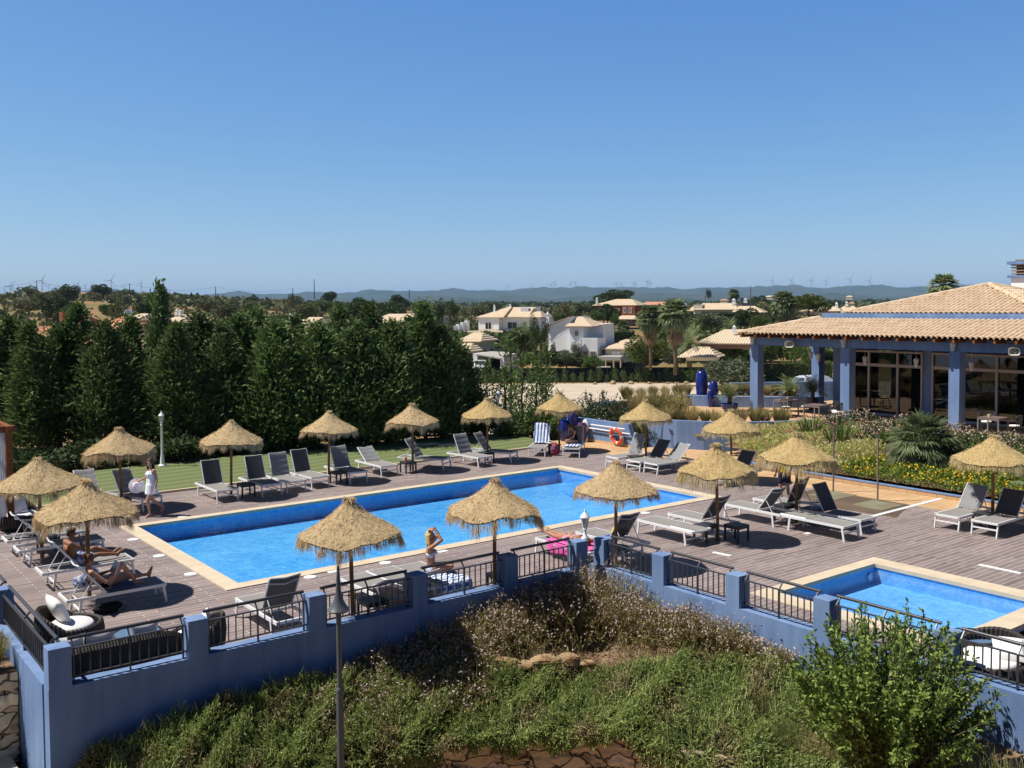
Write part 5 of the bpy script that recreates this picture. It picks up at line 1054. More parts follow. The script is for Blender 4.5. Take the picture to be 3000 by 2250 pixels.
mb = MB(); mb.box((0, .08, .43), (1.75, .6, .12)); mb.build('seat_cushion', M['cush'], r, bevel=.04)
for x, a in ((-.7, 12), (-.25, -8), (.45, 6)): pillow(r, (x, -.14, .62), .46, eu(0, a, 90)@eu(0, -14, 0))
def round_table(loc, R, h, label, glass=True):
    r = empty('rattan_table', loc, 0, label, 'coffee table')
    shell('drum', WK, r, [(R*.8, 0), (R*.95, .4), (R, .85), (R*.98, 1.0), (R*.9, 1.02), (R*.88, .9)], 0, 2*PI, lambda t: h, 90, .03)
    mb = MB(); mb.lathe([(R*.9, h*.93), (.001, h*.93)], 36); mb.build('base', WK, r)
    mb = MB(); mb.lathe([(R*.87, h*.98), (R*.87, h), (.001, h)], 36); mb.build('glass_top', mat('table_glass', (.12, .22, .36), .03, .9), r); return r
round_table((5.02, 17.1, 0), .42, .42, 'round dark rattan table with a glass top behind the left railing')
t_ = tub((5.83, 16.5, 0), math.radians(160), 'dark rattan armchair half hidden behind the second pier', R=.48); pillow(t_, (-.12, 0, .58), .42, eu(0, -22, 0))
r = tub((15.5, 7.55, 0), math.radians(190), 'low rattan seat with a white pillow behind the railing at lower right', R=.62, hb=.62, ha=.36, sx=1.2); pillow(r, (-.1, .25, .48), .5, eu(0, -60, 20))
t_ = tub((16.5, 8.0-1.0, 0), math.radians(150), 'dark rattan armchair with a blue glass glow at the lower right edge', R=.6)
round_table((16.05, 7.35+.75, 0), .42, .4, 'round glass topped rattan table at the lower right behind the railing'); t_['label'] = 'dark rattan armchair cut by the right edge behind the railing'
# pergola on the far left
r = empty('pergola', (5.27, 29.0, 0), 0, 'brown wooden pergola with white curtains at the left edge', 'pergola')
mb = MB(); mb.box((0, 0, 1.35), (.15, .15, 2.7)); mb.build('post', M['redwood'], r)
mb = MB(); mb.box((-2.9, 0, 1.35), (.15, .15, 2.7)); mb.build('post', M['redwood'], r)
mb = MB(); mb.box((0, 2.7, 1.35), (.15, .15, 2.7)); mb.build('post', M['redwood'], r)
mb = MB(); mb.box((-1.45, 0, 2.78), (3.2, .16, .16)); mb.box((0, 1.35, 2.785), (.16, 3.0, .15))
for k in range(6): mb.box((-.45*k-.3, 1.35, 2.9), (.06, 3.1, .09))
mb.build('beam', M['redwood'], r)
V = []; n = 26
for i in range(n):
    x = -.1-.35*i/(n-1); y = -.02+.05*math.sin(i*1.3)
    for z in (2.68, 2.0, 1.2, .9, .25): 
        pin = 1-.55*math.exp(-((z-1.0)/.25)**2); V.append((-.12+(x+.12)*pin, y*pin, z))
mb = MB(); mb.add(V, [(i*5+j, (i+1)*5+j, (i+1)*5+j+1, i*5+j+1) for i in range(n-1) for j in range(4)]); mb.build('curtain', mat('white_curtain', (.75, .77, .82), .95, trans=.3), r, smooth=2)
t_ = tub((5.15, 27.6+1.6, 0), math.radians(-60), 'dark rattan armchair with a white cushion under the pergola', R=.6, hb=.85); t_.location = (5.55, 28.1+1.2, 0); pillow(t_, (-.05, .0, .66), .5, eu(0, -20, 0))
mb = MB(); mb.lathe([(.3, 0), (.33, .2), (.33, .36), (.3, .38), (.001, .38)], 24); o = mb.build('rattan_stool', WK, smooth=1); o.location = (5.75, 28.3, 0); tag(o, 'dark round rattan stool in front of the pergola armchair', 'stool')

# ================================================================== VEGETATION BUILDERS
def leafmat(name, a, b, trans=.18, var=True):
    m = bpy.data.materials.new(name); m.use_nodes = True; t = m.node_tree; p = t.nodes['Principled BSDF']; p.inputs['Roughness'].default_value = .65; p.inputs['Specular IOR Level'].default_value = .25
    g = t.nodes.new('ShaderNodeNewGeometry'); mx = t.nodes.new('ShaderNodeMix'); mx.data_type = 'RGBA'; mx.inputs[6].default_value = (*a, 1); mx.inputs[7].default_value = (*b, 1)
    t.links.new(g.outputs['Random Per Island'], mx.inputs[0]); out = mx.outputs[2]
    if var:
        oi = t.nodes.new('ShaderNodeObjectInfo'); mr = t.nodes.new('ShaderNodeMapRange'); mr.inputs[3].default_value = .75; mr.inputs[4].default_value = 1.3; t.links.new(oi.outputs['Random'], mr.inputs[0])
        vm = t.nodes.new('ShaderNodeVectorMath'); vm.operation = 'SCALE'; t.links.new(out, vm.inputs[0]); t.links.new(mr.outputs[0], vm.inputs[3]); out = vm.outputs[0]
    t.links.new(out, p.inputs['Base Color']); tr = t.nodes.new('ShaderNodeBsdfTranslucent'); t.links.new(out, tr.inputs[0]); ms = t.nodes.new('ShaderNodeMixShader'); ms.inputs[0].default_value = trans
    t.links.new(p.outputs[0], ms.inputs[1]); t.links.new(tr.outputs[0], ms.inputs[2]); t.links.new(ms.outputs[0], t.nodes['Material Output'].inputs[0]); return m
LM = dict(cyp=leafmat('cypress_leaf', (.042, .078, .025), (.17, .235, .075), .28), dark=leafmat('dark_leaf', (.03, .05, .018), (.075, .11, .035)), olive=leafmat('olive_leaf', (.09, .11, .06), (.17, .19, .11)),
 mid=leafmat('mid_leaf', (.05, .085, .02), (.12, .16, .045)), scrub=leafmat('scrub_leaf', (.09, .1, .045), (.17, .17, .07)), pine=leafmat('pine_leaf', (.045, .07, .015), (.12, .15, .035)),
 palm=leafmat('palm_leaf', (.07, .11, .035), (.3, .34, .18), .25), dead=leafmat('dead_frond', (.2, .14, .08), (.3, .22, .13)), shrub=leafmat('shrub_leaf', (.05, .1, .018), (.27, .35, .08), .25),
 rose=leafmat('rosemary_leaf', (.13, .18, .045), (.4, .46, .16), .3), straw=leafmat('dry_grass', (.34, .26, .1), (.5, .42, .2), .25), grass=leafmat('green_grass', (.08, .12, .03), (.2, .24, .08), .25),
 pinkf=leafmat('pale_pink_petals', (.6, .42, .36), (.85, .72, .66), .2), redst=leafmat('reddish_stem', (.24, .14, .06), (.46, .34, .17), .25), yel=leafmat('yellow_petals', (.7, .36, .01), (.8, .55, .03), .2),
 lant=leafmat('lantana_leaf', (.07, .12, .015), (.2, .26, .05), .25), abel=leafmat('abelia_petals', (.34, .22, .18), (.6, .45, .38)), gaura=leafmat('gaura_leaf', (.22, .24, .06), (.52, .5, .2), .32), mag=leafmat('magenta_petals', (.6, .05, .2), (.7, .2, .35)))
def cards(P, D, L, Wd, bend=0.):
    n = len(P); L = np.broadcast_to(L, n)[:, None]; Wd = np.broadcast_to(Wd, n)[:, None]; D = unit(D)
    S = unit(np.cross(D, rng.normal(size=(n, 3)))); mid = P+D*L*.55; tip = P+D*L; tip[:, 2] -= bend*L[:, 0]
    return np.stack([P, mid-S*Wd/2, tip, mid+S*Wd/2], 1).reshape(-1, 3)
def fmesh(V, name, m, parent=None, mi=None):
    return npmesh(name, V, np.arange(len(V)).reshape(-1, 4), m, parent, mi=mi)
def trunk(parent, h, r0, r1, lean=0, limbs=0, lr=1.5, seed=0, name='trunk', m=None):
    g = np.random.default_rng(seed); mb = MB(); pts = [(lean*t_*h*.2+g.normal()*.01*h*(t_ > 0), g.normal()*.01*h*(t_ > 0), h*t_) for t_ in np.linspace(0, 1, 5)]; mb.tube(pts, list(np.linspace(r0, r1, 5)), 8)
    for k in range(limbs):
        a = k*2.4+g.uniform(0, 1); s = h*g.uniform(.45, .9); mb.tube([(0, 0, s), (lr*.5*math.cos(a), lr*.5*math.sin(a), s+lr*.5), (lr*math.cos(a), lr*math.sin(a), s+lr*g.uniform(.6, 1.1))], [r1*1.1, r1*.7, r1*.3], 6)
    return mb.build(name, m or M['trunk'], parent, smooth=2)
def cypress(h, rad, nb, nk, seed, sparse=False, ksz=.3, wind=.15):
    g = np.random.default_rng(seed); r = empty('cypress_tree', (0, 0, 0), 0, '', 'tree'); trunk(r, h*.93, .04*h**.5+.03, .015, seed=seed)
    Vs = []
    for b in range(nb):
        t_ = (b+g.uniform(0, 1))/nb; z = h*(.03+.93*t_**1.05); prof = rad*(1-t_)**.75*(1-.35*math.exp(-t_*9))*g.uniform(.5, 1.28)+.1; a = g.uniform(0, 2*PI)
        n = max(5, int(nk*(prof/rad+.15))); s = g.uniform(.25 if not sparse else .05, 1, n)**.7; rise = .55 if not sparse else .3
        px = prof*s*math.cos(a)+wind*z/h*s; py = prof*s*math.sin(a); pz = z+prof*s*rise+.12*s**2; w = .1+.13*prof
        P = np.stack([px, py, pz], 1)+g.normal(0, w, (n, 3))*(.5+.5*s[:, None])
        D = np.stack([math.cos(a)+g.normal(0, .5, n)+wind*2, math.sin(a)+g.normal(0, .5, n), .75+g.normal(0, .35, n)], 1)
        Vs.append(cards(P, D, ksz*g.uniform(.6, 1.3, n), ksz*.28, .1))
    n = 60; zz = h*g.uniform(.86, 1.0, n); P = np.stack([g.normal(0, .05, n)+wind*zz/h*.6, g.normal(0, .05, n), zz-.1], 1); Vs.append(cards(P, np.stack([g.normal(0, .35, n)+wind, g.normal(0, .35, n), np.ones(n)], 1), ksz*.9, ksz*.22))
    fmesh(np.concatenate(Vs), 'crown', LM['cyp'], r); return r
def broad(kind, m, n, seed, sx=1, sz=.75, lumps=9, ks=.16, hol=.5, th=.35):
    """unit crown (radius 1) of lumps of small leaves on a short trunk; total height about th+2*sz"""
    g = np.random.default_rng(seed); r = empty(kind, (0, 0, 0), 0, '', 'tree'); trunk(r, th+sz*.7, .07, .03, limbs=4, lr=.5, seed=seed); Vs = []
    C0 = [(0, 0, 0, .62)]+[(.62*math.cos(a+g.uniform(-.4, .4)), .62*math.sin(a+g.uniform(-.4, .4)), g.uniform(-.5, .55), g.uniform(.28, .5)) for a in np.linspace(0, 2*PI, lumps, endpoint=False)]+[(g.normal()*.25, g.normal()*.25, .6, .4)]
    for (cx, cy, cz, cr) in C0:
        k = int(n*cr**2/sum(c[3]**2 for c in C0)); d = unit(g.normal(size=(k, 3))); rr = cr*g.uniform(hol, 1.05, k)**.5; P = d*rr[:, None]; P = P+np.array([cx, cy, cz]); P[:, 2] = P[:, 2]*sz+th+sz
        P[:, 0] *= sx; D = d+g.normal(0, .7, (k, 3))+np.array([0, 0, .25]); Vs.append(cards(P, D, ks*g.uniform(.6, 1.4, k), ks*.5))
    fmesh(np.concatenate(Vs), 'crown', m, r); return r
def fan_fronds(c, N, Lp, Lf, blades_, el0, el1, g, wd=.035, spread=2.2, droop=.25):
    V = []
    for i in range(N):
        a = i*2.399+g.uniform(-.2, .2); t_ = (i+.5)/N; el = el0+(el1-el0)*t_+g.normal()*.08; d = np.array([math.cos(a)*math.cos(el), math.sin(a)*math.cos(el), math.sin(el)])
        s = unit(np.cross(d, [0, 0, 1.])+1e-6); u = np.cross(s, d); lp = Lp*g.uniform(.75, 1.1); h = np.array(c)+d*lp; w = s*.012; V += [c-w, h-w, h+w, c+w]
        for k in range(blades_):
            b = (k/(blades_-1)-.5)*spread; tl_ = .25+.95*(1-t_); dd_ = d*math.cos(tl_)-u*math.sin(tl_); bd = dd_*math.cos(b)+s*math.sin(b)+u*.06*(k % 2); bd = bd/np.linalg.norm(bd); L = Lf*(1-.3*abs(b)/spread)*g.uniform(.85, 1.1)
            m_ = h+bd*L*.5; tip = h+bd*L; tip[2] -= droop*L*g.uniform(.3, 1.2); nf_ = np.cross(s, dd_); q = np.cross(bd, nf_); q = q/np.linalg.norm(q)*wd; V += [h, m_-q, tip, m_+q]
    return np.array(V)
def fan_palm(h, Lp, Lf, N, bl, seed, skirt=True, kind='fan_palm', tr=.16, wd=.035, el=(-.9, 1.45)):
    g = np.random.default_rng(seed); r = empty(kind, (0, 0, 0), 0, '', 'palm'); trunk(r, h, tr, tr*.8, seed=seed)
    V = fan_fronds(np.array([0, 0, h]), N, Lp, Lf, bl, el[0], el[1], g, wd); fmesh(V, 'crown', LM['palm'], r)
    if skirt: V = np.concatenate([fan_fronds(np.array([0, 0, h-.2-q_]), N//3, Lp*.7, Lf*.9, bl, -1.45, -1.0, g, wd, droop=.4) for q_ in (0, .5, 1.0)]); fmesh(V, 'dead_fronds', LM['dead'], r)
    return r
def pinnate(c, N, L, g, el0=.1, el1=1.3, leaf=.2, wd=.02, nl=22, arch=.9, m=None):
    V = []
    for i in range(N):
        a = i*2.399+g.uniform(-.2, .2); t0 = (i+.5)/N; el = el0+(el1-el0)*t0; out = np.array([math.cos(a), math.sin(a), 0]); s = np.array([-math.sin(a), math.cos(a), 0]); LL = L*g.uniform(.8, 1.1); prev = np.array(c, float)
        for k in range(nl):
            t_ = (k+1)/nl; e = el-arch*t_*t_; p = prev+(out*math.cos(e)+np.array([0, 0, math.sin(e)]))*LL/nl; dirn = unit(p-prev)
            for sg in (-1, 1):
                lf = leaf*math.sin(PI*min(1, t_*.85+.15))**.7; d = unit(dirn*.6+s*sg+np.array([0, 0, .15])); q = dirn*wd; V += [prev, prev+d*lf*.5-q, prev+d*lf, prev+d*lf*.5+q]
            w = s*.01; V += [prev-w, p-w, p+w, prev+w]; prev = p
    return np.array(V)

# ---- tall hedge trees behind the lawn
CYT = [cypress(7.0, 1.75, 200, 56, 11, ksz=.34), cypress(6.4, 1.9, 200, 56, 12, ksz=.36), cypress(6.8, 1.6, 190, 54, 13, ksz=.34, wind=.3), cypress(6.0, 1.8, 190, 56, 14, ksz=.35, wind=.05)]
tops = [(-40, 900, 41), (30, 912, 42.5), (105, 925, 40), (170, 935, 41.5), (232, 868, 42), (300, 925, 40), (360, 905, 42.5), (455, 803, 41), (520, 925, 40), (575, 905, 43), (640, 930, 40.5), (700, 905, 42), (742, 880, 43.5), (800, 922, 41), (862, 905, 43), (925, 930, 41.5), (985, 872, 43), (1040, 925, 42), (1100, 868, 43.5), (1150, 925, 42.5), (1205, 912, 44.5), (1243, 868, 44), (1298, 940, 44), (1335, 985, 45.5), (1368, 1060, 46)]
usedc = set()
for i, (px, py, d) in enumerate(tops):
    k = i % 4 if i != 7 else 2; top = W(px, py, d); z0 = Tz(top) if d > 44 else -.25; h = top[2]-z0; base = [7.0, 6.4, 6.8, 6.0][k]; s = h/(base*1.0); w = max(.8, min(1.08, s))*random.uniform(.9, 1.05)*(.85 if px in (455, 232, 985, 1100, 1243) else 1)
    s /= 1.045; w *= .93
    w *= .62 if px == 455 else 1
    if px == 455: lab = 'tallest dark cypress hedge tree, its bare tip rising into the sky'
    elif px == 1368: lab = 'last and lowest dark cypress at the right end of the tall hedge'
    elif px == -40: lab = 'dark cypress hedge tree cut by the left edge'
    else: lab = 'tall dark green cypress in the dense row behind the lawn'
    place(CYT[k], k in usedc, (top[0], top[1], z0), random.uniform(0, 6.28) if px != 455 else 0, lab, 'tall cypress trees forming the hedge behind the lawn', sc=(w, w, s)); usedc.add(k)
# low dark shrubs under the hedge
ls = [broad('hedge_shrub', LM['dark'], 2600, 21, ks=.2, th=-.1, sz=.7), broad('hedge_shrub', LM['dark'], 2600, 22, ks=.2, th=-.1, sz=.6)]
for i, x in enumerate(np.linspace(4, 25.5, 15)):
    o = place(ls[i % 2], i > 1, (x, 38.9+.6*math.sin(i*2), -.1), i*1.3, 'low dark shrub at the foot of the tall cypress hedge', 'low shrubs under the cypress hedge', sc=(1.3, .9, .75)); o['category'] = 'shrub'
# young sparse trees
YC = [cypress(3.6, .75, 60, 16, 31, True, .26, .05), cypress(3.2, .85, 60, 14, 32, True, .26, .1), cypress(3.9, .65, 60, 16, 33, True, .26, 0)]
yl = [(1378, 1065, 46), (1425, 1060, 49), (1478, 1075, 49), (1497, 1000, 50), (1530, 1040, 46.5), (1572, 1060, 48), (1598, 1010, 50), (1640, 1150, 47)]
for i, (px, py, d) in enumerate(yl):
    top = W(px, py, d); z0 = Tz(top); h = top[2]-z0; k = i % 3; s = h/[3.6, 3.2, 3.9][k]
    place(YC[k], i > 2, (top[0], top[1], z0), i*1.1, ['thin see-through young cypress, %s' % w for w in ('first right of the tall hedge', 'left of the third lamp post', 'just right of the third lamp post', 'second right of the third lamp post', 'left of the parasol by the striped towels', 'directly behind the top of the parasol by the striped towels', 'tallest, rising over the gravel behind the parasols', 'lowest, beside the blue back wall')][i], 'young thin cypresses at the end of the lawn', sc=(1, 1, s))
gc = broad('green_shrub', LM['mid'], 2600, 24, ks=.16, th=-.1, sz=.8)
for i, (px, py, d, s, l) in enumerate([(1448, 1250, 47.5, .8, 'green shrub at the foot of the third white lamp post'), (1560, 1245, 46, 1.2, 'green shrub left of the striped towel'), (1620, 1230, 45.5, 1.1, 'bright green shrub behind the striped towel lounger'), (1500, 1262, 45, .8, 'low shrub at the right end of the lawn')]):
    p = W(px, py, d); o = place(gc, i > 0, (p[0], p[1], max(Tz(p), -.3)), i, l, 'shrubs at the end of the lawn', sc=(s, s, s*.8)); o['category'] = 'shrub'
# oleander shrubs before the parked cars
def loose_shrub(name, m, h, rad, nst, nl, seed, lf=.14, lw=.045, flow=None, nf=0, fs=.03, up=1.0):
    g = np.random.default_rng(seed); r = empty(name, (0, 0, 0), 0, '', 'shrub'); mb = MB(); P = []; D = []; F_ = []
    for k in range(nst):
        a = g.uniform(0, 2*PI); rr = rad*math.sqrt(g.uniform(0, 1)); hh = h*g.uniform(.55, 1.0)*(1-.3*(rr/rad)**2); b = np.array([.25*rr*math.cos(a), .25*rr*math.sin(a), 0]); tip = np.array([rr*math.cos(a), rr*math.sin(a), hh]); mid = (b+tip)/2+np.array([0, 0, .12*h])
        mb.tube([b, mid, tip], [.014, .009, .004], 4, cap=False)
        for j in range(nl):
            t_ = g.uniform(.12, 1)**.75; p = (1-t_)**2*b+2*t_*(1-t_)*mid+t_*t_*tip+g.normal(0, .02, 3); P.append(p); dd = unit(tip-b)*.6*up+g.normal(0, .7, 3); D.append(dd)
        for j in range(nf): F_.append(tip+g.normal(0, .07, 3))
    mb.build('stems', M['trunk'], r); fmesh(cards(np.array(P), np.array(D), lf*g.uniform(.6, 1.3, len(P)), lw, .05), 'leaves', m, r)
    if nf: FP = np.array(F_); fmesh(cards(FP, g.normal(size=FP.shape), fs, fs*.8), 'flowers', flow, r)
    return r
osb = loose_shrub('oleander_shrub', LM['dark'], 2.6, 1.6, 120, 34, 41, lf=.17, lw=.05, flow=LM['pinkf'], nf=1, fs=.06)
for i, (x, y, z, s, l) in enumerate([(30.6, 31.5, -.4, .95, 'tall loose shrub with pale flowers behind the blue back wall'), (31.2, 33.6, -.5, 1.1, 'tall loose shrub hiding the dark car, farther left'), (30.4, 29.6, -.3, .7, 'flowering shrub in the gap between the two blue walls'), (29.9, 35.8, -.5, .75, 'dark shrub left behind the blue back wall')]):
    place(osb, i > 0, (x, y, z), i*1.4, l, 'loose shrubs behind the low blue wall', sc=(s, s, s*.92))
# clumps of ornamental grass
def grass_clump(name, n, h, rad, seed, ma, mb_=None, arch=.5, wd=.012, cat='grass clump'):
    g = np.random.default_rng(seed); r = empty(name, (0, 0, 0), 0, '', cat); a = g.uniform(0, 2*PI, n); rr = rad*.25*np.sqrt(g.uniform(0, 1, n)); out = g.uniform(.05, arch, n)
    P = np.stack([rr*np.cos(a), rr*np.sin(a), np.zeros(n)], 1); D = unit(np.stack([np.cos(a)*out, np.sin(a)*out, np.ones(n)], 1)); L = h*g.uniform(.6, 1.1, n)
    S = unit(np.cross(D, g.normal(size=(n, 3)))); p1 = P+D*(L*.5)[:, None]; p2 = P+D*(L*.85)[:, None]; p2[:, 2] -= out*L*.18; p3 = P+D*L[:, None]; p3[:, 2] -= out*L*.5; p3[:, :2] += np.stack([np.cos(a), np.sin(a)], 1)*(out*L*.15)[:, None]; w = wd
    V = np.stack([P-S*w/2, p1-S*w/2, p1+S*w/2, P+S*w/2, p1-S*w/2, p2-S*w*.4, p2+S*w*.4, p1+S*w/2, p2-S*w*.4, p3, p3, p2+S*w*.4], 1).reshape(-1, 3)
    V = np.stack([P-S*w/2, p1-S*w/2, p1+S*w/2, P+S*w/2], 1).reshape(-1, 3); V2 = np.stack([p1-S*w/2, p2-S*w*.4, p2+S*w*.4, p1+S*w/2], 1).reshape(-1, 3); V3 = np.stack([p2-S*w*.4, p3-S*w*.05, p3+S*w*.05, p2+S*w*.4], 1).reshape(-1, 3)
    fmesh(np.concatenate([V, V2]), 'blades', ma, r); fmesh(V3, 'seed_tips', mb_ or ma, r); return r
OG = [grass_clump('grass_clump', 420, .8, .5, 51, leafmat('yellow_grass', (.2, .19, .06), (.36, .32, .12), .25), LM['straw'], .5), grass_clump('grass_clump', 420, .85, .5, 52, LM['straw'], LM['straw'], .6)]
spots = []
cwp = [Vector(p) for p in [(30.3, 29.0), (30.5, 28.1), (30.95, 27.2), (31.6, 26.35), (32.4, 25.7), (33.3, 25.2), (34.0, 24.95)]]
for a_, b_ in zip(cwp[:-1], cwp[1:]):
    for t_ in (.1, .55): q_ = a_.lerp(b_, t_)+Vector((.25, .2)); spots.append((q_[0], q_[1], 1.0, .95))
for q_ in [(31.0, 29.6), (31.3, 28.9), (31.9, 29.4), (31.6, 30.3), (32.3, 30.2), (31.2, 31.0)]: spots.append((*q_, 1.0, 1.6))
for t_ in np.linspace(0, 1, 13):
    q_ = Vector((40.6, 29.7)).lerp(Vector((37.2, 33.4)), t_) if t_ < .8 else Vector((37.2, 33.4)).lerp(Vector((33.2, 34.0)), (t_-.8)/.2); spots.append((q_[0], q_[1], 1.45, .8))
for t_ in np.linspace(0, 1, 6): q_ = Vector((37.0, 33.5)).lerp(Vector((33.2, 33.9)), t_); spots.append((q_[0], q_[1]-.1, 1.45, .75))
for i, (x, y, z, s) in enumerate(spots):
    lab = 'feathery straw topped grass clump along the top of the curved blue wall' if i < 12 else ('big feathery grass mass above the left end of the curved blue wall' if i < 18 else 'straw coloured grass clump in the planter at the back of the terrace')
    place(OG[i % 2], i > 1, (x+random.uniform(-.06, .06), y, z), i*.7, lab, 'ornamental grass clumps on the terrace', sc=s*random.uniform(.85, 1.15))
mb = MB(); mb.box((31.8, 13.6, -.22), (6.1, 21.2, .6)); struct(mb.build('bed_fill', M['soil']))
# cycads and palms on the terrace
def cycad(loc, L, N, label, seed):
    g = np.random.default_rng(seed); r = empty('cycad', loc, 0, label, 'cycad'); trunk(r, .35, .11, .09, seed=seed); fmesh(pinnate((0, 0, .33), N, L, g, .05, 1.35, .2, .012), 'fronds', LM['palm'], r); return r
cycad((36.0, 29.9, ZT+.3), .85, 34, 'cycad in the low blue pot left of the first column', 61)
cycad((39.7, 29.3, 1.45), 1.0, 34, 'cycad in the planter behind the far bistro table', 62)
cycad((39.2, 27.6, ZT+.5), 1.15, 44, 'dark shaded cycad between the columns at the pavilion corner', 63)
fp = fan_palm(.55, .85, .62, 96, 22, 71, False, 'fan_palm', .2, .022, (-.35, 1.5)); fp.location = (30.75, 17.35, .35); fp.scale = (1.08, 1.08, 1.12); fp['label'] = 'large bushy fan palm in the flower bed before the pavilion'
fp2 = fan_palm(.2, .4, .4, 26, 14, 72, False, 'fan_palm', .08, .014, (-.2, 1.4)); fp2.location = (29.9, 13.7, .3); fp2['label'] = 'small yellowish fan palm in the bed behind the right hand parasol'
# flower bed planting
def scatter_poly(n, poly, g):
    poly = np.array(poly, float); x0, y0 = poly.min(0); x1, y1 = poly.max(0); out = []
    while len(out) < n:
        p = np.stack([g.uniform(x0, x1, n*3), g.uniform(y0, y1, n*3)], 1); ins = np.ones(len(p), bool)
        for i in range(len(poly)):
            a, b = poly[i], poly[(i+1) % len(poly)]; ins &= ((b[0]-a[0])*(p[:, 1]-a[1])-(b[1]-a[1])*(p[:, 0]-a[0])) >= 0
        out += list(p[ins])
    return np.array(out[:n])
def cover(name, poly, n, hf, mleaf, ls_, lw, flowers, g, zf=bedz, up=.8, sig=.25):
    P = scatter_poly(n, poly, g); H0 = hf(P[:, 0], P[:, 1]); z = zf(P[:, 0], P[:, 1])+H0*g.uniform(.15, 1, n)**.6; Q = np.column_stack([P, z]); D = g.normal(0, .6, (n, 3))+[0, 0, up]
    V = [cards(Q, D, ls_*g.uniform(.6, 1.4, n), lw)]; mi = [np.zeros(n, int)]; mats = [mleaf]
    for (m, k, s, lift) in flowers:
        P = scatter_poly(k, poly, g); z = zf(P[:, 0], P[:, 1])+hf(P[:, 0], P[:, 1])*g.uniform(.8, 1.05, k)+lift; Q = np.column_stack([P, z]); Q2 = np.repeat(Q, 2, 0)+g.normal(0, s*.15, (2*k, 3)); mats.append(m); V.append(cards(Q2, g.normal(size=Q2.shape)+[0, 0, .3], s, s*.9)); mi.append(np.full(2*k, len(mats)-1))
    o = fmesh(np.concatenate(V), name, mats, None, np.concatenate(mi)); return o
gg = np.random.default_rng(5)
hl_ = lambda x, y: .38+.14*np.sin(x*3.1+y*1.7)*np.sin(y*2.3)
tag(cover('lantana_bed', [(28.66, 5), (31.6, 5), (31.8, 12), (31.2, 17), (30.4, 19), (29.5, 19.8), (28.85, 19)], 30000, hl_, LM['lant'], .1, .06, [(LM['yel'], 1700, .07, .02)], gg), 'low mass of yellow flowering lantana along the blue topped kerb', 'flowers', kind='stuff')
ha_ = lambda x, y: .55+.3*np.sin(x*2.2+y*1.9)*np.sin(y*1.3+1)
tag(cover('abelia_bed', [(32.2, 5), (34.7, 5), (34.7, 23.6), (33.4, 23.8), (32.6, 20), (32.0, 12)], 30000, ha_, LM['dark'], .1, .05, [(LM['abel'], 5200, .06, .03)], gg), 'pinkish white flowering shrubs below the pavilion columns', 'shrubs', kind='stuff')
hb_ = lambda x, y: .55+.2*np.sin(x*2+y*2.4)
tag(cover('gaura_bed', [(28.95, 19.2), (31, 18.8), (32.7, 21), (33.2, 24.0), (31.6, 25.4), (30.6, 25.8), (29.0, 22.8)], 17000, hb_, LM['gaura'], .14, .03, [(LM['pinkf'], 620, .04, .06), (LM['mag'], 160, .05, .3)], gg), 'bushy bed of small white and pink flowers before the curved blue wall', 'flowers', kind='stuff')
tag(cover('mixed_bed', [(31.0, 5), (32.4, 5), (32.9, 20), (32.6, 22), (31.3, 19.5), (31.4, 12)], 12000, lambda x, y: .6+.2*np.sin(x*3+y), LM['mid'], .16, .05, [(LM['pinkf'], 250, .05, .03)], gg), 'green planting between the lantana and the pink shrubs', 'plants', kind='stuff')
sw = [grass_clump('sword_leaf_clump', 120, 1.15, .9, 81, LM['grass'], None, .55, .045, 'plant')]
for i, (x, y, s, l) in enumerate([(32.0, 22.6, 1, 'clump of sword leaves right of the tall tufted parasol'), (31.4, 20.9, 1.1, 'clump of sword leaves left of the fan palm'), (32.4, 21.4, .9, 'clump of sword leaves behind the left shower pole')]):
    place(sw[0], i > 0, (x, y, float(bedz(x, y))), i*2, l, 'sword leaved clumps in the flower bed', sc=s)

# ================================================================== VILLAS (built in metres, facing the pool)
TR = mat('far_roof_tiles', (.68, .5, .34), .9, .1); TRED = mat('red_roof_tiles', (.5, .16, .08), .9, .1, col2=(.42, .12, .06), nscale=1.5)
def rooftiles(name, c, c2):
    m = bpy.data.materials.new(name); m.use_nodes = True; t = m.node_tree; p = t.nodes['Principled BSDF']; p.inputs['Roughness'].default_value = .9
    tc = t.nodes.new('ShaderNodeTexCoord'); wv = t.nodes.new('ShaderNodeTexWave'); wv.bands_direction = 'X'; wv.inputs['Scale'].default_value = .9; wv.inputs['Distortion'].default_value = .1; n = t.nodes.new('ShaderNodeTexNoise'); n.inputs['Scale'].default_value = .8
    t.links.new(tc.outputs['Object'], wv.inputs[0]); t.links.new(tc.outputs['Object'], n.inputs[0]); mu = t.nodes.new('ShaderNodeMath'); mu.operation = 'MULTIPLY_ADD'; mu.inputs[1].default_value = .6; t.links.new(wv.outputs[1], mu.inputs[0]); t.links.new(n.outputs[0], mu.inputs[2])
    mx = t.nodes.new('ShaderNodeMix'); mx.data_type = 'RGBA'; mx.inputs[6].default_value = (*c2, 1); mx.inputs[7].default_value = (*c, 1); t.links.new(mu.outputs[0], mx.inputs[0]); t.links.new(mx.outputs[2], p.inputs['Base Color'])
    bp = t.nodes.new('ShaderNodeBump'); bp.inputs['Distance'].default_value = .06; t.links.new(wv.outputs[1], bp.inputs['Height']); t.links.new(bp.outputs[0], p.inputs['Normal']); return m
RT = rooftiles('villa_roof_tiles', (.62, .49, .34), (.45, .33, .21)); RR_ = rooftiles('red_villa_tiles', (.55, .2, .11), (.38, .12, .06)); RO = rooftiles('orange_villa_tiles', (.55, .28, .16), (.42, .2, .12))
GLS = mat('villa_glass', (.02, .022, .028), .1, .6)
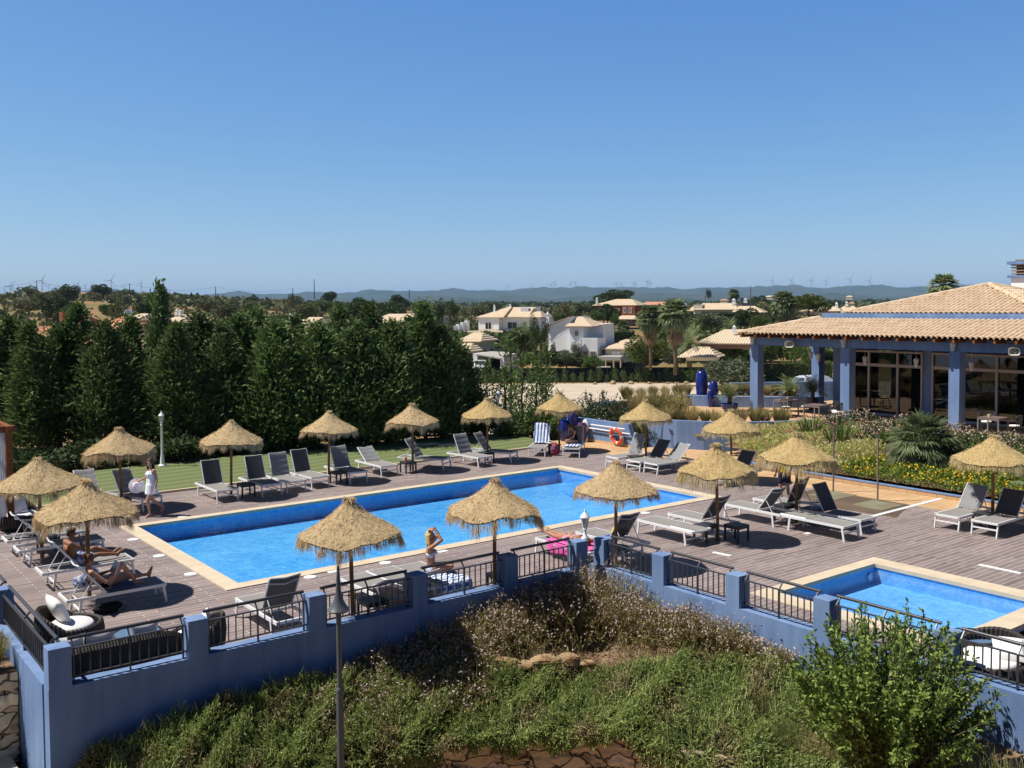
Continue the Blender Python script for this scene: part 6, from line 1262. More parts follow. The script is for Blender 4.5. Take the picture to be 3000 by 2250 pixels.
class Villa:
    def __init__(s, px, py, d, label, cat='house', name='villa'):
        s.px, s.py, s.d = px, py, d; s.o = W(px, py, d); s.r = empty(name, s.o, YAW-math.radians(22), label, cat, sc=(.92, 1, 1)); s.k = d/FPX
    def X(s, px): return (px-s.px)*s.k
    def Zp(s, py): return (s.py-py)*s.k
    def wall(s, x0, x1, y0, y1, m=None, dep=8, off=0, name='wall'):
        mb = MB(); a, b = s.X(x0), s.X(x1); z0, z1 = s.Zp(y1), s.Zp(y0); mb.box(((a+b)/2, off+dep/2, (z0+z1)/2), (b-a, dep, z1-z0)); return mb.build(name, m or M['wall'], s.r)
    def hip(s, x0, x1, ye, yr, dep=8, off=0, rx0=None, rx1=None, m=None, ov=.4, name='roof'):
        """hip roof: eave px y=ye, ridge y=yr between rx0 and rx1"""
        a, b = s.X(x0)-ov, s.X(x1)+ov; z0, z1 = s.Zp(ye), s.Zp(yr); c, d = s.X(rx0 if rx0 is not None else (x0+x1)/2), s.X(rx1 if rx1 is not None else (x0+x1)/2); y0, y1 = off-ov, off+dep+ov; ym = off+dep/2
        mb = MB(); mb.add([(a, y0, z0), (b, y0, z0), (b, y1, z0), (a, y1, z0), (c, ym, z1), (d, ym, z1), (a, y0, z0-.12), (b, y0, z0-.12), (b, y1, z0-.12), (a, y1, z0-.12)],
            [(0, 1, 5, 4), (1, 2, 5), (2, 3, 4, 5), (3, 0, 4), (6, 7, 1, 0), (7, 8, 2, 1), (8, 9, 3, 2), (9, 6, 0, 3), (9, 8, 7, 6)]); return mb.build(name, m or RT, s.r)
    def window(s, x0, x1, y0, y1, off=0, fm=None, m=None, bars=1, name='window'):
        a, b = s.X(x0), s.X(x1); z0, z1 = s.Zp(y1), s.Zp(y0); w = .09; mb = MB(); yf = off-.05
        for (cx, cz, sx, sz) in (((a+b)/2, z0, b-a+w, w), ((a+b)/2, z1, b-a+w, w), (a, (z0+z1)/2, w, z1-z0-w), (b, (z0+z1)/2, w, z1-z0-w)): mb.box((cx, yf, cz), (sx, .1, sz))
        for k in range(bars): mb.box((a+(b-a)*(k+1)/(bars+1), yf, (z0+z1)/2), (w*.8, .1, z1-z0-w))
        f = mb.build(name, fm or M['wall'], s.r); mb = MB(); mb.box(((a+b)/2, off-.012, (z0+z1)/2), (b-a-w, .03, z1-z0-w)); mb.build('pane', m or GLS, f)
    def chim(s, x, y0, y1, w=.7, off=3, parent=None):
        w = w*.62
        a = s.X(x); z0, z1 = s.Zp(y1), s.Zp(y0); H_ = z1-z0; mb = MB(); mb.box((a, off, z0+H_*.35), (w, w, H_*.7)); mb.box((a, off, z0+H_*.72), (w*1.2, w*1.2, H_*.05)); c = mb.build('chimney', M['wall'], s.r)
        mb = MB(); mb.lathe([(w*.42, z0+H_*.74), (w*.44, z0+H_*.78), (w*.28, z0+H_*.86), (w*.1, z0+H_*.93), (w*.03, z0+H_)], 10, c=(a, off, 0)); mb.build('chimney_cap', M['wall'], c)
# white villa on its terrace
v = Villa(1487, 968, 215, 'wide white villa with pale tiled roofs and dark patio doors on a terrace')
v.wall(1386, 1457, 930, 970, dep=9); v.wall(1457, 1590, 930, 970, dep=9, off=2.0); v.wall(1386.5, 1456.5, 964, 969, M['cream'], .1, -.11, 'plinth_band'); v.hip(1385, 1470, 929, 898, 11, 0, 1462, 1470); v.hip(1457, 1545, 928.5, 901, 9, 1.6, 1462, 1545); v.hip(1540, 1592, 929, 913, 7, 1.2, 1560, 1575)
v.wall(1462, 1543, 900, 914, M['wall'], 3, 7.5, 'parapet'); v.window(1410, 1431, 945, 967, 0, bars=1); v.window(1476, 1508, 944, 964, 2.0, bars=1); v.window(1530, 1540, 943, 966, 2.0, mat('yellow_trim', (.55, .5, .2)))
v.wall(1509, 1536, 902, 912, M['glass'], 1.2, 4, 'water_tank'); v.chim(1424, 891, 914); v.chim(1461, 890, 903, off=6)
v.wall(1340, 1590, 969, 973, M['coping'], 6, -6, 'terrace_slab'); v.wall(1372, 1463, 973, 990, mat('dry_lawn', (.3, .27, .12), .95), .6, -6.8, 'lawn_bank'); v.wall(1374, 1412, 990, 1025, None, 2, -9, 'garden_wall'); v.wall(1409, 1416, 986, 1030, None, 4, -11, 'garden_wall')
mb = MB()
for k in range(9): mb.box((v.X(1352-7*k), -1-1.2*k, v.Zp(960+5*k)), (v.k*9, 1.3, 3.2))
mb.build('stepped_wall', M['wall'], v.r); v.wall(1352, 1385, 924, 966, None, .4, 6, 'garden_wall')
mb = MB()
for k in range(70): mb.ell((v.X(random.gauss(1378, 5)), 5+random.uniform(0, .5), v.Zp(random.gauss(943, 6))), (.22, .22, .2), 6, 4)
o = mb.build('bougainvillea', mat('bougainvillea', (.6, .2, .3), .9), None); o.location = v.o; o.rotation_euler = (0, 0, YAW-math.radians(22)); tag(o, 'pink bougainvillea climbing on the white garden wall of the villa', 'flowers', kind='stuff')
# two storey white house
v = Villa(1672, 1050, 145, 'two storey white house with an outside stair and pale roofs')
mb = MB(); F8 = [(v.X(1606), v.Zp(952)), (v.X(1672), v.Zp(928)), (v.X(1672), v.Zp(1048)), (v.X(1606), v.Zp(1048))]
mb.add([(x, 0, z) for x, z in F8]+[(x, 9, z) for x, z in F8], [(0, 3, 2, 1), (4, 5, 6, 7), (0, 1, 5, 4), (1, 2, 6, 5), (2, 3, 7, 6), (3, 0, 4, 7)]); mb.build('wall', M['wall'], v.r)
mb = MB(); mb.add([(v.X(1575), -.6, v.Zp(957)), (v.X(1610), -.4, v.Zp(950)), (v.X(1672), -.3, v.Zp(927)), (v.X(1672), 4, v.Zp(926)), (v.X(1575), 4, v.Zp(955))], [(0, 1, 2, 3, 4)]); mb.add([(v.X(1575), -.6, v.Zp(959)), (v.X(1672), -.3, v.Zp(929)), (v.X(1672), -.3, v.Zp(927)), (v.X(1575), -.6, v.Zp(957))], [(0, 1, 2, 3)]); mb.build('roof', RT, v.r)
v.wall(1578, 1606, 956, 1048, dep=6, off=1.5); v.wall(1675, 1720, 954, 1050, dep=7, off=-.8); v.wall(1720, 1763, 950, 1050, dep=6, off=2.5); v.wall(1716, 1772, 989, 1055, dep=4.2, off=-1.7, name='balcony'); v.hip(1672, 1744, 954.5, 928, 8, -1, 1676, 1690)
v.wall(1722, 1765, 951, 953, TR, 6, 2.2, 'roof_edge'); v.window(1693, 1703, 969, 983, -.8, mat('stone_trim', (.5, .45, .38))); v.window(1726, 1741, 1027, 1044, -1.7, mat('stone_trim', (.5, .45, .38)), bars=2); v.window(1749, 1765, 1027, 1043, -1.7, mat('stone_trim', (.5, .45, .38)), bars=2); v.chim(1597, 910, 950, .8, -.2)
mb = MB(); a, b = v.X(1662), v.X(1722); mb.add([(a, -2.2, v.Zp(1042)), (b, -2.2, v.Zp(990)), (b, -2.2, v.Zp(1055)), (a, -2.2, v.Zp(1055)), (a, -1.9, v.Zp(1042)), (b, -1.9, v.Zp(990)), (b, -1.9, v.Zp(1055)), (a, -1.9, v.Zp(1055))], [(0, 3, 2, 1), (4, 5, 6, 7), (0, 1, 5, 4)]); mb.build('stair', M['wall'], v.r)
v = Villa(1800, 1060, 142, 'small pale outbuilding with a hipped roof beside the two storey house'); v.wall(1770, 1832, 1022, 1062, M['cream']); v.hip(1766, 1835, 1021, 1008, 7, 0, 1785, 1810); v.hip(1772, 1857, 1010, 999, 6, 5, 1790, 1840); v.window(1792, 1820, 1029, 1042, 0, M['coping'], M['wall'])
v = Villa(1784, 1080, 138, 'flat roofed garden pergola over a small pool terrace', 'pergola', 'garden_pergola'); v.wall(1746, 1822, 1045, 1056, mat('grey_slab', (.4, .38, .34)), 5, 0, 'slab')
for x in (1748, 1771, 1797, 1820): v.wall(x, x+3, 1056, 1085, M['cream'], .4, 0, 'pillar')
v.wall(1758, 1800, 1071, 1080, M['cream'], .5, -2, 'low_wall'); v.wall(1764, 1786, 1075, 1080, mat('pool_blue_far', (.05, .2, .6)), .2, -2.3, 'pool_edge')
# russet house
v = Villa(1800, 925, 262, 'russet red house with white windows and a pale hipped roof'); v.wall(1734, 1826, 893, 940, M['brick'], 10, 1); v.wall(1826, 1868, 895, 930, M['brick'], 9, -.5); v.hip(1731, 1870, 894, 876, 12, 0, 1785, 1838); v.chim(1742, 870, 891, .9, 0)
for a, b in ((1746, 1754), (1799, 1808)): v.window(a, b, 902, 918, 1)
for a, b in ((1832, 1840), (1850, 1858)): v.window(a, b, 902, 917, -.5)
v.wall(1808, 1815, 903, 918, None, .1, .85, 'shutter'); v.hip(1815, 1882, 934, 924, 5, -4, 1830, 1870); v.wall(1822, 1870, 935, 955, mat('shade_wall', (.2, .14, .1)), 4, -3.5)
# low white house with carport
v = Villa(1435, 1088, 139, 'low white house with an open carport and flat grey roof'); v.wall(1376, 1391, 1036, 1090, dep=5); v.wall(1471, 1484, 1040, 1090, dep=5); v.wall(1378, 1486, 1090, 1094, M['coping'], 6, -1, 'floor'); v.wall(1391, 1471, 1044, 1090, mat('carport_dark', (.035, .05, .045)), .3, 4.5); v.wall(1429, 1433, 1045, 1090, M['cream'], .4, .2, 'pillar')
mb = MB(); mb.add([(v.X(1388), -.3, v.Zp(1037)), (v.X(1475), -.3, v.Zp(1048)), (v.X(1468), 5, v.Zp(1036)), (v.X(1390), 5, v.Zp(1034)), (v.X(1388), -.3, v.Zp(1040)), (v.X(1475), -.3, v.Zp(1052))], [(0, 1, 2, 3), (4, 5, 1, 0)]); mb.build('flat_roof', mat('grey_slab', (.4, .38, .34)), v.r)
v.wall(1433, 1470, 1046, 1086, mat('brown_room', (.12, .07, .04)), .2, 3.9, 'back_room'); v.wall(1395, 1437, 1026, 1037, mat('green_screen', (.02, .04, .035)), .3, 5.2, 'screen')
v = Villa(1340, 1020, 150, 'olive walled house with pale gable roofs behind the right end of the tall hedge')
for x0, x1, ye, yr, o_ in ((1312, 1385, 1002, 977, 4), (1325, 1392, 1030, 1006, -1)):
    v.wall(x0+6, x1-6, ye-6, 1060, mat('olive_render', (.35, .36, .25)), 6, o_); v.hip(x0, x1, ye, yr, 7, o_-.4, x0+20, x1-20)
# cream house on the right
v = Villa(2095, 930, 250, 'long cream house with shuttered windows right of the round palms'); v.wall(2052, 2162, 906, 930, mat('sand_render', (.5, .42, .28)), 9, 0); v.wall(2026, 2054, 892, 920, M['cream'], 9, 0); v.hip(2030, 2160, 906.5, 888, 10, -.3, 2045, 2152)
v.window(2066, 2086, 914, 923, 0, M['wall'], M['wall']); v.window(2100, 2110, 914, 924, 0, M['wall'], M['wall']); v.window(2131, 2151, 914, 928, 0, M['wall'], M['wall']); v.chim(2148, 874, 893, 1.5); v.chim(2179, 874, 888, 1.5, 6); v.hip(2155, 2245, 915, 897, 8, -2, 2165, 2215); v.wall(2166, 2230, 915, 930, M['cream'], 6, -1.5); v.hip(2003, 2030, 910, 896, 8, 2, 2012, 2028)
v.wall(2175, 2215, 889, 904, mat('solar_panel', (.03, .035, .06), .2, .5), .3, 2, 'solar_panel')
v = Villa(2120, 1017, 118, 'broad pale hipped roof with a white chimney just left of the pavilion'); v.wall(2050, 2210, 1004, 1022, mat('brown_render', (.22, .13, .09)), 9, 0); v.hip(2040, 2212, 1005, 968, 11, 0, 2098, 2160); v.chim(2141, 953, 978, .7, 3); v.hip(2012, 2115, 1040, 1013, 5, -5, 2040, 2085); v.wall(2025, 2110, 1040, 1052, M['cream'], 4, -4.5)
v = Villa(2420, 905, 285, 'distant pale roofed bungalow with two chimneys right of the stone pine'); v.hip(2340, 2462, 911, 898, 10, 0, 2398, 2450); v.wall(2350, 2455, 911, 922, M['cream'], 9, .3); v.chim(2450, 884, 906, 1.4); v.chim(2479, 883, 898, 1.4, 6); v.hip(2456, 2512, 909, 897, 8, 3, 2470, 2500); v.wall(2460, 2505, 909, 920, M['cream'], 6, 3.2)
# house behind the hedge centre left
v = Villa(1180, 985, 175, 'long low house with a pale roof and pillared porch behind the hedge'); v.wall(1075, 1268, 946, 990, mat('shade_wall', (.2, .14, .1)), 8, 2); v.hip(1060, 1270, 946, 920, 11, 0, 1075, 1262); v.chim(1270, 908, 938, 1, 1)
for x in (1125, 1200, 1262): v.wall(x, x+5, 946, 990, None, .4, 0, 'pillar')
# reddish and white houses seen through the hedge tops
v = Villa(150, 985, 150, 'red tiled house glimpsed over the left part of the hedge'); v.hip(105, 152, 968, 950, 7, 0, 115, 150, RR_); v.hip(140, 200, 958, 930, 8, 2, 165, 190, RR_); v.wall(110, 195, 965, 990, M['cream'], 7, 1); v.wall(141, 157, 914, 945, mat('red_render', (.3, .1, .06)), .8, 2, 'chimney')
v = Villa(330, 985, 155, 'second red tiled house left of the tall hedge leader'); v.hip(292, 348, 955, 926, 8, 0, 300, 335, RR_); v.hip(325, 400, 962, 935, 7, -2, 360, 385, RO); v.wall(300, 395, 958, 990, M['cream'], 7, 1)
v = Villa(385, 960, 190, 'pale roofed house beneath the white satellite dish'); v.hip(353, 412, 936, 919, 8, 0, 365, 400); v.wall(358, 408, 935, 960, M['cream'], 7, .5)
v = Villa(500, 985, 175, 'white gabled house with a solar panel just right of the tall hedge leader'); v.hip(470, 530, 945, 922, 8, 0, 482, 512); v.wall(476, 526, 944, 985, M['wall'], 7, .5); v.chim(480, 905, 925, .8); v.chim(494, 907, 925, .8); v.wall(482, 510, 924, 933, mat('solar_panel', (.03, .035, .06)), .3, -.8, 'solar_panel')
v = Villa(890, 985, 180, 'white gabled house with solar panels seen through the middle of the hedge'); v.hip(850, 928, 950, 930, 9, 0, 860, 918); v.wall(856, 926, 949, 985, M['wall'], 8, .5); v.wall(856, 892, 931, 944, mat('solar_panel', (.03, .035, .06)), .3, -.8, 'solar_panel'); v.chim(806, 916, 935, .8)
v = Villa(840, 1000, 165, 'low pale tiled roofs in front of the solar panelled white house'); v.hip(825, 900, 985, 955, 9, 0, 840, 870); v.wall(832, 895, 982, 1005, M['cream'], 7, .5); v.hip(535, 555, 985, 977, 5, 0, 540, 550); v.hip(632, 680, 1000, 972, 6, 0, 645, 660)
v = Villa(210, 876, 560, 'ruined white farm walls on the dry ridge', 'ruin', 'farm_ruin'); v.wall(166, 222, 862, 876, mat('ruin_wall', (.45, .43, .45), .95), 5, 0); v.wall(232, 257, 863, 876, mat('ruin_wall', (.45, .43, .45)), 5, 2); v.hip(150, 262, 862, 856, 8, 0, 170, 250, mat('ruin_roof', (.25, .15, .1), .95)); v.window(184, 190, 864, 875, 0, M['rock'], M['black']); v.window(199, 204, 864, 872, 0, M['rock'], M['black'])
v = Villa(125, 880, 550, 'ruined stone barn with a sloping grey roof on the ridge', 'ruin', 'farm_ruin'); v.wall(100, 150, 860, 880, mat('ruin_stone', (.22, .16, .12), .95), 6, 0); v.hip(98, 152, 863, 852, 7, 0, 104, 110, mat('grey_roof', (.3, .27, .24), .95))
v = Villa(1915, 895, 480, 'long low orange roofed building behind the russet house'); v.hip(1868, 1962, 893, 884, 14, 0, 1880, 1950, RO); v.wall(1872, 1958, 893, 900, M['cream'], 12, .5)
for i, (px, py, d, w, l) in enumerate([(2120, 884, 900, 24, 'small distant pink roofed house left of the solar panels'), (2255, 874, 1500, 30, 'small distant white house above the wide palm'), (2370, 872, 1500, 26, 'small distant orange roofed house beyond the pine'), (2488, 874, 1600, 20, 'small distant white house right of the orange roofed one'), (2495, 893, 700, 16, 'small distant house beside the far chimneys'), (25, 864, 620, 24, 'small pale hut on the far left of the dry ridge')]):
    v = Villa(px, py, d, l); v.wall(px-w/2, px+w/2, py-4, py+4, M['cream'], w*v.k*.6, 0); v.hip(px-w/2, px+w/2, py-4, py-8, w*v.k*.7, 0, px-w/4, px+w/4, RO if i % 2 == 0 else RT)
def dish(px, py, d, R, label, h):
    p = W(px, py, d); r = empty('satellite_dish', (p[0], p[1], p[2]-h), YAW, label, 'satellite dish'); mb = MB(); mb.lathe([(.001, 0), (R*.5, R*.06), (R, R*.25), (R*.98, R*.27), (R*.5, R*.09), (.001, .03)], 22); o = mb.build('reflector', M['glass'], r, smooth=2); o.location = (0, 0, h); o.rotation_euler = (math.radians(65), 0, math.radians(25))
    mb = MB(); mb.tube([(0, .1, 0), (0, .1, h)], .05, 8); mb.build('mast', M['grey'], r)
    mb = MB(); mb.tube([(0, 0, h), (.1, -R*.8, h+R*.4)], .03, 6); mb.build('arm', M['grey'], r)
dish(1527, 1027, 141, .62, 'grey satellite dish among the garden trees left of the two storey house', 2.5); dish(376, 918, 150, .62, 'white satellite dish rising above the left part of the hedge', 2.5); dish(2002, 898, 235, 1.1, 'grey satellite dish between the round palms and the cream house', 4)
# ---- fence and hedge of small cypresses at the car park edge
FENCE = mat('black_mesh', (.012, .018, .025), .95, .1)
a = W(1230, 1121, 131); b = W(2230, 1116, 131)
def fence(a, b, h, label):
    r = empty('mesh_fence', (a[0], a[1], 0), 0, label, 'fence'); n = 40; V = []
    for i in range(n+1):
        p = a.lerp(b, i/n); z = Tz(p)
        for dz in (-.3, h): V.append((p[0]-a[0], p[1]-a[1], z+dz))
    mb = MB(); mb.add(V, [(2*i, 2*i+2, 2*i+3, 2*i+1) for i in range(n)]); o = mb.build('netting', FENCE, r); s = o.modifiers.new('thickness', 'SOLIDIFY'); s.thickness = .05
    for i in range(0, n+1, 2): mb = MB(); q = V[2*i]; mb.tube([(q[0], q[1], q[2]), (q[0], q[1], q[2]+h+.35)], .03, 6); mb.build('post', M['dark'], r)
fence(a, b, 2.0, 'dark netting fence along the far edge of the gravel car park')
SC_ = [cypress(1.7, .5, 34, 14, s, False, .2, .0) for s in (91, 92, 93)]
xs = [1240, 1262, 1285, 1310, 1400, 1424, 1448, 1472, 1550, 1575, 1600, 1628, 1655, 1680, 1704, 1729, 1753, 1778, 1802, 1826, 1850, 1869, 1893, 1913, 1933, 1952, 1973, 1993, 2009, 2027, 2047, 2066, 2084, 2206, 2225, 2245, 2262, 2282, 2300, 2318, 2338]
for i, px in enumerate(xs):
    p = W(px, 1122, 127.5); s = random.uniform(.75, 1.15); o = place(SC_[i % 3], i > 2, (p[0], p[1], Tz(p)), i, 'small young cypress in the row before the dark netting fence', 'small cypresses along the car park fence', sc=(s, s, s*random.uniform(.9, 1.15)))
rk = MB(); rk.ell((0, 0, .2), (.5, .4, .32), 8, 6); rk.v = [(x*(1+.15*math.sin(9*y)), y*(1+.15*math.sin(7*z*5)), z*(1+.1*math.sin(8*x))) for x, y, z in rk.v]; rk = rk.build('boulder', M['rock']); tag(rk, 'x', 'boulder')
for i, px in enumerate([1743, 1796, 1849, 1902, 1955, 2010, 2065, 2224, 2120]):
    p = W(px, 1124, 124); s = random.uniform(.5, .95); place(rk, i > 0, (p[0], p[1], Tz(p)+.1), i, 'pale boulder at the edge of the gravel before the fence', 'boulders along the gravel edge', sc=s)
def hedge_box(name, p, size, rz, m, n, label, seed=0):
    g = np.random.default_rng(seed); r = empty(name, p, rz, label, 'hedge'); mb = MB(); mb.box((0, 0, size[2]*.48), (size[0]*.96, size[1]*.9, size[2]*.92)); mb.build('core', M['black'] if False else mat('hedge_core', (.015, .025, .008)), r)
    u = g.uniform(-.5, .5, (n, 3))*np.array(size); f = g.integers(0, 3, n)
    u[f == 0, 2] = size[2]/2; u[f == 1, 1] = -size[1]/2*np.where(g.uniform(size=(f == 1).sum()) < .75, 1, -1); u[f == 2, 0] = np.sign(u[f == 2, 0])*size[0]/2; u[:, 2] += size[2]/2
    fmesh(cards(u+g.normal(0, .04, (n, 3)), g.normal(0, .6, (n, 3))+[0, -.3, .7], .22, .1), 'leaves', m, r)
p = W(2290, 1102, 126); hedge_box('clipped_hedge', (p[0], p[1], Tz(p)), (12.5, 1.5, 2.7), YAW, LM['mid'], 9000, 'clipped green hedge seen between the first two pavilion columns', 3)
p = W(2125, 945, 240); hedge_box('clipped_hedge', (p[0], p[1], p[2]-1), (11, 2.5, 3.4), YAW, LM['dark'], 5000, 'dark clipped hedge in front of the cream house', 4)
p = W(1430, 1003, 190); hedge_box('clipped_hedge', (p[0], p[1], p[2]-.8), (9, 1.5, 1.9), YAW, LM['mid'], 3000, 'low green hedge below the lawn of the wide white villa', 5)
p = W(1785, 990, 180); hedge_box('clipped_hedge', (p[0], p[1], p[2]-1), (9, 1.5, 2.2), YAW, LM['mid'], 3000, 'green hedge behind the two storey house', 6)
# ---- garden trees
BT = dict(olive=broad('olive_tree', LM['olive'], 3600, 101), olive2=broad('olive_tree', LM['olive'], 3600, 102, sz=.65), dark=broad('bushy_tree', LM['dark'], 3600, 103, sz=.8), dark2=broad('bushy_tree', LM['dark'], 3600, 104, sz=.95, sx=.9),
  mid=broad('leafy_tree', LM['mid'], 3600, 105), mid2=broad('leafy_tree', LM['mid'], 3600, 106, sz=.9), scrub=broad('scrub_tree', LM['scrub'], 1500, 107, ks=.2), scrub2=broad('scrub_tree', LM['scrub'], 1500, 108, ks=.2, sz=.6), pine=broad('pine_tree', LM['pine'], 4200, 109, sz=1.0, ks=.13))
BU = set()
def tree(kind, px, pyb, pyt, w, d, label, group='garden trees around the villas', th=None):
    """pyb: bottom of the visible crown, pyt: top, w: crown width in px"""
    c = W(px, pyb, d); k = d/FPX; z0 = c[2]; zt = W(px, pyt, d)[2]; Rr = w*k/2; hh = {'olive': 1.85, 'olive2': 1.65, 'dark': 1.95, 'dark2': 2.25, 'mid': 1.85, 'mid2': 2.15, 'scrub': 1.85, 'scrub2': 1.55, 'pine': 2.35}[kind]
    o = place(BT[kind], kind in BU, (c[0], c[1], z0), random.uniform(0, 6.28), label, group, sc=(Rr/1.02, Rr/1.02, (zt-z0)/hh)); BU.add(kind); return o
for q in [('mid', 1525, 1050, 925+35, 115, 139, 'bushy green tree in front of the wide white villa'), ('olive', 1600, 1090, 1028, 85, 136, 'rounded olive tree below the cypress columns'), ('olive2', 1660, 1092, 1028, 80, 136, 'grey green olive tree in front of the tall white gable wall'),
 ('olive', 1700, 1085, 1035, 50, 137, 'small olive tree left of the domed shrub'), ('mid2', 1735, 1090, 1045, 70, 133, 'green shrub in front of the house stair'), ('pine', 1888, 1090, 982, 125, 128, 'broad green pine to the right of the garden pergola'), ('olive', 1985, 1085, 1020, 90, 130, 'olive tree left of the leaning dark cypress'),
 ('olive2', 2095, 1085, 1010, 95, 132, 'silvery olive tree right of the leaning dark cypress'), ('mid', 2140, 1075, 1000, 75, 128, 'mixed green tree left of the first pavilion column'), ('dark', 1780, 955, 893, 78, 200, 'dark olive tree in front of the russet house'), ('mid', 1752, 950, 912, 45, 195, 'light green shrub left of the dark tree by the russet house'),
 ('olive', 2085, 975, 918, 95, 190, 'grey olive tree in front of the cream house'), ('dark', 2200, 965, 905, 85, 190, 'dark leafy tree right of the clipped hedge'), ('mid', 2230, 960, 925, 60, 170, 'green tree before the round topped pine'), ('dark2', 1965, 985, 900, 45, 150, 'dark tree between the two round palms and the olive'),
 ('mid2', 2330, 1075, 1000, 90, 118, 'dense green tree behind the first two pavilion columns, right'), ('dark', 2260, 1080, 1000, 110, 120, 'dark mixed tree behind the first two pavilion columns, left'), ('mid', 2370, 1090, 1030, 50, 110, 'light green bush left of the white parked car'), ('mid', 1560, 1075, 1035, 60, 132, 'light green shrub beside the grey satellite dish'),
 ('olive', 1300, 990, 950, 60, 160, 'grey tree behind the right end of the hedge'), ('dark', 1265, 960, 915, 50, 170, 'dark tree beside the chimney of the long low house'), ('mid', 1640, 955, 915, 40, 190, 'green tree between the two white houses'), ('mid2', 1800, 968, 920, 30, 185, 'small green tree beneath the russet house bay'),
 ('dark', 1800, 895, 850, 110, 330, 'tree crown rising behind the roof of the russet house'), ('mid2', 2185, 1160, 1050, 60, 75, 'green feathery shrub left of the first column base')]: tree(*q)
tree('olive', 2148, 1165, 1055, 165, 74, 'feathery grey green tree hanging over the gravel by the first column')
p = W(2148, 1170, 74); mb = MB(); mb.tube([(p[0], p[1], Tz(p)-.3), (p[0]+.2, p[1], Tz(p)+1.5), (p[0]-.3, p[1], Tz(p)+2.6)], [.2, .14, .1], 8); mb.build('trunk', M['trunk'], [o for o in C.objects if o.name.startswith('olive_tree')][-1]).matrix_parent_inverse = Matrix.Identity(4)
bpy.data.objects.remove([o for o in C.objects if o.name.startswith('trunk')][-1])
pp_ = W(2142, 1145, 70); mb = MB(); mb.box((0, 0, .7), (.28, .28, 1.8)); thing(mb, 'gate_pillar', M['coping'], (pp_[0], pp_[1], Tz(pp_)-.1), 'pale stone pillar beside the feathery tree at the gravel edge', 'pillar', smooth=0)
# columnar cypresses, palms, pine
CC = [broad('columnar_cypress', LM['dark'], 3000, 111, sz=3.2, ks=.2, th=.0, hol=.8)]
def colc(px, pyb, pyt, w, d, label, i, rz=0, ry=0):
    c = W(px, pyb, d); zt = W(px, pyt, d)[2]; R_ = w*d/FPX/2; o = place(CC[0], i > 0, (c[0], c[1], c[2]-.2), i*1.7, label, 'columnar cypresses in the villa gardens', sc=(R_, R_, (zt-c[2]+.2)/6.3), ry=ry); return o
for i, q in enumerate([(1566, 1045, 922, 34, 132, 'thicker dark columnar cypress, left one of the pair by the white house'), (1597, 1040, 936, 26, 133, 'slimmer dark columnar cypress, right one of the pair by the white house'), (1621, 1085, 1003, 22, 133, 'short pointed cypress between the two olive trees'), (1689, 1055, 1003, 34, 131, 'domed clipped cypress at the foot of the stair'),
  (2062, 1085, 978, 28, 129, 'leaning ragged dark cypress in front of the broad pale roof'), (1286, 985, 875, 34, 165, 'dark pointed tree left of the white stepped wall'), (1325, 960, 876, 30, 168, 'dark pointed tree nearest the white stepped wall'), (2076, 878, 846, 18, 420, 'tall slim conifer on the skyline above the cream house')]): colc(*q, i)
FP = fan_palm(6.5, 1.05, 1.35, 80, 12, 121, True, 'fan_palm', .22, .14, (-1.1, 1.45)); 
for i, (px, pyc, pyb, d, s, l) in enumerate([(1905, 935, 1050, 118, .95, 'left one of the two big shaggy palms in the middle distance'), (1978, 925, 1060, 112, 1.05, 'right one of the two big shaggy palms, larger'), (2297, 893, 965, 150, 1.15, 'lone shaggy palm above the pavilion roof edge'), (2764, 845, 930, 75, .62, 'small palm head behind the left slope of the upper pavilion roof'), (2149, 864, 900, 300, 1.0, 'tiny palm beside the chimney of the cream house'), (1825, 958, 985, 190, .7, 'small palm in front of the russet house porch'), (1690, 905, 930, 250, .9, 'small pale palm left of the russet house')]):
    p = W(px, pyc, d); o = place(FP, i > 0, (p[0], p[1], p[2]-6.5*s), i*1.1, l, 'fan palms around the villas', sc=s)
g9 = np.random.default_rng(9); DP = empty('date_palm', (0, 0, 0), 0, '', 'palm'); trunk(DP, 2.5, .3, .25); fmesh(pinnate((0, 0, 2.5), 40, 3.2, g9, -.1, 1.4, .55, .035, 18), 'crown', LM['palm'], DP)
for i, (px, py, d, s, l) in enumerate([(1540, 985, 137, 1.0, 'feathery palm in front of the wide white villa'), (2020, 1010, 118, 1.1, 'arching feathery palm left of the broad pale roof'), (1585, 995, 136, .8, 'feathery palm between the pair of columnar cypresses'), (2140, 960, 150, .7, 'feathery palm behind the broad pale roof')]):
    p = W(px, py, d); place(DP, i > 0, (p[0], p[1], p[2]-2.5*s), i, l, 'feathery palms in the villa gardens', sc=s)
UPN = broad('stone_pine', LM['pine'], 5000, 131, sz=.42, ks=.1, th=.9, hol=.75); p = W(2370, 955, 160); UPN.location = (p[0], p[1], p[2]-.5); UPN.scale = (3.3, 3.3, 3.2); UPN['label'] = 'round topped stone pine above the pavilion roof corner'; UPN['group'] = 'garden trees around the villas'
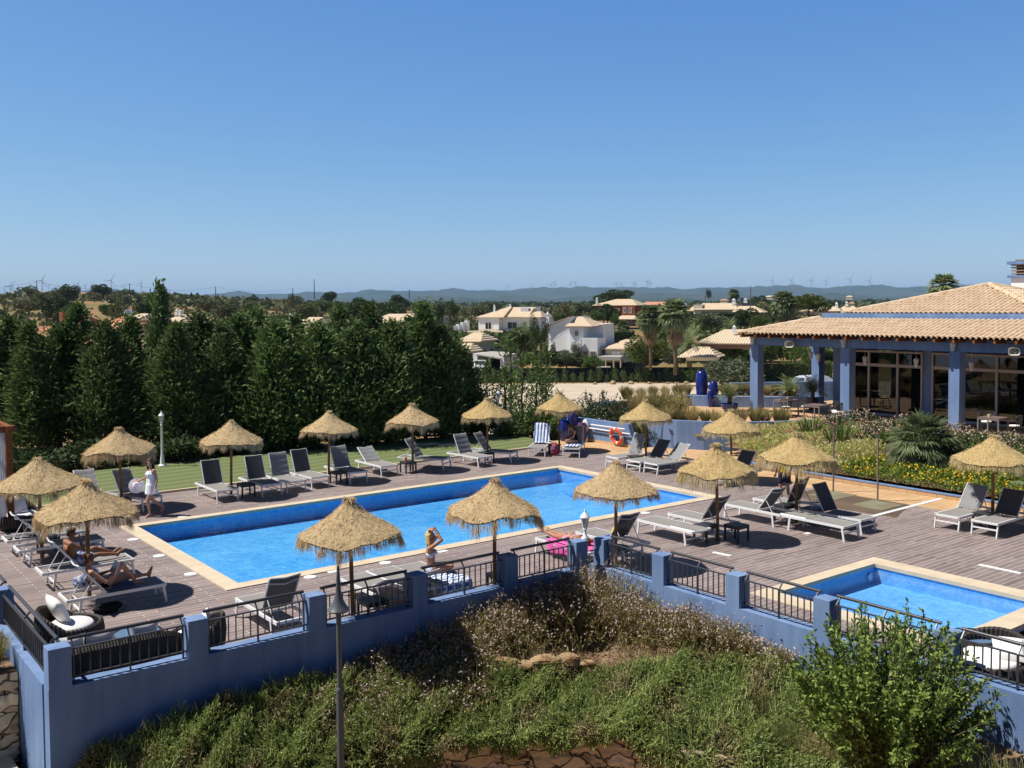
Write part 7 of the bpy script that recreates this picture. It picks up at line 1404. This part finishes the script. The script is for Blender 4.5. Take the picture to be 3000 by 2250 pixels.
# middle distance trees as individuals
g8 = np.random.default_rng(88); kinds = ['scrub', 'scrub2', 'mid', 'dark', 'scrub', 'olive', 'scrub2', 'dark2']
def addtree(d, k_, seed_kind, hgt=None):
    x, y = dl(d, k_*d); kind = kinds[seed_kind % 8]; s = g8.uniform(2.0, 4.2)*(1.15 if d > 300 else 1); h = s*g8.uniform(.65, 1.05)
    px = 1500+FPX*k_; lab = {'scrub': 'olive grey scrubby tree on the far plain', 'scrub2': 'low olive grey bush on the far plain', 'mid': 'green leafy tree on the far plain', 'dark': 'dark round tree on the far plain', 'dark2': 'dark tall tree on the far plain', 'olive': 'silvery olive tree on the far plain'}[kind]
    place(BT[kind], kind in BU, (x, y, float(T(x, y))-.3), g8.uniform(0, 6.28), lab, 'scattered trees beyond the villas: '+kind.strip('2'), sc=(s, s, h)); BU.add(kind)
n = 0
for i in range(230):
    d = 230*(900/230)**g8.uniform(0, 1); k_ = g8.uniform(-.62, .62)
    if k_ > -.08 and d < 290: continue
    if k_ < -.1 and 250 < d < 520 and g8.uniform() < .35: continue
    addtree(d, k_, i)
for i, (px, py, w, d, kd, l) in enumerate([(300, 870, 60, 520, 'dark', 'large dark tree on the ridge right of the white ruin'), (340, 868, 25, 530, 'scrub', 'small tree beside the large dark one on the ridge'), (140, 868, 22, 545, 'dark', 'small round tree beside the ruined barn'), (970, 878, 40, 480, 'dark2', 'dark round tree standing on the ridge right of the tall mast'), (1165, 888, 40, 420, 'dark', 'dark tree on the skyline behind the long low house'), (80, 880, 70, 500, 'scrub', 'scrubby tree group at the left of the ruined barn')]):
    tree(kd, px, py+8, py-w*.6, w, d, l, 'trees on the left ridge')
# far woodland: uncountable
def woodland(name, n, d0, d1, sz, m, k0, k1, seed, label, lumps=9, flat=.55):
    g = np.random.default_rng(seed); d = d0*(d1/d0)**g.uniform(0, 1, n); kk = g.uniform(k0, k1, n); nz = np.sin(kk*37+d*.004)+np.sin(d*.011+kk*13); keep = nz > -.9; d, kk = d[keep], kk[keep]; n = len(d); x, y = dl(d, kk*d); z = T(x, y); s = sz*g.uniform(.6, 1.4, n)*(1+d/6000)
    q = unit(g.normal(size=(n, lumps, 3))); q[:, :, 2] = np.abs(q[:, :, 2]); P = np.stack([x, y, z], 1)[:, None, :]+q*s[:, None, None]*np.array([1, 1, flat*1.3]); D = q+g.normal(0, .5, q.shape); L = (s[:, None]*g.uniform(.6, 1.1, (n, lumps))).ravel()
    tag(fmesh(cards(P.reshape(-1, 3)-D.reshape(-1, 3)*L[:, None]*.35, D.reshape(-1, 3), L*.9, L*.75), name, m), label, 'woodland', kind='stuff')
woodland('far_woodland', 5000, 420, 1500, 3.2, LM['scrub'], -.75, .75, 71, 'olive green woodland spreading over the far plain', 26)
woodland('distant_woodland', 9000, 1300, 7000, 7, LM['dark'], -.8, .8, 72, 'dark woodland fading toward the foot of the blue hills', 10, .5)
woodland('ridge_scrub', 1500, 230, 640, 1.1, LM['scrub'], -.7, .3, 73, 'low scattered scrub on the dry reddish slopes', 30)
woodland('villa_garden_scrub', 1500, 148, 330, 1.2, LM['mid'], -.3, .6, 74, 'low garden greenery between the villas', 34)
# ---- hills
HM = mat('hill_scrub', (.03, .05, .035), .95, .05, col2=(.065, .07, .05), nscale=.0022, detail=9, coord='Object')
def hills(name, d, thick, prof, hbase, seed, amp):
    g = np.random.default_rng(seed); px = np.linspace(-2600, 5600, 700); pyr = np.interp(px, [p[0] for p in prof], [p[1] for p in prof]); ph = g.uniform(0, 6, 12); V = []; rows = 16
    bump = sum(np.sin(px*f+ph[i])*a for i, (f, a) in enumerate([(.012, 1.6), (.027, 1.1), (.06, .7), (.11, .45), (.21, .3)]))*amp
    for r_ in range(rows+1):
        t_ = r_/rows; dd = d-thick*.5+thick*t_; prf = math.sin(PI*min(1, t_*1.0))**.8 if t_ < .5 else math.cos(PI*(t_-.5))**.7
        n2 = sum(np.sin(px*f+ph[5+i]+t_*b)*a for i, (f, a, b) in enumerate([(.02, .1, 9), (.05, .07, 13), (.12, .04, 21)]))*math.sin(PI*t_)
        for i, x in enumerate(px):
            top = W(x, pyr[i]+bump[i], d); zt = top[2]; k_ = (top[0]*.79-top[1]*.61)/(top[0]*.61+top[1]*.79); xx, yy = dl(dd, k_*dd); V.append((xx, yy, hbase+(zt-hbase)*max(0, prf*(1+n2[i]*(t_ != .5)))))
    nc = len(px); F = [(r_*nc+i, r_*nc+i+1, (r_+1)*nc+i+1, (r_+1)*nc+i) for r_ in range(rows) for i in range(nc-1)]
    struct(npmesh(name, V, F, HM, smooth=False))
hills('distant_hills', 11500, 3500, [(-2600, 860), (0, 863), (100, 858), (200, 853), (300, 851), (345, 851), (430, 860), (520, 864), (600, 866), (700, 862), (800, 861), (900, 857), (1000, 859), (1100, 853), (1200, 854), (1350, 853), (1450, 848), (1600, 848), (1780, 843), (1880, 843), (1990, 848), (2100, 842), (2200, 846), (2300, 841), (2400, 842), (2490, 837), (2600, 843), (2800, 839), (3000, 839), (5600, 850)], 20, 1, 1.0)
hills('middle_hills', 7600, 2200, [(-2600, 900), (0, 884), (600, 882), (900, 880), (1150, 874), (1350, 872), (1500, 870), (1620, 872), (1800, 866), (2000, 862), (2060, 858), (2150, 868), (2300, 872), (2450, 862), (2560, 868), (2800, 866), (3000, 868), (5600, 880)], 10, 2, 1.4)
hills('near_hills', 5200, 1200, [(-2600, 900), (700, 890), (1100, 884), (1300, 882), (1600, 884), (2000, 878), (2300, 880), (2500, 876), (2800, 880), (5600, 890)], 6, 3, 1.4)
# ---- wind turbines, poles and wires
TBM = mat('turbine_grey', (.3, .33, .38), .8)
def turbine():
    r = empty('wind_turbine', (0, 0, 0), 0, '', 'wind turbine'); mb = MB(); mb.tube([(0, 0, 0), (0, 0, 1)], [.03, .02], 8); mb.build('tower', TBM, r); mb = MB(); mb.box((0, .02, 1.01), (.04, .14, .045)); mb.build('nacelle', TBM, r)
    for k in range(3):
        a = .5+k*2*PI/3; mb = MB(); t0 = Vector((0, -.06, 1.01)); d = Vector((math.sin(a), 0, math.cos(a))); s = Vector((math.cos(a), 0, -math.sin(a))); mb.add([t0-s*.015, t0+d*.12-s*.024, t0+d*.6-s*.006, t0+d*.6+s*.004, t0+d*.12+s*.02, t0+s*.015], [(0, 1, 2, 3, 4, 5)]); o = mb.build('blade', TBM, r); sm = o.modifiers.new('thickness', 'SOLIDIFY'); sm.thickness = .012
    return r
TB_ = turbine(); tl = [(15, 849, 870, 5200), (30, 840, 866, 5200), (36, 838, 864, 5200), (124, 822, 853, 3600), (143, 838, 852, 5200), (167, 843, 856, 5200), (229, 832, 852, 4600), (250, 837, 852, 4600), (271, 834, 850, 9000), (326, 822, 850, 3900), (363, 841, 853, 5000), (414, 831, 856, 4400),
 (1487, 840, 850, 10500), (1558, 839, 850, 10500), (1615, 834, 848, 10000), (1625, 829, 848, 10000), (1671, 832, 848, 10000), (1686, 828, 847, 10000), (1806, 830, 844, 10000), (1820, 831, 844, 10000), (1856, 829, 844, 10000), (1862, 831, 844, 10000), (1897, 825, 843, 10000), (1905, 826, 843, 10000), (2262, 822, 842, 9600), (2318, 821, 842, 9600), (2376, 821, 842, 9600), (2419, 823, 842, 9600), (2490, 818, 839, 9400), (2547, 822, 842, 9600)]
for i, (px, hy, by, d) in enumerate(tl):
    b_ = W(px, by+6, d); h = W(px, hy, d)[2]-b_[2]; near = px < 430
    lab = 'wind turbine on the far left skyline behind the hedge' if near else ('wind turbine on the blue hills above the white villas' if px < 2000 else 'wind turbine on the blue hills left of the pavilion roof')
    o = place(TB_, i > 0, b_, YAW+random.uniform(-.4, .4), lab, 'wind turbines '+('on the left skyline' if near else ('above the villas' if px < 2000 else 'left of the pavilion roof')), sc=(h*1.05, h, h))
PM = mat('pole_grey', (.12, .1, .09), .9)
def upole(px, pt, pb, d, label, arm=True):
    b_ = W(px, pb, d); h = W(px, pt, d)[2]-b_[2]; r = empty('utility_pole', b_, YAW, label, 'utility pole', 'utility poles on the skyline'); w = .0009*d/2; mb = MB(); mb.tube([(0, 0, -1), (0, 0, h)], [w*1.1, w*.8], 6); mb.build('post', PM, r)
    if arm: mb = MB(); mb.box((0, 0, h-.3), (1.8, .12, .12)); mb.build('crossarm', PM, r)
    return (b_[0], b_[1], b_[2]+h-.2)
tp = [upole(108, 824, 858, 480, 'utility pole above the ruined stone barn'), upole(380, 831, 862, 560, 'utility pole right of the large dark ridge tree'), upole(632, 840, 868, 700, 'utility pole above the middle of the hedge', False), upole(858, 844, 872, 800, 'thin pole left of the tall mast', False)]
upole(921, 818, 872, 600, 'tall thin mast on the skyline', False); upole(1199, 848, 872, 900, 'short pole on the skyline above the end of the hedge', False); upole(2199, 838, 905, 230, 'tall pole rising beside the roof with solar panels', False); upole(2066, 866, 890, 400, 'short pole left of the slim skyline conifer', False)
w0 = W(-400, 850, 500); pts = [w0]+[Vector(p) for p in tp]
for i, (a, b) in enumerate(zip(pts[:-1], pts[1:])):
    mb = MB(); mb.tube([a.lerp(b, t_)-Vector((0, 0, 3*4*t_*(1-t_))) for t_ in np.linspace(0, 1, 9)], .05, 4); tag(mb.build('power_line', PM), ('thin power line running off the left edge to the first pole', 'thin power line between the first two poles on the skyline', 'thin power line between the second and third poles', 'thin power line ending at the pole by the mast')[i], 'power line')

# ================================================================== CARS
def car(col, name='parked_car', rbox=False):
    r = empty(name, (0, 0, 0), 0, '', 'car'); paint = mat('car_paint_%s' % col[3], col[:3], .25, .5, .3)
    prof = [(-2.15, .35), (-2.2, .75), (-2.1, 1.0), (-1.95, 1.45), (-1.5, 1.58), (.1, 1.6), (.45, 1.5), (1.15, 1.02), (1.95, .88), (2.2, .7), (2.2, .35)]; n = len(prof); mb = MB(); V = []
    for y, k in ((-.88, 0), (-.8, 1), (.8, 1), (.88, 0)):
        for x, z in prof:
            ins = .14*max(0, (z-.95)/.6); yy = y-math.copysign(ins*(1 if abs(y) > .85 else 1.0), y); V.append((x*(1 if k == 0 else 1.01), yy, z+(0 if k == 0 else .02)))
    F = [(i+j*n, (i+1) % n+j*n, (i+1) % n+(j+1)*n, i+(j+1)*n) for j in range(3) for i in range(n)]+[tuple(range(n))[::-1], tuple(range(3*n, 4*n))]; mb.add(V, F); mb.build('body', paint, r, smooth=1)
    gm = mat('car_glass', (.03, .05, .06), .05, .8)
    mb = MB(); mb.add([(.52, -.66, 1.49), (.52, .66, 1.49), (1.12, .74, 1.07), (1.12, -.74, 1.07)], [(3, 2, 1, 0)]); mb.v = [(x+.03, y, z+.03) for x, y, z in mb.v]; mb.build('windscreen', gm, r)
    mb = MB(); mb.add([(-1.97, -.66, 1.48), (-1.97, .66, 1.48), (-2.12, .74, 1.05), (-2.12, -.74, 1.05)], [(0, 1, 2, 3)]); mb.v = [(x-.02, y, z) for x, y, z in mb.v]; mb.build('rear_window', gm, r)
    for s in (-1, 1):
        mb = MB(); mb.add([(-1.75, s*.835, 1.05), (.95, s*.845, 1.05), (.4, s*.76, 1.46), (-1.6, s*.755, 1.48)], [(0, 1, 2, 3) if s < 0 else (3, 2, 1, 0)]); mb.build('side_window', gm, r)
        for x in (-1.35, 1.4):
            mb = MB(); mb.lathe([(.2, -.1), (.31, -.1), (.335, -.06), (.335, .06), (.31, .1), (.2, .1)], 20); w = mb.build('wheel', M['black'], r, smooth=1); w.location = (x, s*.8, .335); w.rotation_euler = (PI/2, 0, 0)
            mb = MB(); mb.lathe([(.2, .09), (.19, .06), (.05, .07), (.001, .08)], 14); mb.lathe([(.2, -.09), (.19, -.06), (.05, -.07), (.001, -.08)], 14); mb.build('rim', M['glass'], w)
        mb = MB(); mb.ell((2.08, s*.62, .78), (.12, .17, .08), 10, 6); mb.build('headlight', M['glass'], r, smooth=2)
        mb = MB(); mb.box((-2.13, s*.7, .95), (.1, .14, .2)); mb.build('tail_light', mat('red_lens', (.4, .01, .01), .2), r)
        mb = MB(); mb.ell((.75, s*.98, 1.1), (.07, .1, .07), 10, 6); mb.build('mirror', paint, r, smooth=2)
    if rbox:
        mb = MB(); mb.box((-.5, .62, 1.66), (2.0, .04, .05)); mb.box((-.5, -.62, 1.66), (2.0, .04, .05)); mb.build('roof_rails', M['glass'], r)
        mb = MB(); mb.ell((-.6, .1, 1.9), (1.12, .42, .2), 20, 10); mb.v = [(x, y, max(1.77, z)) for x, y, z in mb.v]; mb.build('roof_box', mat('box_black', (.05, .05, .055), .4), r, smooth=2)
    return r
p = W(1925, 1235, 58); c1 = car((.5, .53, .56, 'silver'), rbox=True); c1.location = (p[0], p[1], Tz(p)+.12); c1.rotation_euler = (0, 0, YAW+math.radians(198)); c1['label'] = 'silver car with a black roof box parked behind the grasses'
c2 = car((.02, .03, .07, 'navy')); p = W(1775, 1225, 60); c2.location = (p[0], p[1], Tz(p)+.12); c2.rotation_euler = (0, 0, YAW+math.radians(200)); c2['label'] = 'dark blue car mostly hidden by the loose shrub'
c3 = car((.78, .78, .78, 'white')); p = W(2400, 1145, 82); c3.location = (p[0], p[1], p[2]-.3); c3.rotation_euler = (0, 0, YAW+math.radians(20)); c3['label'] = 'white car seen between the pavilion columns'
c4 = car((.7, .7, .7, 'grey')); p = W(1408, 1088, 139); c4.location = (p[0], p[1], p[2]); c4.rotation_euler = (0, 0, YAW-PI/2); c4['label'] = 'pale car standing in the carport of the low white house'

# ================================================================== FOREGROUND BED
def tab(*p): a = np.array(p, float); return lambda x: np.interp(x, a[:, 0], a[:, 1])
def dwall(px): k = (np.asarray(px, float)-1500)/FPX; return np.minimum(15.60/(.79-.61*k), 14.39/np.maximum(.05, .61+.79*k))
dfr = tab((100, 13.6), (230, 14.2), (400, 14.2), (700, 15.0), (1000, 15.8), (1240, 16.4), (1500, 16.8), (1800, 16.6), (2100, 15.9), (2450, 14.2), (2700, 12.6), (3300, 10.5))
zbk = tab((100, -1.1), (400, -1.0), (700, -.9), (1000, -.65), (1300, -.35), (1700, -.28), (1900, -.38), (2100, -.48), (2400, -.48), (3300, -.6)); zfr = tab((100, -1.7), (1000, -1.6), (1500, -1.5), (2450, -1.35), (3300, -1.3))
def soilz(px, d):
    t_ = np.clip((np.asarray(d)-dfr(px))/(dwall(px)-dfr(px)), 0, 1); return zfr(px)+(zbk(px)-zfr(px))*t_**1.1
def P3(px, d, z):
    k = (np.asarray(px, float)-1500)/FPX; return np.stack([DV[0]*d+LV[0]*k*d, DV[1]*d+LV[1]*k*d, z+0*d], -1)
pxs = np.linspace(60, 3300, 140); V = []
gb = np.random.default_rng(17)
for t_ in np.linspace(0, 1, 40): d = dfr(pxs)+(dwall(pxs)-dfr(pxs))*t_; V.append(P3(pxs, d, soilz(pxs, d)+gb.normal(0, .012, len(pxs))))
V = np.stack(V); nr, nc = V.shape[:2]; F = [(i*nc+j, i*nc+j+1, (i+1)*nc+j+1, (i+1)*nc+j) for i in range(nr-1) for j in range(nc-1)]
struct(npmesh('garden_soil', V.reshape(-1, 3), F, M['soil'], smooth=True))
# dry stone retaining wall below the bed (one relief surface)
def relief(name, fpos, nu, nv, cell, amp, m, label, seed=3):
    g = np.random.default_rng(seed); U, Vv = np.meshgrid(np.arange(nu), np.arange(nv), indexing='ij'); pts = np.column_stack([g.uniform(0, nu, cell), g.uniform(0, nv, cell)]); hh = g.uniform(.4, 1, cell); q = np.column_stack([U.ravel(), Vv.ravel()*1.6]); pts[:, 1] *= 1.6
    dist = np.sqrt(((q[:, None, :]-pts[None])**2).sum(-1)); o_ = np.argsort(dist, 1)[:, :2]; d1 = np.take_along_axis(dist, o_[:, :1], 1)[:, 0]; d2 = np.take_along_axis(dist, o_[:, 1:2], 1)[:, 0]
    h = amp*hh[o_[:, 0]]*np.clip((d2-d1)/2.2, 0, 1)**.4; P = np.array([fpos(u/(nu-1), v/(nv-1), hz) for (u, v), hz in zip(np.column_stack([U.ravel(), Vv.ravel()]), h)])
    F = [(i*nv+j, (i+1)*nv+j, (i+1)*nv+j+1, i*nv+j+1) for i in range(nu-1) for j in range(nv-1)]; return tag(npmesh(name, P, F, m, smooth=True), label, 'stone wall')
def fp_(u, v, h):
    h = h*.8
    px = 700+2000*u; d = float(dfr(px))-.0-h; return P3(px, d, -2.75+v*(float(zfr(px))+2.78))
relief('stone_wall', fp_, 260, 40, 190, .16, M['stonew'], 'rough ochre stone retaining wall below the trailing rosemary at the bottom')
relief('stone_wall', lambda u, v, h: (-2.5+5.74*u, 17.75-h, -1.5+1.5*v), 150, 42, 75, .12, M['stonew'], 'stone wall butting against the blue wall at the lower left edge', 4)
mb = MB(); mb.box((.3, 18.6, -.75), (5.9, 1.7, 1.45)); struct(mb.build('planting_bank', M['soil']))
for i, (x, y, s) in enumerate([(2.9, 18.0, 1.0), (2.4, 18.1, 1.1), (2.75, 18.8, 1.2), (1.8, 18.2, 1.0)]): place(OG[0], True, (x, y, -.02), i, 'grass clump above the stones beside the blue wall at the left edge', 'grass clumps at the left edge', sc=s*.9)
# rosemary
drb = tab((180, 14.5), (230, 14.7), (400, 15.1), (700, 16.2), (1000, 17.2), (1250, 17.8), (1400, 18.1), (1700, 18.4), (2000, 18.3), (2200, 17.6), (2400, 16.5), (2500, 15.3)); hro = tab((150, .15), (300, .62), (520, .72), (750, .6), (1000, .52), (1300, .42), (1500, .34), (2100, .38), (2400, .34), (2500, .1))
def canopy(px, s):
    """s 0 at the back edge, 1 at the front edge, up to 1.35 hanging down the stone wall"""
    d0, d1 = drb(px), dfr(px)-.22; ss = np.minimum(s, 1); d = d0+(d1-d0)*ss; hump = np.clip(np.minimum(ss/.10, 1), 0, 1)**.5*(1-.15*ss); lump_ = .10*np.sin(px*.02+ss*7)*np.sin(px*.011+3*ss+1)+.05*np.sin(px*.05+ss*11)
    z = soilz(px, np.maximum(d, dfr(px)))+hro(px)*hump+lump_*hump; z = z-np.maximum(0, s-.86)**1.0*np.interp(px, [1150, 1300, 1850, 2000], [3.0, 1.1, 1.1, 3.0])*(.75+.12*np.sin(px*.013)+.1*np.sin(px*.047+1)+.08*np.sin(px*.11)); return d, z
N = 30000; px = gb.uniform(185, 2500, N); s = gb.uniform(0, 1.3, N); d, z = canopy(px, s); lm = np.clip(z, -2.6, 9) == z; px, s, d, z = px[lm], s[lm], d[lm], z[lm]; N = len(px); B = P3(px, d, z)
hang = np.clip((s-.85)/.3, 0, 1)[:, None]; wv_ = np.stack([np.sin(px*.02+s*4), np.cos(px*.013+s*6), 0*px], 1)*.45; up_ = np.array([0, 0, 1.0]); toward = np.array([-DV[0], -DV[1], 0])
D = unit((up_*.9+toward*.25+wv_)*(1-hang)+(up_*-.75+toward*.5)*hang+gb.normal(0, .32, (N, 3))); L = gb.uniform(.1, .24, N); base = B-D*L[:, None]*.5+gb.normal(0, .02, (N, 3)); base[:, 2] -= gb.uniform(0, .14, N)*(1-hang[:, 0])
Vs = [cards(base, D, L, .02)]
for k in range(6):
    f = (k+.6)/6.5; Vs.append(cards(base+D*(L*f)[:, None], D*.75+gb.normal(0, .6, (N, 3)), L*.28, .016))
dn_ = 900; pq = gb.uniform(250, 2400, dn_); sq = gb.uniform(.02, .95, dn_); d_, z_ = canopy(pq, sq); Bq = P3(pq, d_, z_-.05)
tuft_ = cards(Bq, gb.normal(0, .35, (dn_, 3))+[0, 0, 1], gb.uniform(.18, .42, dn_), .012)
pu, su = np.meshgrid(np.linspace(185, 2500, 150), np.linspace(.03, .98, 30), indexing='ij'); dd, zz = canopy(pu, su); C_ = P3(pu, dd, zz-.13); C_[..., 2] = np.maximum(C_[..., 2], -2.6)  # dark core sheet under the sprigs, added to block light between them
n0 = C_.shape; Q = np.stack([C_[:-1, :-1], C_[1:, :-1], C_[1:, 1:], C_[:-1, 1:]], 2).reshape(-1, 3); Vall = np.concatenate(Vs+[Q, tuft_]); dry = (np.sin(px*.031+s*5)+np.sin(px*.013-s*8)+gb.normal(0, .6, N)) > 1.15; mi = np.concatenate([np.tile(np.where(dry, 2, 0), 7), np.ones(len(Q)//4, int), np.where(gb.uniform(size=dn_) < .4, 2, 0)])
tag(fmesh(Vall, 'rosemary', [LM['rose'], mat('rosemary_light_block', (.02, .03, .01), .95), leafmat('dry_rosemary', (.2, .17, .07), (.38, .33, .17), .2)], None, mi), 'mass of trailing rosemary spilling over the stone wall in the foreground', 'rosemary', kind='stuff')
# gaura and dry stems between the rosemary and the walls
N = 7600; px = gb.uniform(880, 2330, N); fr_ = gb.uniform(0, 1, N); lo, hi = drb(px)-.1-.9*(px < 1450), dwall(px)-.12; fr_ = fr_**.8; d = lo+(hi-lo)*fr_; cl = np.sin(px*.017+d*2.1)*np.sin(px*.006+d*3.3+1)+np.sin(px*.041)*.4
bare = ((px > 1400) & (px < 2400) & (fr_ < .42) & (gb.uniform(size=N) < .88)) | ((px > 2050) & (gb.uniform(size=N) < .45)) | ((px < 1050) & (gb.uniform(size=N) < .5)); keep = ~bare; px, d, cl = px[keep], d[keep], cl[keep]; N = len(px)
hg = (.62+.14*cl)*np.interp(px, [900, 1250, 1500, 1740, 1900, 2150, 2330], [.9, .95, 1.25, 1.75, 1.3, 1.05, .95])*gb.uniform(.6, 1.15, N); B = P3(px, d, soilz(px, d)); D = unit(gb.normal(0, .33, (N, 3))+[-.12, -.05, 1]); bend = gb.normal(0, .18, (N, 3)); bend[:, 2] = -.08
tip = B+D*hg[:, None]+bend*hg[:, None]; mid = B+D*(hg*.55)[:, None]; Sd = unit(np.cross(D, gb.normal(size=(N, 3))))*.004
stem = np.concatenate([np.stack([B-Sd, mid-Sd, mid+Sd, B+Sd], 1), np.stack([mid-Sd, tip-Sd*.4, tip+Sd*.4, mid+Sd], 1)]).reshape(-1, 3)
rep = 9; t_ = gb.uniform(.0, .72, (N, rep)); Lp = (B[:, None]+(mid-B)[:, None]*(t_/.55).clip(0, 1)[..., None]+(tip-mid)[:, None]*((t_-.55)/.45).clip(0, 1)[..., None]).reshape(-1, 3)+gb.normal(0, .035, (N*rep, 3)); lv = cards(Lp, gb.normal(0, .6, Lp.shape)+[0, 0, .9], gb.uniform(.05, .15, len(Lp)), .02)
nf = 2; fpz = np.repeat(mid+(tip-mid)*gb.uniform(.5, 1, (N, 1)), nf, 0)+gb.normal(0, .03, (N*nf, 3)); sel = gb.uniform(size=len(fpz)) < .62; fpz = fpz[sel]; f1 = cards(fpz, gb.normal(size=fpz.shape), .038, .03); f2 = cards(fpz, gb.normal(size=fpz.shape), .034, .03)
isred = gb.uniform(size=len(Lp)) < .28
Vall = np.concatenate([stem, lv, f1, f2]); mi = np.concatenate([np.full(len(stem)//4, 1), np.where(isred, 1, 0), np.full((len(f1)+len(f2))//4, 2)])
tag(fmesh(Vall, 'gaura_meadow', [LM['gaura'], LM['redst'], LM['pinkf']], None, mi), 'airy brown green planting dotted with tiny pale flowers in the wall corner', 'flowers', kind='stuff')
# leaf litter on the bare soil
N = 5200; px = gb.uniform(1250, 2500, N); d = drb(px)+(dwall(px)-drb(px))*gb.uniform(-.05, .8, N); B = P3(px, d, soilz(px, d)+.01); tag(fmesh(cards(B, gb.normal(0, 1, B.shape)*[1, 1, .3], gb.uniform(.03, .09, N), .02), 'mulch', leafmat('litter', (.14, .08, .045), (.4, .28, .18), 0)), 'dry mulch and litter on the bare soil above the rosemary', 'mulch', kind='stuff')
def chunk(sz, seed):
    import bmesh
    g = np.random.default_rng(seed); bm = bmesh.new(); P = unit(g.normal(size=(26, 3)))*g.uniform(.82, 1.1, (26, 1)); P = np.sign(P)*np.abs(P)**.75
    for p in P: bm.verts.new((p[0]*sz[0], p[1]*sz[1], p[2]*sz[2]))
    r_ = bmesh.ops.convex_hull(bm, input=bm.verts); bmesh.ops.delete(bm, geom=[v for v in bm.verts if not v.link_faces], context='VERTS'); bmesh.ops.bevel(bm, geom=bm.edges[:], offset=min(sz)*.12, segments=2, affect='EDGES')
    me = bpy.data.meshes.new('rock'); bm.to_mesh(me); bm.free(); me.materials.append(M['rock']); return me
def rock(px, py, z, sz, seed, label):
    g = np.random.default_rng(seed); p = G(px, py, z); o = link('rock', chunk((sz[0]*.95, sz[1]*.9, sz[2]), seed)); o.location = p; o.rotation_euler = (g.uniform(-.1, .1), g.uniform(-.1, .1), YAW+g.uniform(-.2, .2)); tag(o, label, 'rock')
for i, q in enumerate([(1478, 1945, -.72, (.28, .2, .13), 'pale rock at the left end of the rock row above the rosemary'), (1540, 1950, -.74, (.2, .16, .1), 'second rock from the left in the row above the rosemary'), (1595, 1938, -.7, (.32, .2, .14), 'long flat topped rock in the middle of the row'), (1665, 1935, -.7, (.28, .2, .15), 'rock with an orange top right of the middle of the row'), (1722, 1944, -.74, (.2, .13, .07), 'low thin rock at the right end of the row'),
    (2275, 2040, -.8, (.26, .18, .13), 'pale rock left of the big green shrub'), (2335, 2025, -.78, (.17, .14, .12), 'small white topped rock between two larger ones by the shrub'), (2372, 2032, -.8, (.24, .18, .15), 'rock touching the left side of the big green shrub'), (2340, 2055, -.85, (.3, .14, .08), 'flat ochre rock in front of the rocks by the shrub')]): rock(*q[:4], 200+i, q[4])
# the big laurel like shrub and grasses on the right
bs = loose_shrub('leafy_shrub', LM['shrub'], 2.85, 1.4, 300, 92, 301, lf=.09, lw=.04, up=1.3); p = W(2605, 2250, 14.1); bs.location = (p[0], p[1], -1.12); bs['label'] = 'big bright green leafy shrub in front of the railing at lower right'
fgc = [grass_clump('grass_clump', 520, 1.0, .8, 311, LM['grass'], LM['straw'], .7, .007), grass_clump('grass_clump', 420, .8, .7, 312, LM['straw'], LM['straw'], .8, .006)]
for i, (px, d, s, k) in enumerate([(2960, 12.6, 1.15, 0), (3040, 12.4, 1.2, 0), (2900, 12.9, .95, 0), (2820, 13.0, .8, 0), (2700, 13.0, .75, 1), (2600, 13.2, .7, 1), (2500, 13.9, .7, 1), (2330, 15.4, .6, 0), (2250, 16.3, .5, 0), (2420, 15.0, .65, 1), (3020, 12.0, 1.0, 1), (2870, 12.2, .8, 1)]):
    q = P3(px, d, 0); place(fgc[k], i not in (0, 4), (q[0], q[1], float(soilz(px, d))-.02), i*1.9, 'fine arching grass clump beneath or beside the big green shrub', 'fine grass clumps around the big shrub', sc=s)

# ================================================================== ADDED HOTEL FACADE, unseen behind the camera, cuts sky light on the front wall
r = empty('added_hotel_facade', (-1.6, -2.0, -2.6), YAW, 'long three storey blue hotel facade, unseen, added to cut sky light on the front wall', 'hotel')
mb = MB(); mb.box((2, -7.5, 8.2), (62, 12, 16.4)); mb.build('wall', M['blue'], r)
mb = MB(); mb.box((2, -7.5, 16.5), (63, 13, .35)); mb.build('roof_edge', M['coping'], r)
for fl in range(3):
    for k in range(12):
        x = -27+k*5.2; z = 2.2+fl*4.6
        mb = MB(); mb.box((x, -1.46, z+1.2), (2.4, .1, 2.5)); f = mb.build('window_frame', M['whitep'], r); mb = MB(); mb.box((x, -1.4, z+1.2), (2.2, .04, 2.3)); mb.build('pane', GLS, f)

# ================================================================== HAZE
hm = bpy.data.materials.new('haze'); hm.use_nodes = True; t = hm.node_tree; t.nodes.remove(t.nodes['Principled BSDF']); pv = t.nodes.new('ShaderNodeVolumePrincipled'); pv.inputs['Color'].default_value = (.42, .68, 1, 1); pv.inputs['Density'].default_value = 5e-5; pv.inputs['Anisotropy'].default_value = 0
t.links.new(pv.outputs[0], t.nodes['Material Output'].inputs['Volume'])
mb = MB(); mb.box((6000, 8000, 205), (36000, 36000, 425)); hz = mb.build('haze', hm); tag(hz, kind='stuff')
hz['label'] = 'thin blue air haze over the whole plain'; hz['category'] = 'haze'
